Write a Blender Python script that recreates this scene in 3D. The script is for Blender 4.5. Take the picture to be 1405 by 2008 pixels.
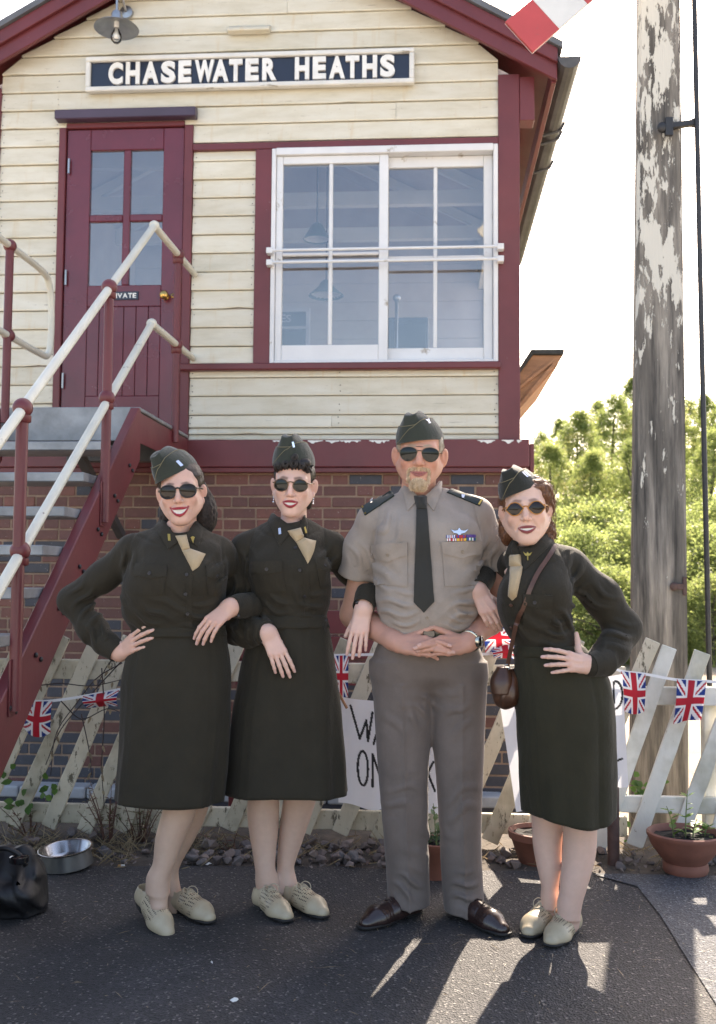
import bpy, bmesh, math, random
import numpy as np
from mathutils import Vector, Matrix, Euler, noise as mnoise
from mathutils.bvhtree import BVHTree

for o in list(bpy.data.objects):
    bpy.data.objects.remove(o, do_unlink=True)
SC = bpy.context.scene
COL = SC.collection
R = math.radians
random.seed(7)
RNG = np.random.default_rng(7)

# ------------------------------------------------------------------ camera
IW, IH, FPX = 1405.0, 2008.0, 2000.0
CAM_H, PITCH, ROLL = 1.24, R(3.6), R(0.42)
cam_d = bpy.data.cameras.new('camera')
cam = bpy.data.objects.new('camera', cam_d)
COL.objects.link(cam)
cam_d.sensor_fit = 'VERTICAL'
cam_d.sensor_height = 24.0
cam_d.lens = 24.0 * FPX / IH
cam_d.clip_start = 0.05
cam_d.clip_end = 2000.0
cam_d.dof.use_dof = True
cam_d.dof.focus_distance = 3.9
cam_d.dof.aperture_fstop = 2.8
CAM_M = Matrix.Translation((0, 0, CAM_H)) @ Matrix.Rotation(R(90) + PITCH, 4, 'X') @ Matrix.Rotation(ROLL, 4, 'Z')
cam.matrix_world = CAM_M
SC.camera = cam
CAM_R = CAM_M.to_3x3()

# ------------------------------------------------------------------ light
SUN_AZ, SUN_EL = R(17.5), R(39.0)          # azimuth measured from +Y towards +X
sky_w = bpy.data.worlds.new('World')
SC.world = sky_w
sky_w.use_nodes = True
_nt = sky_w.node_tree
_bg = _nt.nodes['Background']
_sky = _nt.nodes.new('ShaderNodeTexSky')
_sky.sky_type = 'NISHITA'
_sky.sun_disc = False
_sky.sun_elevation = SUN_EL
_sky.sun_rotation = SUN_AZ
_sky.air_density = 1.0
_sky.dust_density = 3.0
_sky.ozone_density = 1.0
_nt.links.new(_sky.outputs[0], _bg.inputs['Color'])
_bg.inputs['Strength'].default_value = 0.15
sun_d = bpy.data.lights.new('sun', 'SUN')
sun_d.energy = 5.0
sun_d.angle = R(0.53)
sun_d.color = (1.0, 0.93, 0.82)
sun = bpy.data.objects.new('sun', sun_d)
COL.objects.link(sun)
SUN_DIR = Vector((math.sin(SUN_AZ) * math.cos(SUN_EL), math.cos(SUN_AZ) * math.cos(SUN_EL), math.sin(SUN_EL)))
sun.rotation_euler = SUN_DIR.to_track_quat('Z', 'Y').to_euler()
sun.location = (3, 8, 12)
SC.view_settings.view_transform = 'Standard'
SC.view_settings.look = 'None'
SC.view_settings.gamma = 1.0
SC.view_settings.exposure = 1.85
SC.view_settings.use_white_balance = True      # camera balanced for open shade
SC.view_settings.white_balance_temperature = 7300
SC.view_settings.white_balance_tint = 14
SC.view_settings.use_curve_mapping = False

# ------------------------------------------------------------------ pixel to place
def ray(px, py):
    v = Vector(((px - IW / 2) / FPX, (IH / 2 - py) / FPX, -1.0))
    return CAM_R @ v

def P(px, py, d):
    """point of the place seen at photograph pixel (px, py), d metres in front (world y = d)"""
    r = ray(px, py)
    return Vector((0, 0, CAM_H)) + r * (d / r.y)

def G(px, py, z=0.0):
    """ground point seen at a pixel"""
    r = ray(px, py)
    return Vector((0, 0, CAM_H)) + r * ((z - CAM_H) / r.z)

# ------------------------------------------------------------------ materials
MATS = {}
def new_mat(name):
    m = bpy.data.materials.new(name)
    m.use_nodes = True
    MATS[name] = m
    return m, m.node_tree.nodes, m.node_tree.links, m.node_tree.nodes['Principled BSDF']

def N(nodes, kind, **kw):
    n = nodes.new(kind)
    for k, v in kw.items():
        setattr(n, k, v)
    return n

def ramp(nodes, stops, interp='LINEAR'):
    r = nodes.new('ShaderNodeValToRGB')
    r.color_ramp.interpolation = interp
    el = r.color_ramp.elements
    while len(el) < len(stops):
        el.new(0.5)
    for e, (p, c) in zip(el, stops):
        e.position = p
        e.color = (c[0], c[1], c[2], 1) if len(c) == 3 else c
    return r

def noise_node(nodes, links, coord, scale, detail=4, rough=0.55, stretch=None, dist=0.0):
    n = nodes.new('ShaderNodeTexNoise')
    n.inputs['Scale'].default_value = scale
    n.inputs['Detail'].default_value = detail
    n.inputs['Roughness'].default_value = rough
    n.inputs['Distortion'].default_value = dist
    if stretch:
        mp = nodes.new('ShaderNodeMapping')
        mp.inputs['Scale'].default_value = stretch
        links.new(coord, mp.inputs['Vector'])
        links.new(mp.outputs[0], n.inputs['Vector'])
    else:
        links.new(coord, n.inputs['Vector'])
    return n

def simple(name, col, rough=0.6, var=0.12, scale=6.0, bump=0.0, bscale=60.0, metal=0.0, spec=0.5, sheen=0.0,
           stretch=None, rand=0.0, wear=None, wear_amt=0.5, wear_scale=8.0, wear_stretch=None, coat=0.0, emis=None):
    """painted or woven surface: base colour with soft variation, fine relief and optional patches of wear"""
    m, nd, ln, b = new_mat(name)
    tc = nd.new('ShaderNodeTexCoord')
    co = tc.outputs['Object']
    n1 = noise_node(nd, ln, co, scale, 5, 0.6, stretch)
    lo = tuple(max(0, c * (1 - var)) for c in col)
    hi = tuple(min(1, c * (1 + var)) for c in col)
    r1 = ramp(nd, [(0.3, lo), (0.7, hi)])
    ln.new(n1.outputs['Fac'], r1.inputs['Fac'])
    out = r1.outputs['Color']
    if rand > 0:
        oi = nd.new('ShaderNodeObjectInfo')
        hv = nd.new('ShaderNodeHueSaturation')
        mr = nd.new('ShaderNodeMapRange')
        mr.inputs['To Min'].default_value = 1 - rand
        mr.inputs['To Max'].default_value = 1 + rand
        ln.new(oi.outputs['Random'], mr.inputs['Value'])
        ln.new(mr.outputs[0], hv.inputs['Value'])
        ln.new(out, hv.inputs['Color'])
        out = hv.outputs['Color']
    if wear is not None:
        n2 = noise_node(nd, ln, co, wear_scale, 8, 0.65, wear_stretch)
        r2 = ramp(nd, [(wear_amt, (0, 0, 0)), (min(1, wear_amt + 0.06), (1, 1, 1))])
        ln.new(n2.outputs['Fac'], r2.inputs['Fac'])
        mx = nd.new('ShaderNodeMixRGB')
        mx.inputs['Color2'].default_value = (*wear, 1)
        ln.new(r2.outputs['Color'], mx.inputs['Fac'])
        ln.new(out, mx.inputs['Color1'])
        out = mx.outputs['Color']
    ln.new(out, b.inputs['Base Color'])
    b.inputs['Roughness'].default_value = rough
    b.inputs['Metallic'].default_value = metal
    b.inputs['Specular IOR Level'].default_value = spec
    if sheen > 0:
        b.inputs['Sheen Weight'].default_value = sheen
        b.inputs['Sheen Roughness'].default_value = 0.5
    if coat > 0:
        b.inputs['Coat Weight'].default_value = coat
        b.inputs['Coat Roughness'].default_value = 0.15
    if bump > 0:
        n3 = noise_node(nd, ln, co, bscale, 4, 0.6, stretch)
        bp = nd.new('ShaderNodeBump')
        bp.inputs['Strength'].default_value = bump
        bp.inputs['Distance'].default_value = 0.004
        ln.new(n3.outputs['Fac'], bp.inputs['Height'])
        ln.new(bp.outputs[0], b.inputs['Normal'])
    return m

def attr_mat(name, rough=0.6, attr='Col', var=0.06, scale=40, bump=0.0, bscale=300, sheen=0.0, spec=0.4, sss=0.0, trans=0.0, mottle=None):
    """colour printed or grown on the surface, stored per vertex"""
    m, nd, ln, b = new_mat(name)
    at = nd.new('ShaderNodeAttribute')
    at.attribute_name = attr
    tc = nd.new('ShaderNodeTexCoord')
    n1 = noise_node(nd, ln, tc.outputs['Object'], scale, 4)
    mr = nd.new('ShaderNodeMapRange')
    mr.inputs['To Min'].default_value = 1 - var
    mr.inputs['To Max'].default_value = 1 + var
    ln.new(n1.outputs['Fac'], mr.inputs['Value'])
    hv = nd.new('ShaderNodeHueSaturation')
    ln.new(mr.outputs[0], hv.inputs['Value'])
    ln.new(at.outputs['Color'], hv.inputs['Color'])
    ln.new(hv.outputs['Color'], b.inputs['Base Color'])
    b.inputs['Roughness'].default_value = rough
    b.inputs['Specular IOR Level'].default_value = spec
    if sheen:
        b.inputs['Sheen Weight'].default_value = sheen
    if sss:
        b.inputs['Subsurface Weight'].default_value = sss
        b.inputs['Subsurface Radius'].default_value = (1.0, 0.35, 0.2)
        b.inputs['Subsurface Scale'].default_value = 0.012
    if bump:
        n3 = noise_node(nd, ln, tc.outputs['Object'], bscale, 3)
        bp = nd.new('ShaderNodeBump')
        bp.inputs['Strength'].default_value = bump
        bp.inputs['Distance'].default_value = 0.002
        ln.new(n3.outputs['Fac'], bp.inputs['Height'])
        ln.new(bp.outputs[0], b.inputs['Normal'])
    if trans > 0:
        tr = nd.new('ShaderNodeBsdfTranslucent')
        ln.new(hv.outputs['Color'], tr.inputs['Color'])
        mx = nd.new('ShaderNodeMixShader')
        mx.inputs['Fac'].default_value = trans
        ln.new(b.outputs[0], mx.inputs[1])
        ln.new(tr.outputs[0], mx.inputs[2])
        ln.new(mx.outputs[0], nd['Material Output'].inputs['Surface'])
    return m

# ------------------------------------------------------------------ objects and tags
def tag(o, label=None, cat=None, group=None, kind=None):
    if label: o['label'] = label
    if cat: o['category'] = cat
    if group: o['group'] = group
    if kind: o['kind'] = kind
    return o

def empty(name, loc=(0, 0, 0), parent=None, mat=None):
    o = bpy.data.objects.new(name, None)
    o.empty_display_size = 0.1
    COL.objects.link(o)
    if mat is not None:
        o.matrix_world = mat
    else:
        o.location = loc
    if parent:
        o.parent = parent
    return o

class MB:
    """collects shapes; build() links them as one mesh object"""
    def __init__(self, off=(0, 0, 0)):
        self.v, self.f, self.c = [], [], []
        self.off = Vector(off)
    def add(self, vs, fs):
        b = len(self.v)
        self.v += [Vector(p) for p in vs]
        self.f += [tuple(b + i for i in f) for f in fs]
    def box(self, lo, hi, M=None):
        x0, y0, z0 = lo; x1, y1, z1 = hi
        vs = [Vector(p) for p in ((x0,y0,z0),(x1,y0,z0),(x1,y1,z0),(x0,y1,z0),(x0,y0,z1),(x1,y0,z1),(x1,y1,z1),(x0,y1,z1))]
        if M is not None:
            vs = [M @ p for p in vs]
        self.add(vs, [(0,3,2,1),(4,5,6,7),(0,1,5,4),(1,2,6,5),(2,3,7,6),(3,0,4,7)])
    def bar(self, a, b, w, h, up=(0, 0, 1)):
        a, b = Vector(a), Vector(b)
        d = (b - a); L = d.length; d.normalize()
        s = d.cross(Vector(up)).normalized(); u = s.cross(d)
        M = Matrix((s, d, u)).transposed().to_4x4(); M.translation = a
        self.box((-w/2, 0, -h/2), (w/2, L, h/2), M)
    def prism(self, pts, vec):
        """outline of 3D points swept along vec"""
        n = len(pts); vec = Vector(vec)
        a = [Vector(p) for p in pts]; b = [p + vec for p in a]
        self.add(a + b, [tuple(range(n - 1, -1, -1)), tuple(range(n, 2 * n))] +
                 [(i, (i + 1) % n, n + (i + 1) % n, n + i) for i in range(n)])
    def tube(self, pts, r, seg=10, caps=True, closed=False):
        pts = [Vector(p) for p in pts]; n = len(pts)
        rs = r if hasattr(r, '__len__') else [r] * n
        tang = []
        for i in range(n):
            if closed:
                t = pts[(i + 1) % n] - pts[i - 1]
            else:
                t = pts[min(i + 1, n - 1)] - pts[max(i - 1, 0)]
            tang.append(t.normalized() if t.length > 1e-9 else Vector((0, 0, 1)))
        ref = Vector((0, 0, 1)) if abs(tang[0].z) < 0.9 else Vector((1, 0, 0))
        nrm = tang[0].cross(ref).normalized()
        vs = []
        for i in range(n):
            t = tang[i]
            nrm = (nrm - t * nrm.dot(t)).normalized()
            bi = t.cross(nrm)
            for k in range(seg):
                a = 2 * math.pi * k / seg
                vs.append(pts[i] + (nrm * math.cos(a) + bi * math.sin(a)) * rs[i])
        fs = []
        m = n if closed else n - 1
        for i in range(m):
            j = (i + 1) % n
            for k in range(seg):
                k2 = (k + 1) % seg
                fs.append((i*seg+k, i*seg+k2, j*seg+k2, j*seg+k))
        if caps and not closed:
            fs.append(tuple(range(seg - 1, -1, -1)))
            fs.append(tuple((n-1)*seg + k for k in range(seg)))
        self.add(vs, fs)
    def lathe(self, prof, seg=24, M=None, axis='Z'):
        vs = []
        for r_, z in prof:
            for k in range(seg):
                a = 2 * math.pi * k / seg
                p = Vector((r_ * math.cos(a), r_ * math.sin(a), z))
                vs.append(M @ p if M is not None else p)
        fs = []
        for i in range(len(prof) - 1):
            for k in range(seg):
                k2 = (k + 1) % seg
                fs.append((i*seg+k, i*seg+k2, (i+1)*seg+k2, (i+1)*seg+k))
        self.add(vs, fs)
    def ball(self, c, r, seg=14, rings=9, M=None):
        c = Vector(c)
        prof = [(max(1e-4, math.sin(math.pi*i/rings)) , -math.cos(math.pi*i/rings)) for i in range(rings+1)]
        T = Matrix.Translation(c) @ (M.to_4x4() if M is not None else Matrix.Identity(4)) @ Matrix.Diagonal((*(r if hasattr(r,'__len__') else (r,r,r)), 1))
        self.lathe(prof, seg, T)
    def grid(self, pts, nu, nv, wrapu=False):
        """pts row-major, nv rows of nu points"""
        fs = []
        for j in range(nv - 1):
            for i in range(nu if wrapu else nu - 1):
                i2 = (i + 1) % nu
                fs.append((j*nu+i, j*nu+i2, (j+1)*nu+i2, (j+1)*nu+i))
        self.add(pts, fs)
    def build(self, name, mat, parent=None, smooth=False, bevel=0.0, seg=1, auto=None):
        me = bpy.data.meshes.new(name)
        off = self.off
        me.from_pydata([tuple(p - off) for p in self.v], [], self.f)
        bm = bmesh.new(); bm.from_mesh(me)
        bmesh.ops.recalc_face_normals(bm, faces=bm.faces)
        if bevel > 0:
            es = [e for e in bm.edges if len(e.link_faces) == 2 and e.calc_face_angle(0) > 0.5]
            bmesh.ops.bevel(bm, geom=es, offset=bevel, segments=seg, affect='EDGES', profile=0.6, clamp_overlap=True)
        bm.to_mesh(me); bm.free()
        if smooth:
            me.polygons.foreach_set('use_smooth', [True] * len(me.polygons))
            if auto is not None:
                me.set_sharp_from_angle(angle=R(auto))
        return link(name, me, mat, parent)

def link(name, me, mat, parent=None):
    o = bpy.data.objects.new(name, me)
    COL.objects.link(o)
    if mat is not None:
        mm = MATS[mat] if isinstance(mat, str) else mat
        if len(me.materials) == 0:
            me.materials.append(mm)
    if parent:
        o.parent = parent
    return o

def mesh_np(name, V, F, mat, parent=None, smooth=True, col=None, off=(0, 0, 0), uv=None):
    me = bpy.data.meshes.new(name)
    V = np.asarray(V, dtype=np.float64) - np.array(off)[None, :]
    me.from_pydata(V.tolist(), [], F.tolist() if hasattr(F, 'tolist') else F)
    if smooth:
        me.polygons.foreach_set('use_smooth', np.ones(len(me.polygons), dtype=bool))
    if col is not None:
        a = me.color_attributes.new('Col', 'FLOAT_COLOR', 'POINT')
        c4 = np.ones((len(V), 4), dtype=np.float32)
        c4[:, :3] = col
        a.data.foreach_set('color', c4.ravel())
    return link(name, me, mat, parent)

def smoothstep(a, b, x):
    t = np.clip((x - a) / (b - a), 0, 1)
    return t * t * (3 - 2 * t)

def cat_rom(ctrl, n):
    """smooth curve through control points"""
    c = np.array([tuple(p) for p in ctrl], dtype=float)
    c = np.vstack([2*c[0]-c[1], c, 2*c[-1]-c[-2]])
    out = []
    m = len(c) - 3
    for k in range(n):
        t = k / (n - 1) * m
        i = min(int(t), m - 1); u = t - i
        p0, p1, p2, p3 = c[i], c[i+1], c[i+2], c[i+3]
        out.append(0.5*((2*p1)+(-p0+p2)*u+(2*p0-5*p1+4*p2-p3)*u*u+(-p0+3*p1-3*p2+p3)*u**3))
    return np.array(out)

# ================================================================== MATERIALS OF THE SIGNAL BOX
def siding_mat():
    m, nd, ln, b = new_mat('cream_board_paint')
    tc = nd.new('ShaderNodeTexCoord'); co = tc.outputs['Object']
    oi = nd.new('ShaderNodeObjectInfo')
    off = nd.new('ShaderNodeVectorMath'); off.operation = 'ADD'
    mulr = nd.new('ShaderNodeMath'); mulr.operation = 'MULTIPLY'; mulr.inputs[1].default_value = 37.0
    ln.new(oi.outputs['Random'], mulr.inputs[0])
    ln.new(co, off.inputs[0]); ln.new(mulr.outputs[0], off.inputs[1])
    v = off.outputs[0]
    n1 = noise_node(nd, ln, v, 3.0, 6, 0.65, (1.0, 1.0, 4.0))
    base = ramp(nd, [(0.28, (0.52, 0.47, 0.35)), (0.5, (0.61, 0.565, 0.45)), (0.75, (0.665, 0.635, 0.535))])
    ln.new(n1.outputs['Fac'], base.inputs['Fac'])
    # ochre weeping stains running down
    n2 = noise_node(nd, ln, v, 5.0, 5, 0.6, (3.2, 1.0, 0.35))
    r2 = ramp(nd, [(0.60, (0, 0, 0)), (0.80, (0.5, 0.5, 0.5))])
    ln.new(n2.outputs['Fac'], r2.inputs['Fac'])
    mx = nd.new('ShaderNodeMixRGB'); mx.inputs['Color2'].default_value = (0.52, 0.34, 0.13, 1)
    ln.new(r2.outputs['Color'], mx.inputs['Fac']); ln.new(base.outputs['Color'], mx.inputs['Color1'])
    # thin horizontal cracks and flaked paint showing grey wood
    n3 = noise_node(nd, ln, v, 9.0, 8, 0.7, (0.35, 1.0, 6.0))
    r3 = ramp(nd, [(0.655, (0, 0, 0)), (0.68, (1, 1, 1))])
    ln.new(n3.outputs['Fac'], r3.inputs['Fac'])
    mx2 = nd.new('ShaderNodeMixRGB'); mx2.inputs['Color2'].default_value = (0.30, 0.26, 0.19, 1)
    ln.new(r3.outputs['Color'], mx2.inputs['Fac']); ln.new(mx.outputs['Color'], mx2.inputs['Color1'])
    # fine dark specks
    n4 = noise_node(nd, ln, v, 95.0, 2, 0.5)
    r4 = ramp(nd, [(0.72, (0, 0, 0)), (0.76, (0.7, 0.7, 0.7))])
    ln.new(n4.outputs['Fac'], r4.inputs['Fac'])
    mx3 = nd.new('ShaderNodeMixRGB'); mx3.inputs['Color2'].default_value = (0.22, 0.17, 0.11, 1)
    ln.new(r4.outputs['Color'], mx3.inputs['Fac']); ln.new(mx2.outputs['Color'], mx3.inputs['Color1'])
    hv = nd.new('ShaderNodeHueSaturation')
    mr = nd.new('ShaderNodeMapRange'); mr.inputs['To Min'].default_value = 0.93; mr.inputs['To Max'].default_value = 1.05
    ln.new(oi.outputs['Random'], mr.inputs['Value']); ln.new(mr.outputs[0], hv.inputs['Value'])
    ln.new(mx3.outputs['Color'], hv.inputs['Color'])
    ln.new(hv.outputs['Color'], b.inputs['Base Color'])
    b.inputs['Roughness'].default_value = 0.45
    bp = nd.new('ShaderNodeBump'); bp.inputs['Strength'].default_value = 0.5; bp.inputs['Distance'].default_value = 0.004
    ln.new(n3.outputs['Fac'], bp.inputs['Height']); ln.new(bp.outputs[0], b.inputs['Normal'])
siding_mat()

def maroon_mat(name, col, rough, chip):
    m, nd, ln, b = new_mat(name)
    tc = nd.new('ShaderNodeTexCoord'); co = tc.outputs['Object']
    n1 = noise_node(nd, ln, co, 2.2, 5, 0.6)
    base = ramp(nd, [(0.3, tuple(c * 0.82 for c in col)), (0.7, tuple(c * 1.2 for c in col))])
    ln.new(n1.outputs['Fac'], base.inputs['Fac'])
    n2 = noise_node(nd, ln, co, 16.0, 10, 0.72, (0.6, 1, 2.2))
    r2 = ramp(nd, [(chip, (0, 0, 0)), (chip + 0.02, (1, 1, 1))])
    ln.new(n2.outputs['Fac'], r2.inputs['Fac'])
    mx = nd.new('ShaderNodeMixRGB'); mx.inputs['Color2'].default_value = (0.42, 0.38, 0.34, 1)
    ln.new(r2.outputs['Color'], mx.inputs['Fac']); ln.new(base.outputs['Color'], mx.inputs['Color1'])
    ln.new(mx.outputs['Color'], b.inputs['Base Color'])
    n3 = noise_node(nd, ln, co, 5, 4)
    rr = nd.new('ShaderNodeMapRange'); rr.inputs['To Min'].default_value = rough - 0.08; rr.inputs['To Max'].default_value = rough + 0.14
    ln.new(n3.outputs['Fac'], rr.inputs['Value']); ln.new(rr.outputs[0], b.inputs['Roughness'])
    n4 = noise_node(nd, ln, co, 40, 5, 0.6, (1, 1, 0.25))
    bp = nd.new('ShaderNodeBump'); bp.inputs['Strength'].default_value = 0.22; bp.inputs['Distance'].default_value = 0.003
    ln.new(n4.outputs['Fac'], bp.inputs['Height']); ln.new(bp.outputs[0], b.inputs['Normal'])
maroon_mat('maroon_paint', (0.120, 0.021, 0.025), 0.42, 0.70)
maroon_mat('door_paint', (0.115, 0.017, 0.027), 0.22, 0.80)
maroon_mat('hood_paint', (0.050, 0.030, 0.055), 0.35, 0.80)
simple('white_frame_paint', (0.64, 0.645, 0.65), 0.45, 0.06, 4, 0.3, 40, wear=(0.33, 0.29, 0.24), wear_amt=0.63, wear_scale=7, wear_stretch=(1, 1, 1))
simple('sign_frame_paint', (0.62, 0.61, 0.57), 0.55, 0.10, 5, 0.3, 50, wear=(0.25, 0.22, 0.17), wear_amt=0.62, wear_scale=10, wear_stretch=(0.5, 1, 2.5))
simple('navy_enamel', (0.012, 0.017, 0.034), 0.3, 0.2, 4, 0.1, 30)
simple('letter_white', (0.70, 0.69, 0.65), 0.5, 0.07, 12, 0.3, 60, wear=(0.42, 0.36, 0.28), wear_amt=0.66, wear_scale=22)
simple('grey_slate', (0.10, 0.105, 0.115), 0.6, 0.25, 5, 0.4, 30)
simple('galvanised_steel', (0.23, 0.245, 0.26), 0.45, 0.30, 7, 0.25, 50, metal=0.35)
simple('cream_pipe_paint', (0.56, 0.545, 0.46), 0.4, 0.08, 6, 0.15, 60, wear=(0.17, 0.14, 0.10), wear_amt=0.645, wear_scale=13)
simple('lamp_steel', (0.33, 0.34, 0.35), 0.32, 0.15, 12, metal=0.85)
simple('brass', (0.55, 0.36, 0.12), 0.25, 0.1, 12, metal=1.0)
simple('black_iron', (0.018, 0.018, 0.020), 0.5, 0.3, 20, 0.3, 60)
simple('gutter_metal', (0.055, 0.055, 0.058), 0.5, 0.3, 8, 0.2, 40)
simple('weathered_plywood', (0.34, 0.17, 0.085), 0.7, 0.25, 5, 0.3, 30, stretch=(1, 1, 4))
simple('roof_felt', (0.035, 0.036, 0.034), 0.9, 0.4, 14, 0.6, 60)
simple('inner_boards', (0.56, 0.52, 0.54), 0.6, 0.1, 3, 0.1, 20)
simple('inner_dark', (0.045, 0.06, 0.075), 0.4, 0.15, 5)
simple('inner_green', (0.04, 0.10, 0.09), 0.35, 0.15, 5)
simple('enamel_white', (0.75, 0.75, 0.73), 0.3, 0.05, 5)
simple('mortar', (0.27, 0.185, 0.13), 0.9, 0.25, 12, 0.6, 120)
simple('stone_coping', (0.34, 0.35, 0.36), 0.7, 0.2, 6, 0.4, 50)

def brick_mat(name, cols):
    m, nd, ln, b = new_mat(name)
    oi = nd.new('ShaderNodeObjectInfo')
    rc = ramp(nd, [(i / max(1, len(cols) - 1), c) for i, c in enumerate(cols)])
    ln.new(oi.outputs['Random'], rc.inputs['Fac'])
    tc = nd.new('ShaderNodeTexCoord')
    ge = nd.new('ShaderNodeNewGeometry')
    n1 = noise_node(nd, ln, ge.outputs['Position'], 26, 6, 0.65)
    mr = nd.new('ShaderNodeMapRange'); mr.inputs['To Min'].default_value = 0.6; mr.inputs['To Max'].default_value = 1.35
    ln.new(n1.outputs['Fac'], mr.inputs['Value'])
    hv = nd.new('ShaderNodeHueSaturation'); ln.new(mr.outputs[0], hv.inputs['Value']); ln.new(rc.outputs['Color'], hv.inputs['Color'])
    n2 = noise_node(nd, ln, ge.outputs['Position'], 70, 2, 0.5)
    r2 = ramp(nd, [(0.71, (0, 0, 0)), (0.74, (0.55, 0.55, 0.55))]); ln.new(n2.outputs['Fac'], r2.inputs['Fac'])
    mx = nd.new('ShaderNodeMixRGB'); mx.inputs['Color2'].default_value = (0.45, 0.40, 0.36, 1)
    ln.new(r2.outputs['Color'], mx.inputs['Fac']); ln.new(hv.outputs['Color'], mx.inputs['Color1'])
    ln.new(mx.outputs['Color'], b.inputs['Base Color'])
    b.inputs['Roughness'].default_value = 0.6
    bp = nd.new('ShaderNodeBump'); bp.inputs['Strength'].default_value = 0.5; bp.inputs['Distance'].default_value = 0.004
    ln.new(n1.outputs['Fac'], bp.inputs['Height']); ln.new(bp.outputs[0], b.inputs['Normal'])
brick_mat('red_brick', [(0.105, 0.040, 0.031), (0.165, 0.060, 0.044), (0.110, 0.046, 0.038), (0.185, 0.066, 0.046), (0.125, 0.052, 0.047)])
brick_mat('blue_brick', [(0.032, 0.035, 0.048), (0.05, 0.05, 0.06), (0.040, 0.042, 0.056)])

def glass_mat(name, tint, refl):
    m, nd, ln, b = new_mat(name)
    out = nd['Material Output']
    tr = nd.new('ShaderNodeBsdfTransparent'); tr.inputs['Color'].default_value = (*tint, 1)
    gl = nd.new('ShaderNodeBsdfGlossy'); gl.inputs['Roughness'].default_value = 0.03
    tc = nd.new('ShaderNodeTexCoord')
    n = noise_node(nd, ln, tc.outputs['Object'], 2.2, 2)
    bp = nd.new('ShaderNodeBump'); bp.inputs['Strength'].default_value = 0.12; bp.inputs['Distance'].default_value = 0.02
    ln.new(n.outputs['Fac'], bp.inputs['Height']); ln.new(bp.outputs[0], gl.inputs['Normal'])
    fr = nd.new('ShaderNodeFresnel'); fr.inputs['IOR'].default_value = 1.5
    ad = nd.new('ShaderNodeMath'); ad.operation = 'ADD'; ad.inputs[1].default_value = refl; ad.use_clamp = True
    ln.new(fr.outputs[0], ad.inputs[0])
    mx = nd.new('ShaderNodeMixShader'); ln.new(ad.outputs[0], mx.inputs['Fac'])
    ln.new(tr.outputs[0], mx.inputs[1]); ln.new(gl.outputs[0], mx.inputs[2])
    ln.new(mx.outputs[0], out.inputs['Surface'])
glass_mat('window_glass', (0.86, 0.88, 0.90), 0.07)
glass_mat('bulb_glass', (0.95, 0.95, 0.95), 0.06)

# ================================================================== THE SIGNAL BOX
TH = R(4.1)
BX = Vector((math.cos(TH), -math.sin(TH), 0)); BY = Vector((math.sin(TH), math.cos(TH), 0))
_q = P(375, 858, 6.85)
_o = Vector((0, 0, CAM_H))
def _hit(px, py, axis, val):
    r = ray(px, py); t = (val - (_o - _q).dot(axis)) / r.dot(axis)
    return _o + r * t
_cu = (_hit(1020, 860, BY, 0) - _q).dot(BX)
CORNER = _q + BX * _cu; CORNER.z = 0
BM = Matrix((BX, BY, Vector((0, 0, 1)))).transposed().to_4x4(); BM.translation = CORNER
def W(px, py, v=0.0):
    """photograph pixel to (u, z) on the plane v metres behind the front wall"""
    p = _hit(px, py, BY, v); return ((p - CORNER).dot(BX), p.z)
def SU(px, py, u):
    """photograph pixel to (v, z) on the upright plane u"""
    p = _hit(px, py, BX, u + _cu); return ((p - CORNER).dot(BY), p.z)
def WR(x0, y0, x1, y1, v=0.0):
    a = W(x0, y0, v); b = W(x1, y1, v); return a[0], b[0], b[1], a[1]      # u0,u1,z0,z1

box_root = empty('signal_box', mat=BM)
tag(box_root, 'cream boarded signal box with maroon trim on a brick base', 'signal box')
UL = -3.72
def bpart(name, mat, lo, hi, parent=None, bevel=0.003):
    m = MB(); m.box(lo, hi); return m.build(name, mat, parent or box_root, bevel=bevel)

# brick base --------------------------------------------------------
mort = MB(); mort.box((UL, 0.005, -0.6), (0, 0.25, 1.93)); mort.box((-0.25, 0.25, -0.6), (-0.005, 4.0, 1.93))
mort_o = mort.build('brick_wall', 'mortar', box_root)
def brick_mesh(name, L, mat):
    m = MB(); m.box((0.005, 0.0, 0.0), (L - 0.005, 0.1, 0.064)); o = m.build(name, mat, None, bevel=0.004)
    me = o.data; bpy.data.objects.remove(o); return me
BRK = {(k, c): brick_mesh('brick', L, c) for k, L in (('s', 0.225), ('h', 0.1125)) for c in ('red_brick', 'blue_brick')}
course = 0.0755
rb = random.Random(3)
low_blue, low_red = MB(), MB()
for k in range(31):
    z = 1.925 - (k + 1) * course
    kind = 'h' if k in (4, 9, 14, 19) else 's'
    x = UL - (0.06 if k % 2 else 0.0) - (0.056 if kind == 'h' else 0)
    while x < -0.02:
        kk = kind
        if kind == 's' and rb.random() < 0.22: kk = 'h'
        L = 0.225 if kk == 's' else 0.1125
        a, bb = max(x, UL), min(x + L, 0.0)
        if bb - a > 0.03:
            near_corner = x > -0.42
            blue = rb.random() < (0.88 if z < 0.62 else (0.55 if near_corner else 0.17))
            c = 'blue_brick' if blue else 'red_brick'
            dv = rb.uniform(-0.002, 0.003)
            if k < 13 and bb - a > L - 0.002:
                o = bpy.data.objects.new('brick', BRK[(kk, c)]); COL.objects.link(o); o.parent = mort_o
                o.location = (x, dv, z + rb.uniform(-0.0015, 0.0015)); o.rotation_euler = (0, rb.uniform(-0.004, 0.004), 0)
            else:
                (low_blue if blue else low_red).box((a + 0.005, dv, z), (bb - 0.005, 0.1, z + 0.064))
        x += L
for mb_, mt, nm in ((low_blue, 'blue_brick', 'blue_bricks'), (low_red, 'red_brick', 'red_bricks')):
    o = mb_.build(nm, mt, mort_o, bevel=0.004); tag(o, kind='stuff')
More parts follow.
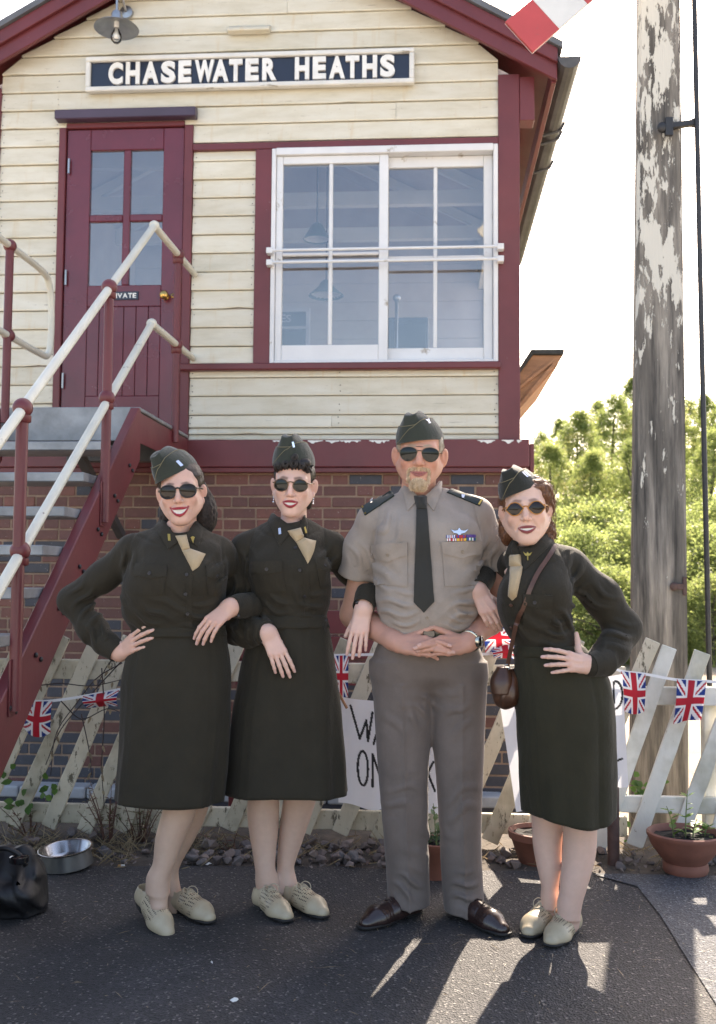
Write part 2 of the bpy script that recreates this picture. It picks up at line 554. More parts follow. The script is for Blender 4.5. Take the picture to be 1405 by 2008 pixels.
# right-hand side bricks joined
sb = MB()
for k in range(30):
    z = 1.925 - (k + 1) * course
    y = 0.26 + (0.11 if k % 2 else 0)
    while y < 3.9:
        sb.box((-0.1, y + 0.005, z), (0.0, min(y + 0.22, 3.99), z + 0.064)); y += 0.225
tag(sb.build('side_bricks', 'red_brick', mort_o, bevel=0.003), kind='stuff')
# low plinth of rounded blue coping bricks in front of the base
pl = MB()
pl.box((UL, -0.14, -0.6), (0.05, 0.0, -0.22))
pl.build('plinth', 'blue_brick', box_root)
x = UL
cb = MB(); cb.box((0.004, -0.16, -0.22), (0.221, 0.008, -0.145)); cbo = cb.build('coping_brick', 'stone_coping', None, bevel=0.018, seg=3)
cme = cbo.data; bpy.data.objects.remove(cbo)
while x < 0.0:
    o = bpy.data.objects.new('coping_brick', cme); COL.objects.link(o); o.parent = box_root; o.location = (x, 0, 0); x += 0.225

# sole beam ---------------------------------------------------------
bpart('sole_beam', 'maroon_paint', (UL, -0.075, 1.958), (0.055, 0.1, 2.142), bevel=0.006)
bpart('beam_moulding', 'maroon_paint', (UL, -0.06, 1.925), (0.05, 0.1, 1.957))
bpart('beam_end_cap', 'maroon_paint', (0.058, -0.05, 1.93), (0.088, 3.9, 2.115), bevel=0.004)
# worn edge of bare wood and old white paint along the top of the beam
fl = MB(); rf = random.Random(5); x = -2.15
while x < 0.0:
    L = rf.uniform(0.02, 0.14)
    if rf.random() < 0.45:
        n = max(3, int(L / 0.012)); top = []; bot = []
        for i in range(n + 1):
            xx = x + L * i / n; top.append((xx, -0.0775, 2.136)); bot.append((xx, -0.0775, 2.132 - rf.uniform(0.002, 0.022) * math.sin(math.pi * (i + 0.3) / (n + 0.6))))
        fl.add(top + bot, [(i, i + 1, n + 2 + i, n + 1 + i) for i in range(n)])
    x += L + rf.uniform(0.0, 0.06)
fl.build('flaked_paint', 'letter_white', box_root)

# corner posts ------------------------------------------------------
bpart('corner_post', 'maroon_paint', (-0.142, -0.032, 2.1425), (0.0, 0.11, 4.62))
bpart('corner_post', 'maroon_paint', (UL, -0.032, 2.1425), (UL + 0.137, 0.11, 4.62))
# eave bracket block at the right corner
bpart('eave_block', 'maroon_paint', (0.002, -0.03, 4.30), (0.10, 0.10, 4.60))

# boards ------------------------------------------------------------
bpart('backing_wall', 'inner_boards', (-2.2, 0.02, 2.143), (-0.12, 0.05, 2.64), bevel=0)
bk = MB()
bk.box((UL + 0.02, 0.02, 2.143), (-3.17, 0.05, 4.65)); bk.box((-2.21, 0.02, 2.66), (-1.66, 0.05, 4.2))
bk.add([(UL + .02, 0.02, 4.34), (-0.02, 0.02, 4.34), (-0.02, 0.02, 4.62), (-1.86, 0.02, 5.66), (UL + .02, 0.02, 4.62),
        (UL + .02, 0.05, 4.34), (-0.02, 0.05, 4.34), (-0.02, 0.05, 4.62), (-1.86, 0.05, 5.66), (UL + .02, 0.05, 4.62)],
       [(0, 1, 2, 3, 4), (9, 8, 7, 6, 5)])
bk.box((-2.2, 0.02, 4.18), (-0.12, 0.05, 4.34))
bk.build('inner_lining', 'inner_boards', box_root)
def plank(u0, u1, z0, z1, seed, cutl=None, cutr=None):
    """one overlapping weatherboard, bottom edge proud, edges a little uneven; cutl/cutr: sloping top ends"""
    rr = random.Random(seed)
    n = max(2, int((u1 - u0) / 0.10))
    vs = []; fs = []
    gap = 0.003
    dv = rr.uniform(-0.002, 0.002)
    for i in range(n + 1):
        t = i / n
        uu = u0 + (u1 - u0) * t
        wob = 0.0008 * math.sin(uu * 4 + seed) + rr.uniform(-0.0006, 0.0006)
        chip = rr.uniform(0.004, 0.009) if rr.random() < 0.02 else 0
        zb = z0 + gap + wob * 0.8 + chip; zt = z1 - 0.002
        ub = ut = uu
        if cutl is not None:
            ub = max(ub, cutl(zb)); ut = max(ut, cutl(zt))
        if cutr is not None:
            ub = min(ub, cutr(zb)); ut = min(ut, cutr(zt))
        vs += [(ub, -0.018 + dv, zb), (ub, -0.020 + dv, zb + 0.010), (ut, -0.006 + dv, zt), (ut, 0.018, zt), (ub, 0.018, zb)]
    for i in range(n):
        a, b = i * 5, (i + 1) * 5
        for k in range(5):
            k2 = (k + 1) % 5
            fs.append((a + k, b + k, b + k2, a + k2))
    fs.append((4, 3, 2, 1, 0)); fs.append(tuple(n * 5 + k for k in range(5)))
    m = MB(); m.add(vs, fs)
    return m.build('plank', 'cream_board_paint', box_root)
sp = 0.1286
zl = [4.843 - sp * k for k in range(-8, 22)]
SL = 0.565
cl = lambda z: -3.60 + max(0.0, (z - 4.76) / SL)
cr = lambda z: -0.12 - max(0.0, (z - 4.76) / SL)
sd = 0
rp = random.Random(11)
for z1 in zl:
    z0 = z1 - sp; sd += 1
    if z0 > 5.62: continue
    if z0 >= 4.19:                     # full width rows over door and window
        a = UL + 0.137 if z1 <= 4.66 else cl(z1); bq = -0.142 if z1 <= 4.66 else cr(z1)
        lo_l, lo_r = max(UL + 0.137, cl(z0)), min(-0.142, cr(z0))
        if lo_r - lo_l < 0.15: continue
        if z1 < 4.36:
            plank(lo_l, -3.162, z0, z1, sd); plank(-2.222, -0.142, max(z0, 4.19), z1, sd + 50)
        elif rp.random() < 0.5:
            c = rp.uniform(-2.4, -0.8)
            plank(lo_l, c - 0.001, z0, z1, sd, cutl=cl); plank(c + 0.001, lo_r, z0, z1, sd + 60, cutr=cr)
        else:
            plank(lo_l, lo_r, z0, z1, sd, cutl=cl, cutr=cr)
    elif z0 > 2.10:
        plank(UL + 0.137, -3.160, z0, z1, sd + 100)
        if z1 < 4.15 and z0 > 2.60:
            plank(-2.216, -1.785, max(z0, 2.665), z1, sd + 200)
plank(-2.216, -1.785, 4.07, 4.143, 900)
plank(-2.216, -1.785, 2.6615, 2.7856 - 0.0005, 901)
for i, (a, b) in enumerate([(2.57, 2.655), (2.445, 2.57), (2.316, 2.445), (2.229, 2.316), (2.184, 2.229), (2.1425, 2.184)]):
    if i in (3, 5):
        c = -1.25 if i == 3 else -1.5
        plank(-2.216, c, a, b, 950 + i); plank(c + 0.002, -0.142, a, b, 970 + i)
    else:
        plank(-2.216, -0.142, a, b, 950 + i)
# nail heads in the boards
nl = MB(); rn = random.Random(2)
for z1 in zl:
    z0 = z1 - sp
    if z0 < 2.15 or z0 > 4.6: continue
    for u in (-3.565, -3.18, -2.2, -1.8):
        if u > -2.3 and z0 > 4.1: continue
        if u > -2.3 and z0 < 2.7: continue
        for dz in (0.03, 0.085):
            if rn.random() < 0.85:
                uu = u + rn.uniform(-0.006, 0.006); zz = z0 + dz + rn.uniform(-0.01, 0.01)
                nl.ball((uu, -0.0225 + 0.016 * (zz - z0) / sp, zz), (0.0035, 0.0018, 0.0035), 6, 4)
for (a, b) in [(2.57, 2.655), (2.445, 2.57), (2.316, 2.445), (2.229, 2.316)]:
    for u in (-2.2, -1.2, -0.16):
        for dz in (0.03, 0.07):
            nl.ball((u + rn.uniform(-0.01, 0.01), -0.0205, a + dz), (0.004, 0.002, 0.004), 6, 4)
o = nl.build('nail_heads', 'black_iron', box_root, smooth=True); tag(o, kind='stuff')

# trim round the window --------------------------------------------
bpart('head_trim', 'maroon_paint', (-2.218, -0.036, 4.142), (-0.143, 0.05, 4.1885))
bpart('window_side_trim', 'maroon_paint', (-1.783, -0.0345, 2.663), (-1.672, 0.05, 4.1405))
bpart('sill', 'maroon_paint', (-2.28, -0.075, 2.612), (-0.128, 0.05, 2.659), bevel=0.008)

# window ------------------------------------------------------------
win = empty('window', parent=box_root); tag(win, 'white wooden sliding sash window')
u0, u1, z0, z1 = WR(537, 301, 972, 700)
z0 = 2.6605; z1 = 4.139; u0 = -1.670; u1 = -0.1445
def wbar(name, a, b, c, d, v0, v1, mat='white_frame_paint', bv=0.004):
    return bpart(name, mat, (a, v0, c), (b, v1, d), parent=win, bevel=bv)
wbar('frame', u0, u0 + 0.03, z0, z1, -0.045, 0.08); wbar('frame', u1 - 0.03, u1, z0, z1, -0.045, 0.08)
wbar('frame', u0 + 0.0305, u1 - 0.0305, z1 - 0.05, z1, -0.055, 0.08); wbar('frame', u0 + 0.0305, u1 - 0.0305, z0, z0 + 0.02, -0.045, 0.08)
def sash(a, b, c, d, v, st_l, st_r, rail_t, rail_b, name):
    f0, f1 = v, v + 0.045
    wbar('stile', a, a + st_l, c, d, f0, f1); wbar('stile', b - st_r, b, c, d, f0, f1)
    wbar('rail', a + st_l + 0.0005, b - st_r - 0.0005, d - rail_t, d, f0 + 0.001, f1); wbar('rail', a + st_l + 0.0005, b - st_r - 0.0005, c, c + rail_b, f0 + 0.001, f1)
    ga, gb, gc, gd = a + st_l, b - st_r, c + rail_b, d - rail_t
    mu, mz = (ga + gb) / 2, (gc + gd) / 2 + 0.0
    w = 0.013
    wbar('glazing_bar', mu - w, mu + w, gc, gd, f0 + 0.004, f1 - 0.004, bv=0.006)
    wbar('glazing_bar', ga, mu - w, mz - 0.011, mz + 0.011, f0 + 0.006, f1 - 0.006, bv=0.005); wbar('glazing_bar', mu + w, gb, mz - 0.011, mz + 0.011, f0 + 0.006, f1 - 0.006, bv=0.005)
    for (p, q) in ((ga, mu - w), (mu + w, gb)):
        for (r_, s) in ((gc, mz - 0.011), (mz + 0.011, gd)):
            m = MB(); m.box((p - .003, f0 + 0.020, r_ - .003), (q + .003, f0 + 0.024, s + .003)); m.build('pane', 'window_glass', win)
um = W(756, 500)[0]
sash(u0 + 0.0315, um + 0.02, z0 + 0.021, z1 - 0.051, -0.030, 0.045, 0.062, 0.055, 0.105, 'a')
sash(um - 0.05, u1 - 0.0315, z0 + 0.021, z1 - 0.051, 0.022, 0.062, 0.06, 0.075, 0.09, 'b')
# two safety bars across
for py0, py1 in ((491, 483), (514.5, 507)):
    a = W(526, py0, -0.09); b = W(985, py1, -0.09)
    m = MB(); m.tube([(a[0] + 0.03, -0.09, a[1]), (b[0] - 0.03, -0.09, b[1])], 0.0105, 10)
    m.box((a[0] - 0.012, -0.097, a[1] - 0.02), (a[0] + 0.032, -0.036, a[1] + 0.02)); m.box((b[0] - 0.032, -0.097, b[1] - 0.02), (b[0] + 0.012, -0.036, b[1] + 0.02))
    m.build('safety_bar', 'white_frame_paint', win, bevel=0.004)

# the room behind the glass -----------------------------------------
rm = MB(); pk_ = -1.86
RV = 3.4
rm.box((UL + .05, 0.10, 2.14), (-0.02, RV, 2.16))                                   # floor
rm.box((UL + .05, RV, 2.16), (-0.02, RV + .05, 4.6))                                 # back wall
rm.box((UL + .05, 0.10, 2.16), (UL + .09, RV, 4.6))                                  # left wall
rm.box((-0.06, 0.10, 2.16), (-0.02, RV, 2.85)); rm.box((-0.06, 0.10, 4.1), (-0.02, RV, 4.6))
for v in (0.12, 1.25, 2.35, RV - 0.08): rm.box((-0.06, v, 2.85), (-0.02, v + 0.08, 4.1))
for k in range(12):
    z = 2.3 + k * 0.19; rm.box((UL + .1, RV - 0.012, z), (-0.07, RV - 0.001, z + 0.182))
rm.prism([(UL + .06, 0.06, 4.56), (pk_, 0.06, 5.50), (-0.03, 0.06, 4.56), (-0.03, 0.06, 4.60), (pk_, 0.06, 5.54), (UL + .06, 0.06, 4.60)], (0, RV, 0))
rm.prism([(UL + .06, RV, 4.55), (-0.03, RV, 4.55), (pk_, RV, 5.52)], (0, 0.04, 0))
rm.build('room_lining', 'inner_boards', box_root)
tr_ = MB()
for v in (0.9, 1.8, 2.7):
    tr_.box((UL + .1, v, 4.42), (-0.07, v + 0.07, 4.54)); tr_.bar((UL + .1, v + .035, 4.52), (-1.86, v + .035, 5.42), .06, .08); tr_.bar((-0.07, v + .035, 4.52), (-1.86, v + .035, 5.42), .06, .08)
tr_.build('roof_truss', 'enamel_white', box_root)
for v in (0.2, 1.33, 2.43):
    m = MB(); m.box((-0.055, v + 0.5, 2.85), (-0.03, v + 0.53, 4.1)); m.box((-0.055, v, 3.46), (-0.03, v + 1.04, 3.49)); m.build('side_glazing_bar', 'white_frame_paint', box_root)

def inside(px, py, v):
    p = _hit(px, py, BY, v); return ((p - CORNER).dot(BX), v, p.z)
# hanging lamp inside
def hang_lamp(px, py, v, name, label, r=0.15):
    c = Vector(inside(px, py, v)); root = empty(name, mat=BM @ Matrix.Translation(c)); tag(root, label, 'lamp')
    m = MB(); m.lathe([(0.03, 0.13), (0.05, 0.11), (0.07, 0.07), (r, 0.0), (r - .004, -0.004), (0.06, 0.06)], 24); m.build('lamp_shade', 'inner_green', root, smooth=True, auto=40)
    m = MB(); m.lathe([(0.001, 0.03), (r * .8, 0.015), (r * .9, 0.006)], 20); m.build('reflector', 'enamel_white', root, smooth=True)
    m = MB(); m.tube([(0, 0, 0.12), (0, 0, 1.2)], 0.006, 6); m.build('flex', 'inner_dark', root)
hang_lamp(640, 580, 1.6, 'hanging_lamp', 'green hanging lamp shade seen low behind the left window sash')
hang_lamp(622, 470, 1.1, 'hanging_lamp', 'dark hanging lamp seen just above the safety bars behind the left sash', 0.11)
c = inside(785, 690, 1.2)
lk = empty('tall_cabinet', mat=BM @ Matrix.Translation((c[0], 1.2, 2.165))); tag(lk, 'tall dark cabinet standing inside behind the right window sash', 'cabinet')
m = MB(); m.box((-0.14, 0, 0), (0.22, 0.35, 1.12)); m.build('carcass', 'inner_dark', lk, bevel=0.01)
m = MB(); m.box((-0.12, -0.015, 0.05), (0.20, -0.001, 1.07)); m.build('door', 'inner_dark', lk, bevel=0.004)
m = MB(); m.tube([(0.0, -0.12, 0.0), (0.0, -0.12, 1.18)], 0.012, 8); m.ball((0, -0.12, 1.2), 0.03); o = m.build('signal_lever', 'lamp_steel', None, smooth=True)
o.matrix_world = BM @ Matrix.Translation((c[0] - 0.02, 1.05, 2.165)); tag(o, 'slim steel signal lever standing before the dark cabinet inside', 'lever')
a = inside(540, 612, 1.3); b = inside(600, 700, 1.3)
nb = empty('notice_board', mat=BM @ Matrix.Translation((a[0], 1.3, b[2]))); tag(nb, 'small framed notice board inside the lower left window corner', 'notice board')
m = MB(); m.box((-0.3, 0, -0.1), (b[0] - a[0], 0.015, a[2] - b[2])); m.build('board', 'inner_dark', nb)
m = MB(); w_ = b[0] - a[0]; h_ = a[2] - b[2]
m.box((w_, -0.01, -0.1), (w_ + 0.03, 0.02, h_ + 0.03)); m.box((-0.3, -0.01, h_), (w_ - 0.0005, 0.02, h_ + 0.03)); m.box((-0.3, -0.006, h_ - 0.14), (w_ - 0.0005, 0.014, h_ - 0.12)); m.build('frame', 'inner_boards', nb)

# lettering ---------------------------------------------------------
def text_mesh(s, h, bold=0.02, ext=0.01, bev=0.0, res=4):
    cu = bpy.data.curves.new('t', 'FONT'); cu.body = s; cu.size = 1.0; cu.offset = bold; cu.extrude = 0.5; cu.bevel_depth = 0; cu.resolution_u = res
    o = bpy.data.objects.new('t', cu); COL.objects.link(o)
    dg = bpy.context.evaluated_depsgraph_get(); dg.update()
    me = bpy.data.meshes.new_from_object(o.evaluated_get(dg))
    bpy.data.objects.remove(o); bpy.data.curves.remove(cu)
    co = np.zeros(len(me.vertices) * 3); me.vertices.foreach_get('co', co); co = co.reshape(-1, 3)
    return me, co
def letter(s, u0, u1, z0, z1, v, depth, mat, parent, name='letter', bold=0.035):
    """block letter filling the given rectangle, standing depth metres proud of plane v"""
    me, co = text_mesh(s, 1, bold)
    mn, mx_ = co.min(0), co.max(0)
    q = np.zeros_like(co)
    q[:, 0] = u0 + (co[:, 0] - mn[0]) / (mx_[0] - mn[0]) * (u1 - u0)
    q[:, 2] = z0 + (co[:, 1] - mn[1]) / (mx_[1] - mn[1]) * (z1 - z0)
    q[:, 1] = v - depth * (co[:, 2] > 0)
    me.vertices.foreach_set('co', q.ravel()); me.update()
    return link(name, me, mat, parent)
# notice board letters
for s, px in (('E', 556), ('S', 566)):
    q = inside(px, 624, 1.29); letter(s, q[0] - a[0] - .02, q[0] - a[0] + .02, q[2] - b[2] - 0.03, q[2] - b[2] + .03, 0.0, 0.004, 'inner_boards', nb, bold=0.01)

# ================================================================== NAME SIGN
sign = empty('name_sign', mat=BM); tag(sign, 'navy name board lettered CHASEWATER HEATHS over the door', 'sign')
sa, sb_, sz0, sz1 = -2.972, -0.705, 4.560, 4.806
bv = -0.055
def spart(name, mat, lo, hi, bevel=0.006):
    m = MB(); m.box(lo, hi); return m.build(name, mat, sign, bevel=bevel)
spart('board', 'navy_enamel', (sa + 0.03, bv + 0.006, sz0 + 0.03), (sb_ - 0.03, -0.026, sz1 - 0.03), 0)
spart('frame', 'sign_frame_paint', (sa, bv - 0.02, sz0), (sb_, -0.026, sz0 + 0.034)); spart('frame', 'sign_frame_paint', (sa, bv - 0.02, sz1 - 0.034), (sb_, -0.026, sz1))
spart('frame', 'sign_frame_paint', (sa, bv - 0.018, sz0 + 0.0345), (sa + 0.034, -0.026, sz1 - 0.0345)); spart('frame', 'sign_frame_paint', (sb_ - 0.034, bv - 0.018, sz0 + 0.0345), (sb_, -0.026, sz1 - 0.0345))
LET = [('C', 214, 242), ('H', 248, 275), ('A', 281, 312), ('S', 317, 345), ('E', 351, 376), ('W', 383, 421), ('A', 418, 449), ('T', 450, 476), ('E', 482, 508), ('R', 515, 543),
       ('H', 579, 607), ('E', 614, 640), ('A', 646, 677), ('T', 678, 705), ('H', 711, 740), ('S', 746, 775)]
for s, xa, xb in LET:
    ym = 150 - (xa - 214) * 0.0205
    q0, q1 = W(xa, ym, bv)[0], W(xb, ym, bv)[0]
    letter(s, q0, q1, 4.607, 4.763, bv + 0.0055, 0.018, 'letter_white', sign, bold=0.05)
m = MB()
for u, z in ((-2.92, 4.77), (-1.72, 4.778), (-0.75, 4.775), (-2.92, 4.597), (-1.72, 4.597), (-0.75, 4.597)):
    m.ball((u, bv + 0.005, z), (0.006, 0.004, 0.006), 8, 5)
m.build('screws', 'lamp_steel', sign, smooth=True)

# ================================================================== DOOR
door = empty('door', parent=box_root); tag(door, 'maroon four-pane panelled door')
def dpart(name, mat, lo, hi, bevel=0.004, parent=None):
    m = MB(); m.box(lo, hi); return m.build(name, mat, parent or door, bevel=bevel)
DL, DR, DB, DT = -3.107, -2.283, 2.17, 4.315
dpart('door_frame', 'maroon_paint', (-3.160, -0.034, 2.145), (DL - 0.004, 0.06, 4.325)); dpart('door_frame', 'maroon_paint', (DR + 0.004, -0.034, 2.145), (-2.2195, 0.06, 4.325))
dpart('door_frame', 'maroon_paint', (DL - 0.0035, -0.034, 4.319), (DR + 0.0035, 0.06, 4.355))
pan = []
zA = (W(250, 295)[1], W(250, 421)[1], W(250, 435)[1], W(250, 560)[1])
uA = (W(178, 360)[0], W(243, 360)[0], W(257, 360)[0], W(321, 360)[0])
zp1, zp0 = W(240, 602)[1], W(240, 777)[1]
pu0, pu1 = W(163, 690)[0], W(317, 690)[0]
f0 = -0.012
# stiles and rails
dpart('stile', 'door_paint', (DL, f0, DB), (uA[0], 0.03, DT)); dpart('stile', 'door_paint', (uA[3], f0, DB), (DR, 0.03, DT))
for (c, d) in ((zA[0], DT), (zp1, zA[3]), (DB, zp0)):
    dpart('rail', 'door_paint', (uA[0] + .0005, f0 + .0006, c), (uA[3] - .0005, 0.03, d))
dpart('glazing_bar', 'door_paint', (uA[1], f0 + .002, zA[3] + .0005), (uA[2], 0.028, zA[0] - .0005), 0.006)
dpart('glazing_bar', 'door_paint', (uA[0] + .0005, f0 + .003, zA[2]), (uA[1] - .0005, 0.027, zA[1]), 0.006); dpart('glazing_bar', 'door_paint', (uA[2] + .0005, f0 + .003, zA[2]), (uA[3] - .0005, 0.027, zA[1]), 0.006)
for (p, q) in ((uA[0], uA[1]), (uA[2], uA[3])):
    for (c, d) in ((zA[1], zA[0]), (zA[3], zA[2])):
        dpart('pane', 'window_glass', (p - .002, 0.008, c - .002), (q + .002, 0.012, d + .002), 0)
nb_ = 6
for i in range(nb_):
    a_ = uA[0] + (uA[3] - uA[0]) * i / nb_; b_ = uA[0] + (uA[3] - uA[0]) * (i + 1) / nb_
    dpart('panel_board', 'door_paint', (a_ + .0015, f0 + 0.004, zp0 + .0005), (b_ - .0015, 0.025, zp1 - .0005), 0.003)
hd = MB(); hu0, hu1 = W(111, 240, -0.06)[0], W(386, 240, -0.06)[0]
hd.prism([(hu0, -0.026, 4.357), (hu0, -0.10, 4.357), (hu0, -0.105, 4.42), (hu0, -0.026, 4.445)], (hu1 - hu0, 0, 0)); hd.build('door_hood', 'hood_paint', box_root, bevel=0.006)
for px, py in ((136.5, 327), (130.5, 545), (124.5, 747)):
    q = W(px, py, -0.02); m = MB(); m.tube([(q[0], -0.03, q[1] - 0.052), (q[0], -0.03, q[1] + 0.052)], 0.008, 8)
    for dz in (-0.03, -0.01, 0.012, 0.032): m.tube([(q[0], -0.03, q[1] + dz), (q[0], -0.03, q[1] + dz + 0.004)], 0.0088, 8)
    m.build('hinge', 'lamp_steel', door, smooth=True, auto=40)
q = W(323, 579, -0.05); m = MB()
Mk = Matrix.Translation((q[0], -0.012, q[1])) @ Matrix.Rotation(R(90), 4, 'X')
m.lathe([(0.001, 0.0), (0.024, 0.0), (0.024, 0.006), (0.011, 0.01), (0.010, 0.03), (0.020, 0.038), (0.029, 0.05), (0.029, 0.06), (0.02, 0.07), (0.001, 0.073)], 20, Mk); m.build('knob', 'brass', door, smooth=True)
q = W(340, 580, -0.012); Mk = Matrix.Translation((q[0], -0.0125, q[1])) @ Matrix.Rotation(R(90), 4, 'X')
m = MB(); m.lathe([(0.009, 0.0), (0.016, 0.0), (0.016, 0.004), (0.009, 0.005)], 16, Mk); m.build('escutcheon', 'brass', door, smooth=True)
pv = empty('door_sign', mat=BM); tag(pv, 'small navy PRIVATE plate screwed to the maroon door', 'sign')
a_, b_, c_, d_ = WR(206, 572.5, 272, 588, -0.014)
m = MB(); m.box((a_, -0.02, c_), (b_, -0.0125, d_)); m.build('plate', 'navy_enamel', pv, bevel=0.002)
lw = (b_ - a_ - 0.03) / 7.0
wd = {'P': .9, 'R': .95, 'I': .35, 'V': 1, 'A': 1.05, 'T': .9, 'E': .8}
tot = sum(wd[s] for s in 'PRIVATE'); x = a_ + 0.012; sc = (b_ - a_ - 0.024) / tot
for s in 'PRIVATE':
    letter(s, x + 0.002, x + wd[s] * sc - 0.002, c_ + 0.012, d_ - 0.012, -0.0205, 0.002, 'letter_white', pv, bold=0.03); x += wd[s] * sc

# ================================================================== ROOF
pk = -1.86
def rz(u): return 5.705 - SL * abs(u - pk)          # underside line of the barge
ends = ((pk, 0.235), (pk, -3.955))
for (ua, ub) in ends:
    m = MB()
    m.prism([(ua, -0.17, rz(ua) - 0.02), (ub, -0.17, rz(ub) - 0.02), (ub, -0.17, rz(ub) + 0.115), (ua, -0.17, rz(ua) + 0.115)], (0, 0.035, 0)); m.build('barge_board', 'maroon_paint', box_root, bevel=0.004)
    m = MB()
    m.prism([(ua, -0.20, rz(ua) + 0.085), (ub, -0.20, rz(ub) + 0.085), (ub, -0.20, rz(ub) + 0.185), (ua, -0.20, rz(ua) + 0.185)], (0, 0.0285, 0)); m.build('barge_capping', 'maroon_paint', box_root, bevel=0.004)
    m = MB()
    m.prism([(ua, -0.225, rz(ua) + 0.187), (ub * 1.0 + (0.03 if ub > ua else -0.03), -0.225, rz(ub) + 0.170), (ub + (0.03 if ub > ua else -0.03), -0.225, rz(ub) + 0.215), (ua, -0.225, rz(ua) + 0.232)], (0, 4.4, 0)); m.build('roof_slope', 'grey_slate', box_root)
    m = MB()
    m.prism([(ua, -0.134, rz(ua) + 0.10), (ub, -0.134, rz(ub) + 0.10), (ub, -0.134, rz(ub) + 0.125), (ua, -0.134, rz(ua) + 0.125)], (0, 4.2, 0)); m.build('soffit', 'maroon_paint', box_root)
# fascia and gutter along the right eave
bpart('fascia', 'maroon_paint', (0.20, -0.13, 4.50), (0.232, 4.1, 4.63))
m = MB(); pr = [(0.075 * math.sin(t), -0.075 * math.cos(t)) for t in np.linspace(-1.6, 1.6, 9)]; pr2 = [(0.068 * math.sin(t), -0.068 * math.cos(t)) for t in np.linspace(1.6, -1.6, 9)]
m.prism([(0.31 + a, -0.22, 4.63 + b) for a, b in pr + pr2], (0, 4.3, 0)); m.build('gutter', 'gutter_metal', box_root)
m = MB(); m.prism([(0.31 + a, -0.222, 4.63 + b) for a, b in pr], (0, 0.006, 0)); m.build('gutter_end', 'gutter_metal', box_root)
for v in (0.75, 0.9, 1.45):
    m = MB(); m.tube([(0.24, v, 4.53), (0.30, v, 4.545), (0.37, v, 4.57), (0.40, v, 4.63)], 0.012, 6); m.build('gutter_bracket', 'gutter_metal', box_root)
bpart('side_wall', 'cream_board_paint', (-0.12, 0.115, 4.12), (-0.005, 4.0, 4.6)); bpart('side_wall', 'cream_board_paint', (-0.12, 0.115, 2.143), (-0.005, 4.0, 2.83))
bpart('rear_wall', 'cream_board_paint', (UL, 3.6, 2.143), (-0.13, 3.7, 4.6)); bpart('side_wall', 'cream_board_paint', (UL + 0.002, 0.115, 2.143), (UL + 0.08, 3.59, 4.6))
# rusty plywood canopy on the side wall
cv = 0.18
pts = [W(1021, 738, cv), W(1045, 697, cv), W(1102, 697, cv), W(1094, 716, cv), W(1021, 806, cv)]
cn = empty('side_canopy', mat=BM); tag(cn, 'weathered plywood canopy with felt roof jutting from the side wall', 'canopy')
cu0 = 0.002
m = MB(); m.prism([(cu0, cv, pts[0][1]), (pts[1][0], cv, pts[1][1]), (pts[2][0], cv, pts[2][1]), (pts[3][0], cv, pts[3][1]), (cu0, cv, pts[4][1])], (0, 0.02, 0)); m.build('end_panel', 'weathered_plywood', cn)
m = MB(); m.prism([(pts[2][0], cv + .0205, pts[2][1]), (pts[3][0], cv + .0205, pts[3][1]), (cu0, cv + .0205, pts[4][1]), (cu0, cv + .0205, pts[4][1] + 0.02), (pts[3][0] - .02, cv + .0205, pts[3][1] + .01)], (0, 1.4, 0)); m.build('soffit_panel', 'weathered_plywood', cn)
m = MB(); m.prism([(cu0, cv - 0.03, pts[0][1] + .002), (pts[1][0] - 0.0, cv - 0.03, pts[1][1] + .003), (pts[2][0] + .012, cv - 0.03, pts[2][1] + 0.003), (pts[2][0] + 0.014, cv - 0.03, pts[2][1] + 0.036), (pts[1][0] - 0.012, cv - 0.03, pts[1][1] + 0.036), (cu0, cv - .03, pts[0][1] + .04)], (0, 1.46, 0)); m.build('felt', 'roof_felt', cn, bevel=0.004)
m = MB(); m.bar((cu0 + .01, cv - 0.012, pts[4][1] + 0.03), (pts[3][0] - 0.02, cv - 0.012, pts[3][1] + .01), 0.022, 0.035, up=(0, 1, 0)); m.build('strut', 'weathered_plywood', cn)
m = MB()
m.bar((cu0, cv - 0.012, (pts[0][1] + pts[4][1]) / 2 + 0.03), (pts[3][0] - 0.03, cv - 0.012, pts[3][1] + 0.028), 0.018, 0.02, up=(0, 1, 0)); m.build('batten', 'weathered_plywood', cn)

# ================================================================== WALL LAMP AND VENT
wl = empty('wall_lamp', mat=BM @ Matrix.Translation((W(249, 25, -0.03)[0], -0.025, W(249, 25, -0.03)[1]))); tag(wl, 'steel gooseneck wall lamp with bare bulb above the sign', 'lamp')
m = MB(); m.lathe([(0.001, 0.024), (0.044, 0.020), (0.047, 0.0), (0.001, 0.0)], 24, Matrix.Rotation(R(90), 4, 'X')); m.build('wall_plate', 'lamp_steel', wl, smooth=True, auto=40)
lu, lz = W(229, 55, -0.26); ou, oz = W(249, 25, -0.03)
du, dz = lu - ou, lz - oz
m = MB(); m.tube(cat_rom([(0, -0.02, 0), (-0.005, -0.07, 0.05), (du * 0.6, -0.14, 0.135), (du * .95, -0.205, 0.13), (du, -0.235, 0.06), (du, -0.235, dz + 0.07)], 22), 0.009, 8); m.build('arm', 'lamp_steel', wl, smooth=True)
Ml = Matrix.Translation((du, -0.235, dz))
m = MB(); m.lathe([(0.001, 0.118), (0.028, 0.112), (0.037, 0.09), (0.037, 0.058), (0.06, 0.045), (0.145, 0.0), (0.149, -0.006), (0.143, -0.005), (0.06, 0.036), (0.03, 0.042), (0.001, 0.042)], 32, Ml); m.build('lamp_shade', 'lamp_steel', wl, smooth=True, auto=50)
m = MB(); m.lathe([(0.001, 0.045), (0.017, 0.045), (0.017, 0.005), (0.012, 0.0)], 16, Ml); m.build('lamp_holder', 'enamel_white', wl, smooth=True, auto=40)
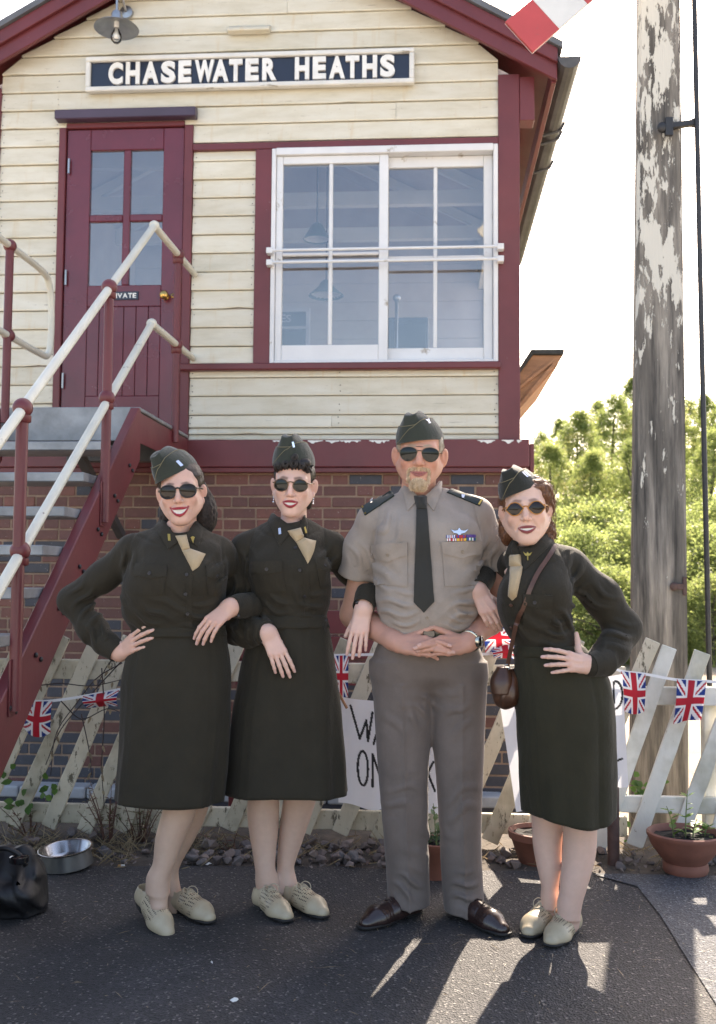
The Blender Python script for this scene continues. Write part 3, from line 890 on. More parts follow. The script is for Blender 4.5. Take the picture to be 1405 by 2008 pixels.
m = MB(); m.lathe([(0.013, 0.005), (0.018, -0.012), (0.034, -0.045), (0.038, -0.066), (0.033, -0.088), (0.018, -0.103), (0.001, -0.107)], 20, Ml); m.build('bulb', 'bulb_glass', wl, smooth=True)
m = MB(); m.lathe([(0.009, 0.0), (0.012, -0.03), (0.019, -0.05), (0.014, -0.07), (0.001, -0.074)], 12, Ml); m.build('filament_core', 'enamel_white', wl, smooth=True)
a_, b_, c_, d_ = WR(447, 47, 530, 63, -0.05)
m = MB(); m.prism([(a_, -0.024, c_), (a_, -0.075, c_ + 0.008), (a_, -0.07, c_ + 0.03), (a_, -0.024, d_)], (b_ - a_, 0, 0)); o = m.build('wall_vent', 'cream_board_paint', None, bevel=0.004); o.matrix_world = BM; tag(o, 'small cream vent hood on the gable boards above the sign', 'vent')

# ================================================================== STAIRS
st = empty('metal_staircase', mat=BM); tag(st, 'steel stair with maroon stringers and cream pipe handrails up to the door', 'staircase')
us = -_cu + 0.0                     # right edge of landing and flight in u
SUu = lambda px, py: SU(px, py, us)
uL = us - 0.80
PT = 2.172
def stp(name, mat, lo, hi, bevel=0.003):
    m = MB(); m.box(lo, hi); return m.build(name, mat, st, bevel=bevel)
stp('landing_plate', 'galvanised_steel', (uL, -1.215, PT - 0.02), (us, -0.08, PT))
stp('landing_edge', 'galvanised_steel', (uL, -1.225, PT - 0.19), (us - 0.05, -1.216, PT - 0.0005)); stp('landing_fascia', 'maroon_paint', (us - 0.006, -1.205, PT - 0.20), (us - 0.0005, -0.08, PT - 0.03))
stp('landing_beam', 'gutter_metal', (uL + 0.05, -1.1, PT - 0.2), (us - 0.06, -1.02, PT - 0.03)); stp('landing_beam', 'gutter_metal', (uL + 0.05, -0.3, PT - 0.2), (us - 0.06, -0.22, PT - 0.03))
m = MB(); m.bar((us - 0.45, -0.05, 1.5), (us - 0.45, -0.95, PT - 0.2), 0.05, 0.05); m.build('landing_bracket', 'gutter_metal', st)
ngo, nri = 0.2485, 0.1835
k = 0
zt, vt = 1.915, -1.44
while zt > 0.05:
    m = MB(); m.box((uL + 0.012, vt - ngo - 0.02, zt - 0.045), (us - 0.052, vt + 0.015, zt)); m.build('tread', 'galvanised_steel', st, bevel=0.004)
    zt -= nri; vt -= ngo
vb = -1.215 - (2.172) / 0.742
for (ua, ub) in ((us - 0.05, us), (uL - 0.04, uL + 0.01)):
    m = MB()
    top = [(ua, -1.19, PT - 0.006), (ua, -1.23, PT - 0.006), (ua, vb + 0.25, 0.0), (ua, vb + 0.62, 0.0), (ua, -1.19, 1.875)]
    m.prism(top, (ub - ua, 0, 0)); m.build('stringer', 'maroon_paint', st, bevel=0.004)
m = MB(); m.ball((0, 0, 0), (0.008, 0.011, 0.011), 8, 6); bo_ = m.build('bolt', 'black_iron', st, smooth=True); first = True
for i in range(11):
    for d in (0.0, 0.055):
        o = bo_ if first else bo_.copy()
        if not first: COL.objects.link(o)
        first = False; o.location = (us + 0.006, -1.40 - i * ngo + d, 1.825 - i * nri - d * 0.4)
ur = us + 0.012
def SR(px, py): v, z = SU(px, py, ur); return Vector((ur, v, z))
up_pts = [SR(215, 563), SR(45, 800)]; sl_d = (up_pts[1] - up_pts[0])
elb, el2 = SR(303, 443), SR(298, 635)
low_pts = [SR(210, 780), SR(40, 1080)]
for (pp, e, ep) in ((up_pts, elb, (390, 537)), (low_pts, el2, (383, 700))):
    d = pp[1] - pp[0]; far = pp[1] + d * 0.9
    v_end = -0.03; end = Vector((ur, v_end, e.z + 0.02))
    m = MB(); m.tube([far, e], 0.0215, 12); m.build('handrail', 'cream_pipe_paint', st, smooth=True, auto=40)
    m = MB(); m.tube([e, end], 0.0215, 12); m.build('handrail', 'cream_pipe_paint', st, smooth=True, auto=40)
    m = MB(); m.ball(e, 0.031); m.build('elbow_joint', 'cream_pipe_paint', st, smooth=True)
wp_v = SU(350, 500, ur)[0]
posts = [(up_pts[0], low_pts[0]), (up_pts[1], low_pts[1]), (Vector((ur, wp_v, elb.z + 0.01)), Vector((ur, wp_v, el2.z + 0.012))), (up_pts[1] + sl_d, low_pts[1] + sl_d)]
for i, (t, l) in enumerate(posts):
    zb = PT - 0.1 if i == 2 else l.z - 0.62
    m = MB(); m.tube([(t.x, t.y, t.z), (t.x, t.y, max(zb, 0.02))], 0.024, 12); m.build('post', 'maroon_paint', st, smooth=True, auto=40)
    for q in (t, l):
        m = MB(); m.ball(q, 0.04, 16, 10); m.lathe([(0.034, -0.03), (0.034, -0.055), (0.025, -0.06)], 14, Matrix.Translation(q)); m.build('ball_joint', 'maroon_paint', st, smooth=True)
    if i != 2:
        m = MB(); m.box((us + 0.0005, t.y - 0.035, max(zb, .02) - 0.02), (us + 0.008, t.y + 0.035, max(zb, .02) + 0.2)); m.build('post_bracket', 'maroon_paint', st, bevel=0.002)
# left-hand rail with its looped end by the wall
ulr = us - 0.735
def SLp(px, py): v, z = SU(px, py, ulr); return Vector((ulr, v, z))
pz = SLp(20, 482); lz_ = SLp(17, 658)
a1 = Vector((ulr, pz.y - 1.6, pz.z - 1.0)); a0_ = Vector((ulr, pz.y - 0.25, pz.z))
lp = cat_rom([Vector((ulr, pz.y - 0.25, pz.z)), pz, Vector((ulr, -0.82, pz.z)), Vector((ulr, -0.70, pz.z - 0.06)), Vector((ulr, -0.66, pz.z - 0.2)), Vector((ulr, -0.66, lz_.z + 0.12)), Vector((ulr, -0.70, lz_.z + 0.02)), Vector((ulr, -0.82, lz_.z)), lz_, Vector((ulr, pz.y - 0.25, lz_.z))], 48)
m = MB(); m.tube(lp, 0.0205, 10); m.build('handrail', 'cream_pipe_paint', st, smooth=True, auto=40)
for zz in (pz.z, lz_.z):
    m = MB(); m.tube([(ulr, pz.y - 0.25, zz), (ulr, pz.y - 0.25 - 2.6, zz - 2.6 * 0.756)], 0.0205, 10); m.build('handrail', 'cream_pipe_paint', st, smooth=True, auto=40)
m = MB(); m.tube([(ulr, pz.y, pz.z), (ulr, pz.y, PT - 0.1)], 0.023, 12); m.build('post', 'maroon_paint', st, smooth=True, auto=40)
for q in (pz, lz_):
    m = MB(); m.ball(q, 0.037, 16, 10); m.build('ball_joint', 'maroon_paint', st, smooth=True)
# ================================================================== GROUND
def tarmac_mat(name, dark, light, speck, rough=0.75):
    m, nd, ln, b = new_mat(name)
    tc = nd.new('ShaderNodeTexCoord'); co = tc.outputs['Object']
    n1 = noise_node(nd, ln, co, 1.3, 9, 0.7, None, 0.6)
    r1 = ramp(nd, [(0.3, tuple(c * .75 for c in dark)), (0.5, dark), (0.72, light)]); ln.new(n1.outputs['Fac'], r1.inputs['Fac'])
    vo = nd.new('ShaderNodeTexVoronoi'); vo.inputs['Scale'].default_value = 150; ln.new(co, vo.inputs['Vector'])
    hv = nd.new('ShaderNodeHueSaturation')
    sx = nd.new('ShaderNodeSeparateColor'); ln.new(vo.outputs['Color'], sx.inputs[0])
    mr = nd.new('ShaderNodeMapRange'); mr.inputs['To Min'].default_value = 0.45; mr.inputs['To Max'].default_value = 1.6
    ln.new(sx.outputs[0], mr.inputs['Value']); ln.new(mr.outputs[0], hv.inputs['Value']); ln.new(r1.outputs['Color'], hv.inputs['Color'])
    rs = ramp(nd, [(0.955, (0, 0, 0)), (0.965, (1, 1, 1))]); ln.new(sx.outputs[1], rs.inputs['Fac'])
    mx = nd.new('ShaderNodeMixRGB'); mx.inputs['Color2'].default_value = (*speck, 1)
    ln.new(rs.outputs['Color'], mx.inputs['Fac']); ln.new(hv.outputs['Color'], mx.inputs['Color1'])
    ln.new(mx.outputs['Color'], b.inputs['Base Color'])
    b.inputs['Roughness'].default_value = rough
    bp = nd.new('ShaderNodeBump'); bp.inputs['Strength'].default_value = 1.0; bp.inputs['Distance'].default_value = 0.006
    ln.new(vo.outputs['Distance'], bp.inputs['Height'])
    n2 = noise_node(nd, ln, co, 45, 4); bp2 = nd.new('ShaderNodeBump'); bp2.inputs['Strength'].default_value = 0.5; bp2.inputs['Distance'].default_value = 0.006
    ln.new(n2.outputs['Fac'], bp2.inputs['Height']); ln.new(bp.outputs[0], bp2.inputs['Normal']); ln.new(bp2.outputs[0], b.inputs['Normal'])
tarmac_mat('tarmac', (0.025, 0.023, 0.024), (0.042, 0.039, 0.041), (0.15, 0.14, 0.13))
tarmac_mat('smooth_tarmac', (0.052, 0.056, 0.066), (0.072, 0.077, 0.088), (0.18, 0.18, 0.18))

def ground_mat():
    m, nd, ln, b = new_mat('yard_gravel')
    tc = nd.new('ShaderNodeTexCoord'); co = tc.outputs['Object']
    n1 = noise_node(nd, ln, co, 0.7, 8, 0.65)
    r1 = ramp(nd, [(0.35, (0.20, 0.155, 0.11)), (0.6, (0.36, 0.30, 0.225)), (0.8, (0.44, 0.38, 0.30))]); ln.new(n1.outputs['Fac'], r1.inputs['Fac'])
    n2 = noise_node(nd, ln, co, 30, 5, 0.7)
    mr = nd.new('ShaderNodeMapRange'); mr.inputs['To Min'].default_value = 0.55; mr.inputs['To Max'].default_value = 1.4; ln.new(n2.outputs['Fac'], mr.inputs['Value'])
    hv = nd.new('ShaderNodeHueSaturation'); ln.new(mr.outputs[0], hv.inputs['Value']); ln.new(r1.outputs['Color'], hv.inputs['Color'])
    ln.new(hv.outputs['Color'], b.inputs['Base Color']); b.inputs['Roughness'].default_value = 0.95
    bp = nd.new('ShaderNodeBump'); bp.inputs['Strength'].default_value = 0.8; bp.inputs['Distance'].default_value = 0.02
    ln.new(n2.outputs['Fac'], bp.inputs['Height']); ln.new(bp.outputs[0], b.inputs['Normal'])
ground_mat()
simple('dirt', (0.060, 0.047, 0.036), 0.95, 0.45, 14, 0.9, 60)
simple('meadow', (0.075, 0.105, 0.030), 0.95, 0.45, 1.5, 0.5, 20)

def sheet(name, pts, z, mat, kind='structure', sub=0):
    m = MB(); m.add([(p[0], p[1], z) for p in pts], [tuple(range(len(pts)))])
    o = m.build(name, mat); tag(o, kind=kind)
    if o.data.polygons[0].normal.z < 0: o.data.flip_normals()
    return o
sheet('ground', [(-400, -60), (400, -60), (400, 600), (-400, 600)], -0.30, 'yard_gravel')
rg = random.Random(4)
edge = [(-6 + i * 0.25, 4.40 - 0.03 * (-6 + i * 0.25) + rg.uniform(-0.035, 0.035)) for i in range(50)]
# the old tarmac ends in a ragged lip beside the flower bed
tm = MB(); n = len(edge)
tm.add([(x, 1.3, 0.004) for x, y in edge] + [(x, y, 0.004) for x, y in edge] + [(x, y + 0.03, -0.012) for x, y in edge],
       [(i, i + 1, n + i + 1, n + i) for i in range(n - 1)] + [(n + i, n + i + 1, 2 * n + i + 1, 2 * n + i) for i in range(n - 1)])
o = tm.build('tarmac', 'tarmac'); tag(o, kind='structure')
pp = [G(px, py) for px, py in ((1165, 1719), (1250, 1742), (1296, 1800), (1345, 1880), (1405, 1975), (1440, 2040))]
path_pts = [(p.x, p.y) for p in pp] + [(3.2, pp[-1].y - 0.3), (6, 3.0), (6, 4.22), (2.2, 4.28), (1.1, 4.345)]
sheet('tarmac_path', path_pts, 0.009, 'smooth_tarmac')
bd_ = MB(); bd_.prism([(-6, 4.2, -0.31), (6, 4.2, -0.31), (6, 4.75, -0.31), (1.5, 5.0, -0.31), (-6, 5.6, -0.31)], (0, 0, 0.31)); bed = bd_.build('planting_bed', 'dirt'); tag(bed, kind='structure')
simple('bounce_concrete', (0.50, 0.47, 0.42), 0.9, 0.12, 2, 0.3, 40)
sheet('bounce_ground', [(-30, -30), (30, -30), (30, 1.35), (-30, 1.35)], 0.0, 'bounce_concrete')  # pale paving added out of view to bounce fill light onto the people
sheet('meadow', [(-60, 24.5), (120, 20.5), (300, 400), (-200, 400)], -0.294, 'meadow')
# wooded bank rising behind
bk_ = MB(); pts = []
for j in range(12):
    for i in range(40):
        x = -30 + i * 3.0; y = 26 + j * 4
        pts.append((x, y, -0.29 + max(0, (y - 27)) * 0.07 + 0.5 * mnoise.noise(Vector((x * .1, y * .1, 0))) * (1 if j else 0)))
bk_.grid(pts, 40, 12); tag(bk_.build('wooded_bank', 'meadow', smooth=True), kind='structure')

# stones in the bed -------------------------------------------------
def stone_mat():
    m, nd, ln, b = new_mat('bed_stone')
    oi = nd.new('ShaderNodeObjectInfo'); rc = ramp(nd, [(0, (0.085, 0.068, 0.066)), (0.3, (0.15, 0.115, 0.10)), (0.55, (0.10, 0.095, 0.10)), (0.8, (0.19, 0.15, 0.13)), (1, (0.12, 0.085, 0.075))])
    ln.new(oi.outputs['Random'], rc.inputs['Fac'])
    tc = nd.new('ShaderNodeTexCoord'); n1 = noise_node(nd, ln, tc.outputs['Object'], 3, 6, 0.65)
    mr = nd.new('ShaderNodeMapRange'); mr.inputs['To Min'].default_value = 0.5; mr.inputs['To Max'].default_value = 1.5; ln.new(n1.outputs['Fac'], mr.inputs['Value'])
    hv = nd.new('ShaderNodeHueSaturation'); ln.new(mr.outputs[0], hv.inputs['Value']); ln.new(rc.outputs['Color'], hv.inputs['Color'])
    ln.new(hv.outputs['Color'], b.inputs['Base Color']); b.inputs['Roughness'].default_value = 0.85
stone_mat()
stone_me = []
for s in range(9):
    bm = bmesh.new(); rs = random.Random(s)
    for _ in range(13):
        v = Vector((rs.gauss(0, 1), rs.gauss(0, 1), rs.gauss(0, 1))).normalized()
        bm.verts.new((v.x * rs.uniform(.75, 1), v.y * rs.uniform(.6, .95), v.z * rs.uniform(.5, .75)))
    bmesh.ops.convex_hull(bm, input=bm.verts)
    for v in [v for v in bm.verts if not v.link_faces]: bm.verts.remove(v)
    bmesh.ops.bevel(bm, geom=bm.edges[:], offset=0.07, segments=1, affect='EDGES', clamp_overlap=True)
    me = bpy.data.meshes.new('stone'); bm.to_mesh(me); bm.free(); me.materials.append(MATS['bed_stone']); stone_me.append(me)
rs = random.Random(21)
spots = []
for i in range(285):
    t = rs.random()
    if t < 0.62: x = rs.uniform(-0.75, 0.35)
    elif t < 0.85: x = rs.uniform(0.35, 2.3)
    else: x = rs.uniform(-1.7, -0.75)
    y0 = 4.43 - 0.03 * x
    y = y0 + abs(rs.gauss(0.02, 0.17)); y = min(y, 5.1)
    r = rs.uniform(0.012, 0.042) * (1.3 if rs.random() < .18 else 1) * (0.75 if x > 1.0 else 1)
    spots.append((x, y, r))
for (x, y, r) in spots:
    o = bpy.data.objects.new('stone', rs.choice(stone_me)); COL.objects.link(o); o.parent = bed
    zz = r * 0.42 + (0.03 * rs.random() if rs.random() < 0.4 else 0)
    o.location = (x, y, zz); o.scale = (r, r, r); o.rotation_euler = (rs.uniform(-.5, .5), rs.uniform(-.5, .5), rs.uniform(0, 6.3))
small = MB()
for i in range(900):
    x = rs.uniform(-1.9, 2.6); y = 4.40 - 0.03 * x + abs(rs.gauss(0, .3)); r = rs.uniform(0.004, 0.014)
    a = [Vector((rs.gauss(0, 1), rs.gauss(0, 1), rs.gauss(0, 1))).normalized() * r for _ in range(4)]
    small.add([Vector((x, y, r * 0.6)) + q for q in a], [(0, 1, 2), (0, 2, 3), (0, 3, 1), (1, 3, 2)])
tag(small.build('grit', 'bed_stone'), 'loose grit between the stones by the fence', 'grit', kind='stuff')

# ================================================================== FENCE
def fence_mat(name, paint, wood, amt):
    m, nd, ln, b = new_mat(name)
    tc = nd.new('ShaderNodeTexCoord'); oi = nd.new('ShaderNodeObjectInfo')
    off = nd.new('ShaderNodeVectorMath'); off.operation = 'ADD'; ml = nd.new('ShaderNodeMath'); ml.operation = 'MULTIPLY'; ml.inputs[1].default_value = 23
    ln.new(oi.outputs['Random'], ml.inputs[0]); ln.new(tc.outputs['Object'], off.inputs[0]); ln.new(ml.outputs[0], off.inputs[1])
    v = off.outputs[0]
    n1 = noise_node(nd, ln, v, 5, 6, 0.65, (1, 1, 0.6)); r1 = ramp(nd, [(0.3, tuple(c * .78 for c in paint)), (0.65, paint)]); ln.new(n1.outputs['Fac'], r1.inputs['Fac'])
    n2 = noise_node(nd, ln, v, 38, 9, 0.75, (1, 1, 0.35)); r2 = ramp(nd, [(amt, (0, 0, 0)), (amt + 0.05, (1, 1, 1))]); ln.new(n2.outputs['Fac'], r2.inputs['Fac'])
    mx = nd.new('ShaderNodeMixRGB'); mx.inputs['Color2'].default_value = (*wood, 1); ln.new(r2.outputs['Color'], mx.inputs['Fac']); ln.new(r1.outputs['Color'], mx.inputs['Color1'])
    n5 = noise_node(nd, ln, v, 3.2, 4, 0.6); r5 = ramp(nd, [(0.48, (0, 0, 0)), (0.75, (0.75, 0.75, 0.75))]); ln.new(n5.outputs['Fac'], r5.inputs['Fac'])
    mx2 = nd.new('ShaderNodeMixRGB'); mx2.inputs['Color2'].default_value = (wood[0] * .9, wood[1] * .95, wood[2] * .7, 1); ln.new(r5.outputs['Color'], mx2.inputs['Fac']); ln.new(mx.outputs['Color'], mx2.inputs['Color1'])
    ln.new(mx2.outputs['Color'], b.inputs['Base Color']); b.inputs['Roughness'].default_value = 0.8
    bp = nd.new('ShaderNodeBump'); bp.inputs['Strength'].default_value = 0.6; bp.inputs['Distance'].default_value = 0.004; ln.new(n2.outputs['Fac'], bp.inputs['Height']); ln.new(bp.outputs[0], b.inputs['Normal'])
fence_mat('grimy_fence_paint', (0.60, 0.54, 0.42), (0.12, 0.10, 0.07), 0.56)
fence_mat('white_fence_paint', (0.68, 0.67, 0.61), (0.24, 0.21, 0.15), 0.64)
simple('rusty_pipe', (0.07, 0.038, 0.032), 0.7, 0.4, 18, 0.4, 60)
def FD(x): return 4.80 - 0.0717 * x
def fence(name, label, bottoms, lean, xr, rails, mat, ztop, zbot, yoff=0.0):
    root = empty(name, (bottoms[0], FD(bottoms[0]), 0)); tag(root, label, 'fence')
    off = root.location.copy()
    rf = random.Random(len(bottoms))
    for bx in bottoms:
        ln_ = lean + rf.uniform(-0.02, 0.02); zb = zbot + rf.uniform(-0.012, 0.02); ztp = ztop + rf.uniform(-0.02, 0.02)
        tx = bx + (ztp - zb) * ln_
        a = Vector((bx, FD(bx) + yoff, zb)); b = Vector((tx, FD(tx) + yoff, ztp))
        d = (b - a).normalized(); nrm = Vector((-0.0717, -1, 0)).normalized(); s = d.cross(nrm).normalized()
        w = 0.037 + rf.uniform(-.003, .003); t = 0.016
        m = MB(off=off); n = 8; vs = []
        for i in range(n + 1):
            p = a + (b - a) * (i / n); ww = w + rf.uniform(-.0015, .0015)
            for (sx, sy) in ((-1, 0), (1, 0), (1, 1), (-1, 1)):
                vs.append(p + s * ww * sx - nrm * (t * sy) + s * rf.uniform(-.001, .001))
        fs = []
        for i in range(n):
            for k in range(4): fs.append((i * 4 + k, i * 4 + (k + 1) % 4, (i + 1) * 4 + (k + 1) % 4, (i + 1) * 4 + k))
        fs += [(3, 2, 1, 0), tuple(n * 4 + k for k in range(4))]
        m.add(vs, fs); m.build('picket', mat, root, bevel=0.003)
    for (z0, z1) in rails:
        m = MB(off=off)
        a = Vector((xr[0], FD(xr[0]) + 0.035 + yoff, (z0 + z1) / 2)); b = Vector((xr[1], FD(xr[1]) + 0.035 + yoff, (z0 + z1) / 2))
        m.bar(a, b, 0.032, z1 - z0); m.build('rail', mat, root, bevel=0.004)
    return root
def zat(py, px): return P(px, py, FD((px - 702) / 2000 * 4.8)).z
b_left = [(x_ - 702) / 2000 * 4.86 for x_ in range(-110, 1165, 71)]
fl_ = fence('picket_fence', 'grimy cream fence of slanted pickets along the brick base', b_left, 0.43, (-2.4, 1.24), [(zat(1333, 150), zat(1294, 150)), (zat(1615, 80), zat(1577, 80))], 'grimy_fence_paint', zat(1252, 500), 0.035)
for x in (-1.05, 0.42):
    m = MB(off=fl_.location); m.box((x - .04, FD(x) + .055, -0.1), (x + .04, FD(x) + .13, 0.8)); m.build('fence_post', 'grimy_fence_paint', fl_, bevel=.004)
b_right = [(x_ - 702) / 2000 * 4.72 for x_ in (1166, 1236, 1309, 1381, 1453, 1525, 1597)]
fr_ = fence('picket_fence', 'whiter fence panel of slanted pickets in front of the tall post', b_right, 0.365, (1.20, 3.2), [(zat(1384, 1350), zat(1348, 1350)), (zat(1596, 1320), zat(1563, 1320))], 'white_fence_paint', zat(1271, 1340), 0.012, -0.02)
for x in (1.62, 2.9):
    m = MB(off=fr_.location); m.box((x - .03, FD(x) + .03, -0.1), (x + .03, FD(x) + .085, 0.72)); m.build('fence_post', 'white_fence_paint', fr_, bevel=.004)
m = MB(); q = G(1206, 1698); m.tube([(q.x, q.y + 0.02, -0.1), (q.x, q.y + 0.02, 0.33)], 0.026, 14); o = m.build('pipe_stub', 'rusty_pipe', smooth=True, auto=40); tag(o, 'short rusty brown pipe standing at the fence joint', 'pipe')

# maroon boarded bench against the wall, glimpsed behind the couple
bn = empty('boarded_bench', (-0.2, 5.9, -0.3)); tag(bn, 'maroon boarded bench back behind the fence', 'bench')
for i, (ya, yb) in enumerate(((1196, 1243), (1247, 1292), (1296, 1345))):
    a = P(600, yb, 5.9).z + .3; b = P(600, ya, 5.9).z + .3
    m = MB(); m.box((-0.5, 0, a + .003), (0.75, 0.03, b - .003)); m.build('slat', 'maroon_paint', bn, bevel=.003)
for x in (-0.45, 0.70):
    m = MB(); m.box((x - 0.03, 0.031, 0), (x + .03, 0.09, P(600, 1196, 5.9).z + .3)); m.build('leg', 'maroon_paint', bn, bevel=.003)
m = MB(); m.box((-0.5, -0.40, 0.40), (0.75, -0.005, 0.44)); m.build('seat', 'maroon_paint', bn, bevel=.004)
for x in (-0.45, 0.70):
    m = MB(); m.box((x - 0.03, -0.38, 0), (x + .03, -0.33, 0.399)); m.build('leg', 'maroon_paint', bn, bevel=.003)

# ================================================================== SIGNAL POST
def post_mat():
    m, nd, ln, b = new_mat('peeling_post')
    tc = nd.new('ShaderNodeTexCoord'); co = tc.outputs['Object']
    n1 = noise_node(nd, ln, co, 22, 8, 0.7, (1, 1, 0.055)); r1 = ramp(nd, [(0.32, (0.055, 0.050, 0.046)), (0.5, (0.22, 0.196, 0.168)), (0.72, (0.42, 0.375, 0.315))]); ln.new(n1.outputs['Fac'], r1.inputs['Fac'])
    # height-dependent: darker tar-stained higher, bare wood lower
    sep = nd.new('ShaderNodeSeparateXYZ'); ln.new(co, sep.inputs[0])
    n2 = noise_node(nd, ln, co, 8.5, 12, 0.68, (2.4, 2.4, 0.55), 0.25)
    n2b = noise_node(nd, ln, co, 1.6, 2, 0.5, (2.0, 2.0, 0.7))
    adv = nd.new('ShaderNodeMath'); adv.operation = 'ADD'
    ml = nd.new('ShaderNodeMath'); ml.operation = 'MULTIPLY'; ml.inputs[1].default_value = 0.5
    ln.new(n2b.outputs['Fac'], ml.inputs[0]); ln.new(n2.outputs['Fac'], adv.inputs[0]); ln.new(ml.outputs[0], adv.inputs[1])
    mr = nd.new('ShaderNodeMapRange'); mr.inputs['From Min'].default_value = 1.2; mr.inputs['From Max'].default_value = 3.6; mr.inputs['To Min'].default_value = -0.13; mr.inputs['To Max'].default_value = 0.045
    ln.new(sep.outputs[2], mr.inputs['Value'])
    ad2 = nd.new('ShaderNodeMath'); ad2.operation = 'ADD'; ln.new(adv.outputs[0], ad2.inputs[0]); ln.new(mr.outputs[0], ad2.inputs[1])
    r2 = ramp(nd, [(0.795, (0, 0, 0)), (0.81, (1, 1, 1))]); ln.new(ad2.outputs[0], r2.inputs['Fac'])
    mx = nd.new('ShaderNodeMixRGB'); mx.inputs['Color2'].default_value = (0.56, 0.53, 0.46, 1); ln.new(r2.outputs['Color'], mx.inputs['Fac'])
    # black weathering
    n3 = noise_node(nd, ln, co, 4.0, 6, 0.6, (2.5, 2.5, 0.3)); r3 = ramp(nd, [(0.45, (0.28, 0.28, 0.28)), (0.62, (1, 1, 1))]); ln.new(n3.outputs['Fac'], r3.inputs['Fac'])
    mm = nd.new('ShaderNodeMixRGB'); mm.blend_type = 'MULTIPLY'; mm.inputs['Fac'].default_value = 0.75; ln.new(r1.outputs['Color'], mm.inputs['Color1']); ln.new(r3.outputs['Color'], mm.inputs['Color2'])
    ln.new(mm.outputs['Color'], mx.inputs['Color1']); ln.new(mx.outputs['Color'], b.inputs['Base Color']); b.inputs['Roughness'].default_value = 0.85
    ad3 = nd.new('ShaderNodeMath'); ad3.operation = 'ADD'; ln.new(n1.outputs['Fac'], ad3.inputs[0]); ln.new(r2.outputs['Color'], ad3.inputs[1])
    bp = nd.new('ShaderNodeBump'); bp.inputs['Strength'].default_value = 0.7; bp.inputs['Distance'].default_value = 0.006; ln.new(ad3.outputs[0], bp.inputs['Height']); ln.new(bp.outputs[0], b.inputs['Normal'])
post_mat()
PD = 5.25
pb = P(1305, 1560, PD); pt_ = P(1304.5, 0, PD)
yaw = R(-12)
sp_root = empty('signal_post', (pb.x, PD + 0.13, -0.3)); tag(sp_root, 'tall weathered wooden signal post with peeling white paint', 'post')
m = MB(); RW = [(0.3, 0.141), (1.5, 0.134), (4.6, 0.108), (6.5, 0.098)]
sx = (pt_.x - pb.x) / pt_.z
vs = []
for z, hw in [( -0.1, 0.142)] + RW:
    c = 0.018
    for (a, b) in ((-hw + c, -hw), (hw - c, -hw), (hw, -hw + c), (hw, hw - c), (hw - c, hw), (-hw + c, hw), (-hw, hw - c), (-hw, -hw + c)):
        vs.append((a * math.cos(yaw) - b * math.sin(yaw) + sx * (z - .3), a * math.sin(yaw) + b * math.cos(yaw), z))
fs = []
for i in range(len(RW)):
    for k in range(8): fs.append((i * 8 + k, i * 8 + (k + 1) % 8, (i + 1) * 8 + (k + 1) % 8, (i + 1) * 8 + k))
fs.append(tuple(len(RW) * 8 + k for k in range(8)))
m.add(vs, fs); m.build('timber', 'peeling_post', sp_root)
def PL(px, py, d): return P(px, py, d) - sp_root.location
m = MB(); a = PL(1300, 250, PD - 0.03); b = PL(1362, 241, PD - 0.0)
m.bar(a, b, 0.035, 0.03); m.ball(a, (0.03, 0.02, 0.03)); m.bar(a + Vector((0.03, -.01, -0.05)), a + Vector((0.03, -.01, 0.05)), 0.04, 0.02, up=(0, 1, 0)); m.tube([b + Vector((0, 0, -0.02)), b + Vector((0, 0, 0.02))], 0.02, 10); m.build('rod_guide', 'black_iron', sp_root, bevel=.003)
m = MB(); a = PL(1322, 1150, PD - 0.03)
m.ball(a, (0.022, 0.012, 0.022)); m.bar(a, a + Vector((0.06, 0.0, 0.0)), 0.012, 0.03, up=(0, 0, 1)); m.bar(a + Vector((0.055, 0, -0.045)), a + Vector((0.055, 0, .05)), 0.02, 0.014, up=(0, 1, 0)); m.build('rusty_bracket', 'rusty_pipe', sp_root, bevel=.003)
m = MB(); m.tube([PL(1360.5, -200, PD - 0.02), PL(1362, 0, PD - 0.02), PL(1375, 600, PD - 0.02), PL(1392, 1345, PD - 0.02)], 0.0135, 10); m.build('signal_rod', 'black_iron', sp_root, smooth=True, auto=40)
# semaphore arm
simple('arm_red', (0.42, 0.055, 0.055), 0.5, 0.1, 5, 0.15, 30, wear=(0.25, 0.08, 0.07), wear_amt=.62); simple('arm_white', (0.60, 0.60, 0.58), 0.5, 0.08, 5, 0.15, 30)
AD = PD - 0.12
c0 = P(1018.5, 71.5, AD); c1 = P(1304, -172, AD); ax = (c1 - c0); L = ax.length; ax.normalize(); nv = Vector((0, -1, 0)); sv = ax.cross(nv).normalized()
arm = empty('semaphore', (c1.x, c1.y, c1.z)); tag(arm, 'red and white striped semaphore blade drooping from the post top', 'signal')
hw = 0.108
def armpiece(t0, t1, mat):
    m = MB(off=c1); a = c0 + ax * t0; b = c0 + ax * t1; w0 = hw * (1 - 0.12 * t0 / L); w1 = hw * (1 - 0.12 * t1 / L)
    m.prism([a - sv * w0, b - sv * w1, b + sv * w1, a + sv * w0], (0, 0.022, 0)); m.build('arm_band', mat, arm, bevel=.002)
    m = MB(off=c1); y_ = Vector((0, 0.0225, 0)); m.prism([a - sv * w0 + y_, b - sv * w1 + y_, b + sv * w1 + y_, a + sv * w0 + y_], (0, 0.003, 0)); m.build('arm_back', 'arm_white', arm)
armpiece(0, 0.185, 'arm_red'); armpiece(0.1852, 0.385, 'arm_white'); armpiece(0.3852, L + 0.2, 'arm_red')
m = MB(off=c1); m.tube([c1 + Vector((0, -0.03, 0)), c1 + Vector((0, 0.2, 0))], 0.03, 14); m.build('pivot', 'black_iron', arm)

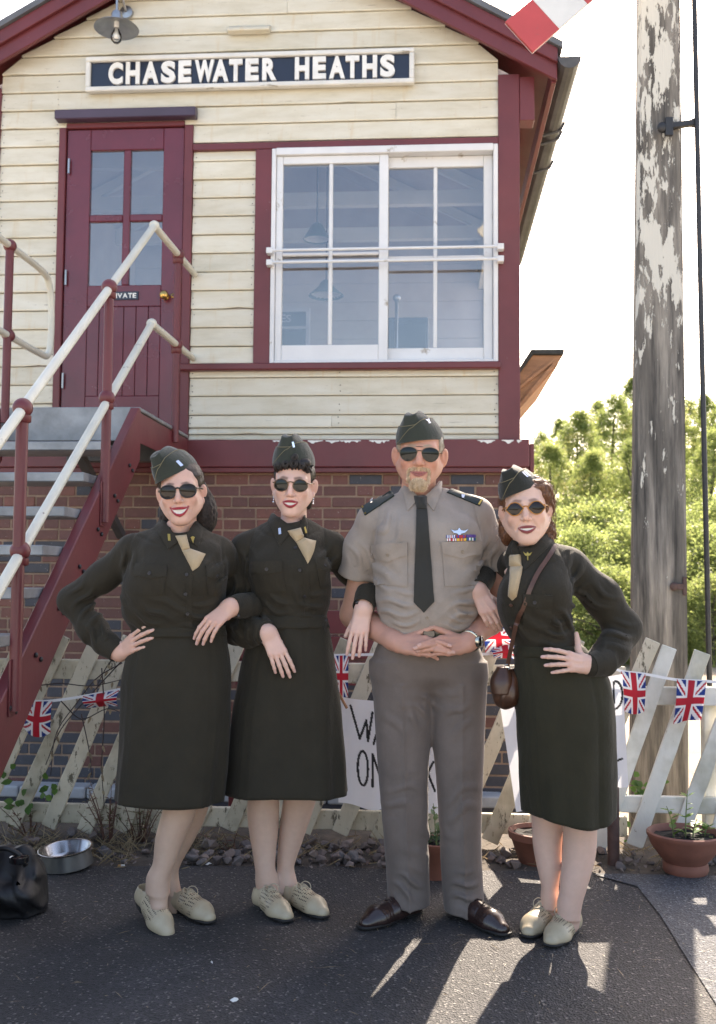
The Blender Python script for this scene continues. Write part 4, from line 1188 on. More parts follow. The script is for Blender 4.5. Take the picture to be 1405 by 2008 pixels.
# ================================================================== BUNTING AND BANNERS
RED, WHT, BLU = np.array((0.42, 0.015, 0.03)), np.array((0.72, 0.72, 0.74)), np.array((0.012, 0.035, 0.19))
def union_col(u, v):
    """u,v arrays 0..1 over a flag of 1 wide, 1.4 tall standing on end"""
    x = (u - .5) * 1.0; y = (v - .5) * 1.4
    c = np.tile(BLU, (len(u), 1))
    L = math.hypot(1, 1.4); nx, ny = 1.4 / L, 1.0 / L
    d1 = x * nx + y * -ny; d2 = x * nx + y * ny
    for d in (d1, d2): c[np.abs(d) < 0.115] = WHT
    s1 = np.where(y > 0, 1, -1); s2 = np.where(y > 0, -1, 1)
    c[(d1 * s1 > -0.008) & (d1 * s1 < 0.058)] = RED; c[(d2 * s2 > -0.008) & (d2 * s2 < 0.058)] = RED
    c[(np.abs(x) < 0.185) | (np.abs(y) < 0.185)] = WHT
    c[(np.abs(x) < 0.11) | (np.abs(y) < 0.11)] = RED
    return c
attr_mat('flag_cloth', 0.7, var=0.05, trans=0.35)
attr_mat('banner_cloth', 0.85, var=0.04, scale=12, bump=0.3, bscale=60, trans=0.2)
simple('tape_white', (0.70, 0.70, 0.72), 0.7, 0.05)
bunt = {}
def flag_mesh(parent, off, tl, tr, bl, br, d, belly=0.015, point=0.0, nu=44, nv=60, seed=0, fold=None):
    """union flag hung from the tape between two pixel corners"""
    u, v = np.meshgrid(np.linspace(0, 1, nu), np.linspace(0, 1, nv)); u = u.ravel(); v = v.ravel()
    A = [np.array(P(p[0], p[1], d)) for p in (tl, tr, bl, br)]
    pt = (A[0][None] * (1 - u[:, None]) + A[1][None] * u[:, None]) * (1 - v[:, None]) + (A[2][None] * (1 - u[:, None]) + A[3][None] * u[:, None]) * v[:, None]
    # rounded-point lower edge
    pt[:, 2] += point * (np.abs(u - .5) * 2) ** 2 * v
    ph = seed * 1.7
    pt[:, 1] += -belly * np.sin(np.pi * v) + 0.008 * np.sin(u * 7 + ph + v * 2) * v
    if fold is not None:
        pt[:, 1] += fold * np.maximum(0, u + v * .6 - 0.9) ** 2
    col = union_col(u, 1 - v)
    F = []
    for j in range(nv - 1):
        for i in range(nu - 1): F.append((j * nu + i, j * nu + i + 1, (j + 1) * nu + i + 1, (j + 1) * nu + i))
    return mesh_np('flag', pt, F, 'flag_cloth', parent, True, col, off)
def bunting(name, label, tape_px, flags, d):
    tp = [P(x, y, d) for x, y in tape_px]; root = empty(name, tuple(tp[0])); tag(root, label, 'bunting', 'union flag bunting strings on the fence')
    off = root.location.copy()
    cr_ = cat_rom(tp, 40); m = MB(off=off)
    vs = []
    for p in cr_:
        p = Vector(p); vs += [p + Vector((0, 0, .006)), p + Vector((0, 0.002, .006)), p + Vector((0, 0.002, -.006)), p + Vector((0, 0, -.006))]
    n = len(cr_); fs = []
    for i in range(n - 1):
        for k in range(4): fs.append((i * 4 + k, i * 4 + (k + 1) % 4, (i + 1) * 4 + (k + 1) % 4, (i + 1) * 4 + k))
    m.add(vs, fs); m.build('tape', 'tape_white', root)
    for i, f in enumerate(flags): flag_mesh(root, off, *f[:4], d - 0.004, seed=i, **(f[4] if len(f) > 4 else {}))
bunting('bunting', 'union flag bunting strung between the staircase and the left-hand woman', [(-40, 1378), (47, 1376), (104, 1374), (160, 1366), (250, 1349)],
        [((50, 1376), (103, 1375), (45, 1440), (99, 1450), dict(point=0.03)), ((163, 1365), (234, 1353), (172, 1388), (232, 1384), dict(belly=0.04))], 4.70)
bunting('bunting', 'union flag bunting running behind the man and the two middle women', [(560, 1292), (640, 1286), (705, 1284), (790, 1283), (905, 1284), (960, 1282), (1015, 1276), (1060, 1285)],
        [((655, 1286), (684, 1285), (656, 1366), (683, 1368), dict(nu=30)), ((945, 1215), (1000, 1232), (952, 1280), (1008, 1268), dict(belly=0.03)), ((962, 1272), (1016, 1252), (968, 1290), (1014, 1292), dict(belly=.03))], 4.68)
bunting('bunting', 'union flag bunting across the white fence panel at the right edge', [(1195, 1305), (1219, 1316), (1266, 1322), (1328, 1333), (1386, 1336), (1440, 1341)],
        [((1218, 1316), (1266, 1322), (1226, 1400), (1264, 1401), dict(point=0.01)), ((1328, 1332), (1386, 1336), (1320, 1420), (1366, 1408), dict(point=0.0, fold=-0.12))], 4.60)

def banner(name, label, quad, d, strokes, n=150, width=0.0055, seed=0):
    """white sheet with hand-inked strokes (in photograph pixels)"""
    u, v = np.meshgrid(np.linspace(0, 1, n), np.linspace(0, 1, n)); u = u.ravel(); v = v.ravel()
    q = [np.array(x, float) for x in quad]
    px = (q[0] * (1 - u[:, None]) + q[1] * u[:, None]) * (1 - v[:, None]) + (q[2] * (1 - u[:, None]) + q[3] * u[:, None]) * v[:, None]
    sag = np.zeros(len(u))
    dd = np.full(len(u), 1e9)
    for st_ in strokes:
        s = np.array(st_, float)
        for a, b in zip(s[:-1], s[1:]):
            ab = b - a; t = np.clip(((px - a) @ ab) / max(1e-6, ab @ ab), 0, 1); dd = np.minimum(dd, np.linalg.norm(px - (a + t[:, None] * ab), axis=1))
    col = np.where((dd < 2.3)[:, None], np.array((0.02, 0.02, 0.022)), np.array((0.74, 0.74, 0.77)))
    A = [np.array(P(x[0], x[1], d)) for x in quad]
    pt = (A[0] * (1 - u[:, None]) + A[1] * u[:, None]) * (1 - v[:, None]) + (A[2] * (1 - u[:, None]) + A[3] * u[:, None]) * v[:, None]
    pt[:, 1] += 0.014 * np.sin(u * 9 + seed + v * 1.5) * (0.3 + v) + 0.006 * np.sin(u * 23 + v * 3 + seed)
    pt[:, 2] += 0.010 * np.sin(u * 11 + seed) * v - 0.02 * np.sin(np.pi * u) * (1 - v)
    F = [(j * n + i, j * n + i + 1, (j + 1) * n + i + 1, (j + 1) * n + i) for j in range(n - 1) for i in range(n - 1)]
    base = Vector(A[2]); root = empty(name, (base.x, d, 0)); tag(root, label, 'banner')
    mesh_np('cloth', pt, F, 'banner_cloth', root, True, col, tuple(root.location))
    return root
arc = lambda cx, cy, rx, ry, a0, a1, n=14: [(cx + rx * math.cos(R(a0 + (a1 - a0) * i / n)), cy - ry * math.sin(R(a0 + (a1 - a0) * i / n))) for i in range(n + 1)]
bl_ = banner('banner', 'white cloth banner inked WA and ON pegged behind the man', [(662, 1366), (872, 1368), (664, 1578), (876, 1592)], 4.60,
       [[(688, 1381), (706, 1445), (719, 1407), (722, 1448), (731, 1390)], [(733, 1452), (752, 1384), (772, 1450)], [(739, 1425), (766, 1424)],
        arc(712, 1503, 10, 34, 0, 360, 24), [(731, 1536), (731, 1472), (754, 1540), (758, 1475)], [(850, 1490), (839, 1512), (853, 1546)], [(838, 1488), (838, 1546)]], seed=1)
m = MB(); a = P(664, 1358, 4.585); b = P(681, 1389, 4.585); m.bar(a, b, 0.013, 0.012); m.bar(a + Vector((.004, -0.012, .002)), b + Vector((-.004, -0.005, .004)), 0.012, 0.006); o = m.build('clothes_peg', 'weathered_plywood', bevel=.002); tag(o, 'wooden clothes peg at the top corner of the WA ON banner', 'peg')
banner('banner', 'white cloth banner hanging behind the woman with the shoulder bag', [(972, 1330), (1222, 1322), (1012, 1588), (1234, 1548)], 4.50,
       [arc(1020, 1368, 12, 24, 95, 250), arc(1207, 1363, 15, 28, 95, -90), [(1205, 1500), (1222, 1492)], [(1204, 1336), (1205, 1390)]], seed=4)

# ================================================================== POTS AND PLANTS
simple('terracotta', (0.19, 0.076, 0.052), 0.75, 0.22, 8, 0.3, 50, wear=(0.30, 0.20, 0.16), wear_amt=0.66, wear_scale=9)
simple('potting_soil', (0.012, 0.010, 0.009), 0.95, 0.5, 40, 1.0, 120)
def leaf_mat(name, cols, trans=0.4):
    m, nd, ln, b = new_mat(name)
    at = nd.new('ShaderNodeAttribute'); at.attribute_name = 'Col'
    sc_ = nd.new('ShaderNodeSeparateColor'); ln.new(at.outputs['Color'], sc_.inputs[0])
    rc = ramp(nd, [(i / (len(cols) - 1), c) for i, c in enumerate(cols)]); ln.new(sc_.outputs[0], rc.inputs['Fac'])
    ln.new(rc.outputs['Color'], b.inputs['Base Color']); b.inputs['Roughness'].default_value = 0.45; b.inputs['Specular IOR Level'].default_value = 0.35
    tr = nd.new('ShaderNodeBsdfTranslucent'); hs = nd.new('ShaderNodeHueSaturation'); hs.inputs['Hue'].default_value = 0.485; hs.inputs['Value'].default_value = 1.7
    ln.new(rc.outputs['Color'], hs.inputs['Color']); ln.new(hs.outputs['Color'], tr.inputs['Color'])
    mx = nd.new('ShaderNodeMixShader'); mx.inputs['Fac'].default_value = trans; ln.new(b.outputs[0], mx.inputs[1]); ln.new(tr.outputs[0], mx.inputs[2]); ln.new(mx.outputs[0], nd['Material Output'].inputs['Surface'])
leaf_mat('plant_leaf', [(0.05, 0.11, 0.03), (0.09, 0.19, 0.035), (0.16, 0.27, 0.05)])
leaf_mat('succulent_leaf', [(0.05, 0.10, 0.06), (0.10, 0.17, 0.10), (0.16, 0.22, 0.08)], 0.2)
leaf_mat('tree_leaf', [(0.085, 0.118, 0.042), (0.145, 0.190, 0.062), (0.205, 0.250, 0.085), (0.28, 0.255, 0.095)], 0.68)
leaf_mat('weed_leaf', [(0.16, 0.045, 0.035), (0.10, 0.07, 0.03), (0.19, 0.15, 0.08), (0.07, 0.10, 0.03)], 0.3)
leaf_mat('dry_grass', [(0.22, 0.17, 0.10), (0.30, 0.24, 0.14), (0.14, 0.10, 0.06)], 0.2)
def leaf_shape(p, d, nrm, L, w, cup=0.15):
    d = d.normalized(); s = d.cross(nrm).normalized(); n2 = s.cross(d)
    pts = [p, p + d * L * .3 + s * w * .42 + n2 * L * cup * .5, p + d * L * .65 + s * w * .38 + n2 * L * cup * .4, p + d * L, p + d * L * .65 - s * w * .38 + n2 * L * cup * .4, p + d * L * .3 - s * w * .42 + n2 * L * cup * .5, p + d * L * .5 + n2 * 0]
    return pts, [(0, 1, 6), (1, 2, 6), (2, 3, 6), (3, 4, 6), (4, 5, 6), (5, 0, 6)]
class Leaves:
    def __init__(s): s.v, s.f, s.c = [], [], []
    def leaf(s, p, d, nrm, L, w, c, cup=.15):
        pts, fs = leaf_shape(Vector(p), Vector(d), Vector(nrm), L, w, cup); b = len(s.v); s.v += [tuple(q) for q in pts]; s.f += [tuple(b + i for i in f) for f in fs]; s.c += [(c, c, c)] * len(pts)
    def build(s, name, mat, parent, off): return mesh_np(name, np.array(s.v), s.f, mat, parent, True, np.array(s.c), off)
def pot(name, label, c, prof, soil_r, soil_z):
    root = empty(name, c); tag(root, label, 'plant pot', 'terracotta pots along the fence')
    m = MB(); m.lathe(prof, 40); m.build('pot', 'terracotta', root, smooth=True, auto=50)
    m = MB(); rr = random.Random(1); pts = []
    for j in range(7):
        for k in range(24): pts.append((soil_r * j / 6 * math.cos(k * math.pi / 12), soil_r * j / 6 * math.sin(k * math.pi / 12), soil_z + rr.uniform(-.006, .008)))
    m.grid(pts, 24, 7, wrapu=True); m.build('soil', 'potting_soil', root)
    return root
pc = G(1354, 1722)
bowl = pot('terracotta_bowl', 'wide terracotta bowl with green seedlings by the white fence', (pc.x, pc.y + 0.06, 0.009), [(0.001, 0.0), (0.088, 0.0), (0.094, 0.012), (0.092, 0.035), (0.086, 0.042), (0.115, 0.075), (0.143, 0.115), (0.152, 0.142), (0.158, 0.150), (0.158, 0.163), (0.150, 0.168), (0.141, 0.160), (0.134, 0.140)], 0.139, 0.142)
def seedling(root, base, pts, leaves, stem_r=0.003, mat='plant_leaf'):
    pl_ = empty('seedling', parent=root) if False else None
def plant(name, label, base, stems, mat, seed, leafL=(0.03, 0.055), per=10, up=0.3, wide=0.7, stem_col='plant_leaf'):
    root = empty(name, base); tag(root, label, 'plant'); rr = random.Random(seed); lv = Leaves(); m = MB()
    for (dx, dy, h, lx) in stems:
        cv = cat_rom([(dx, dy, -0.01), (dx + lx * .3, dy, h * .5), (dx + lx, dy, h)], 8); m.tube(cv, [0.0035 - 0.002 * i / 7 for i in range(8)], 6)
        for i in range(per):
            t = 0.25 + 0.75 * (i + rr.random()) / per; q = cv[min(7, int(t * 7))]; a = rr.uniform(0, 6.28)
            L = rr.uniform(*leafL) * (1.15 - .4 * t)
            lv.leaf(q, (math.cos(a), math.sin(a), up + rr.uniform(-.3, .4)), (0, 0, 1), L, L * wide, min(1, max(0, t * .7 + rr.uniform(0, .4))))
    m.build('stems', MATS['stem_green'], root, smooth=True); lv.build('leaves', mat, root, (0, 0, 0))
    return root
simple('stem_green', (0.12, 0.17, 0.06), 0.6, 0.2)
plant('seedling', 'pale green leafy seedlings growing in the terracotta bowl', (pc.x - 0.002, pc.y + 0.05, 0.15), [(0.0, 0, 0.20, 0.012), (-0.045, 0.01, 0.13, -0.03), (0.03, 0.0, 0.08, 0.02), (0.09, 0.03, 0.05, 0.02)], 'plant_leaf', 3, per=11)
q = G(1068, 1702)
pot('terracotta_pot', 'terracotta pot half hidden behind the bag carrier\'s legs', (q.x - 0.002, q.y + 0.10, 0.0), [(0.001, 0), (0.09, 0), (0.125, 0.10), (0.135, 0.105), (0.138, 0.135), (0.128, 0.137), (0.118, 0.12)], 0.12, 0.118)
q = G(858, 1733)
pot('terracotta_pot', 'terracotta pot with a succulent seen between the man\'s trouser legs', (q.x, q.y + 0.09, 0.004), [(0.001, 0), (0.065, 0), (0.088, 0.11), (0.094, 0.115), (0.097, 0.145), (0.089, 0.147), (0.082, 0.13)], 0.084, 0.13)
plant('succulent', 'grey green succulent in the pot between the trouser legs', (q.x, q.y + 0.09, 0.13), [(0.0, 0, 0.17, -.01), (-0.02, 0.02, 0.13, -.02), (0.025, -.01, 0.12, 0.02), (0.0, -.03, 0.09, 0.01), (0.04, 0.03, .08, .03), (-.045, .0, .08, -.03)], 'succulent_leaf', 5, leafL=(.03, .05), per=14, up=.6, wide=.55)
# weeds, dry grass and brambles -------------------------------------
def weed(name, label, cx, cy, h, n, seed, spread=0.12, grp=None):
    root = empty(name, (cx, cy, 0)); tag(root, label, 'weed', grp); rr = random.Random(seed); lv = Leaves(); m = MB()
    for i in range(n):
        a = rr.uniform(0, 6.28); r = rr.uniform(0, spread); hh = h * rr.uniform(.4, 1)
        cv = cat_rom([(r * math.cos(a) * .3, r * math.sin(a) * .3, 0), (r * math.cos(a) * .8, r * math.sin(a) * .8, hh * .5), (r * math.cos(a) * 1.6, r * math.sin(a) * 1.6, hh)], 7); m.tube(cv, [.0028 - .0015 * k / 6 for k in range(7)], 5)
        for k in range(12):
            p = cv[rr.randint(2, 6)]; b = rr.uniform(0, 6.28); L = rr.uniform(.012, .032); lv.leaf(p, (math.cos(b), math.sin(b), rr.uniform(-.2, .6)), (0, 0, 1), L, L * .4, rr.random())
    m.build('stems', MATS['weed_stem'], root, smooth=True); lv.build('leaves', 'weed_leaf', root, (0, 0, 0))
simple('weed_stem', (0.11, 0.05, 0.035), 0.7, 0.3); simple('bramble_stem', (0.030, 0.018, 0.018), 0.7, 0.3)
for i, (px, py, h, n, lab) in enumerate([(215, 1655, 0.33, 16, 'red stemmed weed beside the dog bowl'), (275, 1650, 0.30, 14, 'red stemmed weed behind the left woman\'s leg'), (60, 1640, 0.16, 10, 'low weed behind the black bag'), (455, 1668, 0.10, 8, 'small weed among the grey stones')]):
    q = G(px, py); weed('red_weed', lab, q.x, q.y, h, n, 40 + i)
gr = Leaves(); rr = random.Random(9)
for i in range(620):
    t = rr.random()
    if t < .5: px = rr.choice((30, 60, 110, 200, 250, 380, 400)) + rr.gauss(0, 22); py = 1668 + rr.gauss(0, 14)
    else: px = rr.uniform(0, 1400); py = 1672 + rr.gauss(0, 16)
    q = G(px, min(1705, max(1630, py))); a = rr.uniform(0, 6.28); L = rr.uniform(.05, .14); gr.leaf((q.x, q.y, 0.0), (math.cos(a), math.sin(a), rr.uniform(.1, .9)), (math.sin(a), -math.cos(a), .3), L, .006, rr.random(), .05)
o = gr.build('dry_grass', 'dry_grass', None, (0, 0, 0)); tag(o, 'dry straw coloured grass tufts along the bed', 'grass', kind='stuff')
br = empty('bramble', (-1.25, 4.75, 0)); tag(br, 'dead bramble stems trailing over the left-hand pickets', 'bramble'); off = br.location.copy()
m = MB(off=off); lv = Leaves(); rr = random.Random(17)
for pts in ([(245, 1290), (180, 1360), (120, 1430), (90, 1500)], [(70, 1345), (120, 1340), (180, 1345), (250, 1330)], [(200, 1310), (205, 1400), (200, 1500), (205, 1580)], [(240, 1300), (190, 1330), (150, 1380), (110, 1440), (100, 1520)], [(160, 1400), (175, 1470), (180, 1520)], [(120, 1375), (160, 1410), (210, 1390), (245, 1400)], [(245, 1280), (215, 1300), (190, 1345)]):
    cv = cat_rom([P(x, y, 4.72 + rr.uniform(-.04, .03)) for x, y in pts], 16); m.tube(cv, [.0032 - .0012 * k / 15 for k in range(16)], 5)
    for k in range(9):
        p = Vector(cv[rr.randint(1, 15)]) - off; a = rr.uniform(0, 6.28)
        if rr.random() < .45: lv.leaf(p, (math.cos(a) * .5, -.3, -1), (0, -1, 0), rr.uniform(.02, .045), .014, .5 + .5 * rr.random(), .3)
m.build('stems', 'bramble_stem', br, smooth=True); lv.build('leaves', 'dry_grass', br, (0, 0, 0))
iv = Leaves(); rr = random.Random(31)
for (px, py, n) in ((1255, 1540, 14), (1235, 1630, 6), (50, 1575, 8), (95, 1545, 8), (20, 1520, 5), (1395, 1490, 10)):
    for k in range(n):
        p = P(px + rr.gauss(0, 14), py + rr.gauss(0, 13), 4.9); a = rr.uniform(0, 6.28); iv.leaf(p, (math.cos(a), -.4, math.sin(a) * .6), (0, -1, .5), rr.uniform(.03, .055), .035, rr.uniform(.0, .3))
o = iv.build('ivy', 'plant_leaf', None, (0, 0, 0)); tag(o, 'green ground ivy creeping behind the pickets', 'ivy', kind='stuff')

# ================================================================== BOWL, BAG, LITTER
simple('stainless', (0.42, 0.42, 0.42), 0.22, 0.08, 6, metal=1.0); simple('bowl_grey', (0.10, 0.10, 0.10), 0.4, 0.2, 8, metal=.6)
q = G(122, 1712); db = empty('dog_bowl', (q.x, q.y + .07, 0.012)); db.rotation_euler = (R(5), R(-4), 0); tag(db, 'stainless steel dog bowl on the ground beside the black bag', 'bowl')
m = MB(); m.lathe([(0.10, 0.0), (0.112, 0.006), (0.098, 0.066), (0.104, 0.070)], 40); m.build('base', 'bowl_grey', db, smooth=True, auto=60)
m = MB(); m.lathe([(0.104, 0.0705), (0.112, 0.072), (0.114, 0.076), (0.108, 0.078), (0.098, 0.073), (0.086, 0.03), (0.06, 0.016), (0.001, 0.014)], 40); m.build('dish', 'stainless', db, smooth=True, auto=60)
# ================================================================== TREES BEYOND THE YARD
simple('bark', (0.09, 0.075, 0.06), 0.9, 0.3, 8, 0.8, 30, stretch=(1, 1, .2))
def tree_proto(seed, H, Wd, clumps, per, leaf, low=0.12, gold=0.0):
    rr = np.random.default_rng(seed); rp_ = random.Random(seed)
    m = MB(); th = H * 0.9
    tr_pts = cat_rom([(0, 0, -0.2), (rp_.uniform(-.15, .15), 0, H * .3), (rp_.uniform(-.3, .3), rp_.uniform(-.2, .2), H * .65), (rp_.uniform(-.3, .3), 0, th)], 10)
    m.tube(tr_pts, [0.013 * H * (1 - .85 * i / 9) + 0.01 for i in range(10)], 8)
    cc = []
    for k in range(clumps):
        t = low + (1 - low) * rr.random() ** 0.85; a = rr.random() * 6.283
        prof = (math.sin(math.pi * min(1, (t * 0.90 + 0.08)) ** 0.75) ** 0.8) * (0.75 + 0.5 * rr.random())
        r = Wd * .5 * prof * (0.35 + 0.65 * math.sqrt(rr.random()))
        cc.append((r * math.cos(a), r * math.sin(a), t * H))
    for k in range(14):
        c = cc[k]; i = min(9, max(1, int(c[2] / H * 8) - 1)); b = tr_pts[i]; m.tube(cat_rom([b, (np.array(b) + np.array(c)) / 2 + np.array((0, 0, .1)), c], 6), [0.03 * (1 - j / 7) for j in range(6)], 5)
    cc = np.array(cc); n = clumps * per
    cr_ = (0.25 + 0.35 * rr.random(clumps)) * Wd * 0.155
    d = rr.normal(size=(clumps, per, 3)); d /= np.linalg.norm(d, axis=2, keepdims=True); d *= (rr.random((clumps, per, 1)) ** .6 * 1.45) * cr_[:, None, None]; d[:, :, 2] *= 0.75
    p = (cc[:, None, :] + d).reshape(-1, 3)
    tone = np.clip(np.repeat(0.12 + 0.5 * rr.random(clumps), per) + rr.normal(0, .13, n) + gold * np.repeat(rr.random(clumps) > .6, per), 0, 1)
    u = rr.normal(size=(n, 3)); u /= np.linalg.norm(u, axis=1, keepdims=True); w = rr.normal(size=(n, 3)); w -= u * (u * w).sum(1)[:, None]; w /= np.linalg.norm(w, axis=1, keepdims=True)
    s = leaf * (0.6 + 0.8 * rr.random(n))[:, None]
    V = np.stack([p - u * s, p + w * s * .45, p + u * s, p - w * s * .45], 1).reshape(-1, 3)
    F = np.arange(n * 4).reshape(-1, 4)
    return m, V, F, np.repeat(tone, 4)
protos = []
for (sd_, H, Wd, cl_, pr_, lf, gold) in ((1, 8.0, 3.4, 300, 90, 0.040, 0), (2, 9.5, 2.7, 300, 90, 0.038, 0.1), (3, 7.0, 3.6, 300, 90, 0.040, 0.3), (4, 2.8, 3.4, 240, 95, 0.028, 0.0), (5, 2.2, 2.8, 210, 95, 0.027, 0.15)):
    m, V, F, tone = tree_proto(sd_, H, Wd, cl_, pr_, lf, low=0.12 if H > 4 else 0.03, gold=gold)
    tmp = m.build('trunk', 'bark', None, smooth=True); tme = tmp.data; bpy.data.objects.remove(tmp)
    tmp = mesh_np('crown', V, F, 'tree_leaf', None, False, np.repeat(tone[:, None], 3, 1)); cme = tmp.data; bpy.data.objects.remove(tmp)
    protos.append((H, tme, cme))
def tree(name, label, cat, kind, x, y, z, h, rot, grp, wid=1.0):
    H, tme, cme = protos[kind]; s = h / H
    root = empty(name, (x, y, z)); root.scale = (s * wid, s * wid, s); root.rotation_euler = (0, 0, rot); tag(root, label, cat, grp)
    a = bpy.data.objects.new('trunk', tme); COL.objects.link(a); a.parent = root
    b = bpy.data.objects.new('crown', cme); COL.objects.link(b); b.parent = root
def tz(px, py, d): return P(px, py, d).z
TT = [(1058, 862, 33, 0, 'birch tree rising just right of the beam end'), (1100, 835, 36, 1, 'slender birch tree in the second gap from the building'), (1135, 828, 31, 2, 'golden tinged birch tree mid way between building and post'), (1172, 800, 38, 1, 'tall birch tree left of the tallest crown'), (1205, 790, 34, 0, 'broad birch tree just left of the signal post'),
      (1240, 758, 37, 1, 'tallest birch tree behind the left edge of the post'), (1292, 770, 33, 2, 'birch tree hidden mostly by the signal post'), (1345, 800, 36, 0, 'birch tree behind the right edge of the post'), (1385, 792, 32, 1, 'birch tree right of the black signal rod'), (1440, 770, 35, 2, 'birch tree at the right edge of the view'), (1010, 880, 40, 0, 'birch tree peeping past the brick corner'), (1080, 890, 27, 2, 'yellowing birch tree in front of the wood by the building'), (1160, 905, 26, 2, 'yellow green birch tree in front of the wood'), (1235, 880, 26, 0, 'leafy birch tree in front of the tallest crown'), (1400, 860, 26, 0, 'leafy birch tree in front at the right edge')]
for i, (px, py, d, k, lab) in enumerate(TT):
    p = P(px, py, d); gz = max(0.0, (d - 27)) * 0.07
    tree('birch_tree', lab, 'tree', k, p.x, d, gz - 0.35, (p.z - gz + .3) * 1.05, i * 1.9, 'birch trees on the bank beyond the yard')
for i, (x_, y_, h_) in enumerate(((3.6, 34, 7.5), (1.6, 38, 8.5), (-.8, 35, 7.2), (-3.2, 37, 8.0), (-6.5, 34, 7.0), (-9.5, 36, 8.2), (15, 33, 8.0), (18, 36, 8.6))): tree('birch_tree', 'birch tree further along the bank, hidden behind the signal box or past the frame', 'tree', i % 3, x_, y_, .1, h_, i * 2.1, 'birch trees on the bank beyond the yard')
SS = [(1060, 1035, 22, 3, 'low bush nearest the brick corner'), (1105, 1010, 23, 4, 'rounded bush second from the building'), (1140, 1050, 20, 3, 'bright green bush above the seated strap shoulder'), (1180, 1000, 23, 3, 'large bush left of the post'), (1225, 1045, 20.5, 4, 'bush touching the left side of the post'), (1280, 1020, 22, 3, 'bush behind the post'), (1372, 1040, 21, 4, 'bush between post and signal rod'), (1402, 1000, 23, 3, 'bush at the right edge'), (1195, 1120, 18.5, 4, 'low front bush at the foot of the bank'), (1250, 1130, 18.8, 4, 'low front bush beside the post foot'), (1395, 1135, 18.5, 4, 'low front bush right of the rod'), (1450, 1040, 20, 3, 'bush just past the frame edge'), (1150, 1110, 19, 3, 'low front bush behind the elbow')]
SL_ = ['low leafy bush on the bank seen closest to the brick corner', 'rounded leafy bush on the bank second from the brick corner', 'bright green bush on the bank above the bag carrier\'s shoulder', 'large leafy bush on the bank left of the signal post', 'leafy bush touching the left side of the signal post', 'leafy bush on the bank mostly hidden by the signal post', 'leafy bush between the signal post and the black rod', 'leafy bush on the bank at the right edge of the view', 'low bush at the foot of the bank left of the post', 'low bush at the foot of the bank beside the post foot', 'low bush at the foot of the bank right of the rod', 'leafy bush on the bank just beyond the right edge', 'low bush at the foot of the bank behind the bag carrier\'s elbow']
for i, (px, py, d, k, _) in enumerate(SS):
    p = P(px, py, d); tree('bank_bush', SL_[i], 'bush', k, p.x, d, -0.33, (p.z + .3) * 1.04, i * 1.3, 'bushes at the foot of the bank', 1.15)
# rough grass on the verge
lv_n = 6000; rr = np.random.default_rng(8)
x = rr.uniform(3, 22, lv_n); y = rr.uniform(17.8, 26, lv_n); h = rr.uniform(.10, .38, lv_n); a = rr.uniform(0, 6.28, lv_n); w = 0.02
V = np.stack([np.stack([x - w * np.cos(a), y - w * np.sin(a), 0 * x - .3], 1), np.stack([x + w * np.cos(a), y + w * np.sin(a), 0 * x - .3], 1), np.stack([x + h * .4 * np.sin(a * 3), y + h * .3 * np.cos(a * 2), h - .3], 1)], 1).reshape(-1, 3)
o = mesh_np('rough_grass', V, np.arange(lv_n * 3).reshape(-1, 3), 'tree_leaf', None, False, np.repeat(np.clip(rr.normal(.6, .2, lv_n), 0, 1), 3)[:, None].repeat(3, 1)); tag(o, 'rough sunlit grass along the foot of the bank', 'grass', kind='stuff')
# ================================================================== SMOOTH BODIES
# distance-field modelling: smooth unions of tapered limbs and ovals, meshed as one continuous skin
class Prim:
    def __init__(s, f, lo, hi): s.f, s.lo, s.hi = f, np.array(lo, float), np.array(hi, float)
def A3(p): return np.array((p[0], p[1], p[2]), float)
def cone(a, b, r1, r2):
    a, b = A3(a), A3(b); ba = b - a; l2 = ba @ ba; rr = r1 - r2; a2 = l2 - rr * rr; il2 = 1.0 / l2
    if a2 <= 1e-12:
        c, r = (a, r1) if r1 > r2 else (b, r2)
        return ball(c, (r, r, r))
    def f(p):
        pa = p - a; y = pa @ ba; z = y - l2; t = pa * l2 - ba[None] * y[:, None]; x2 = (t * t).sum(1)
        y2 = y * y * l2; z2 = z * z * l2; k = np.sign(rr) * rr * rr * x2
        d = (np.sqrt(x2 * a2 * il2) + y * rr) * il2 - r1
        c1 = np.sign(z) * a2 * z2 > k; c2 = np.sign(y) * a2 * y2 < k
        d = np.where(c2, np.sqrt(np.maximum(0, x2 + y2)) * il2 - r1, d)
        d = np.where(c1, np.sqrt(np.maximum(0, x2 + z2)) * il2 - r2, d)
        return d
    return Prim(f, np.minimum(a - r1, b - r2), np.maximum(a + r1, b + r2))
def ball(c, r, rot=None):
    c = A3(c); r = np.array((r, r, r) if np.isscalar(r) else r, float); Rm = None if rot is None else np.array(Euler([R(x) for x in rot]).to_matrix())
    def f(p):
        q = p - c
        if Rm is not None: q = q @ Rm
        k0 = np.sqrt(((q / r) ** 2).sum(1)); k1 = np.sqrt(((q / (r * r)) ** 2).sum(1))
        return np.where(k1 > 1e-9, k0 * (k0 - 1.0) / np.maximum(k1, 1e-9), -r.min())
    e = r if Rm is None else np.full(3, r.max())
    return Prim(f, c - e, c + e)
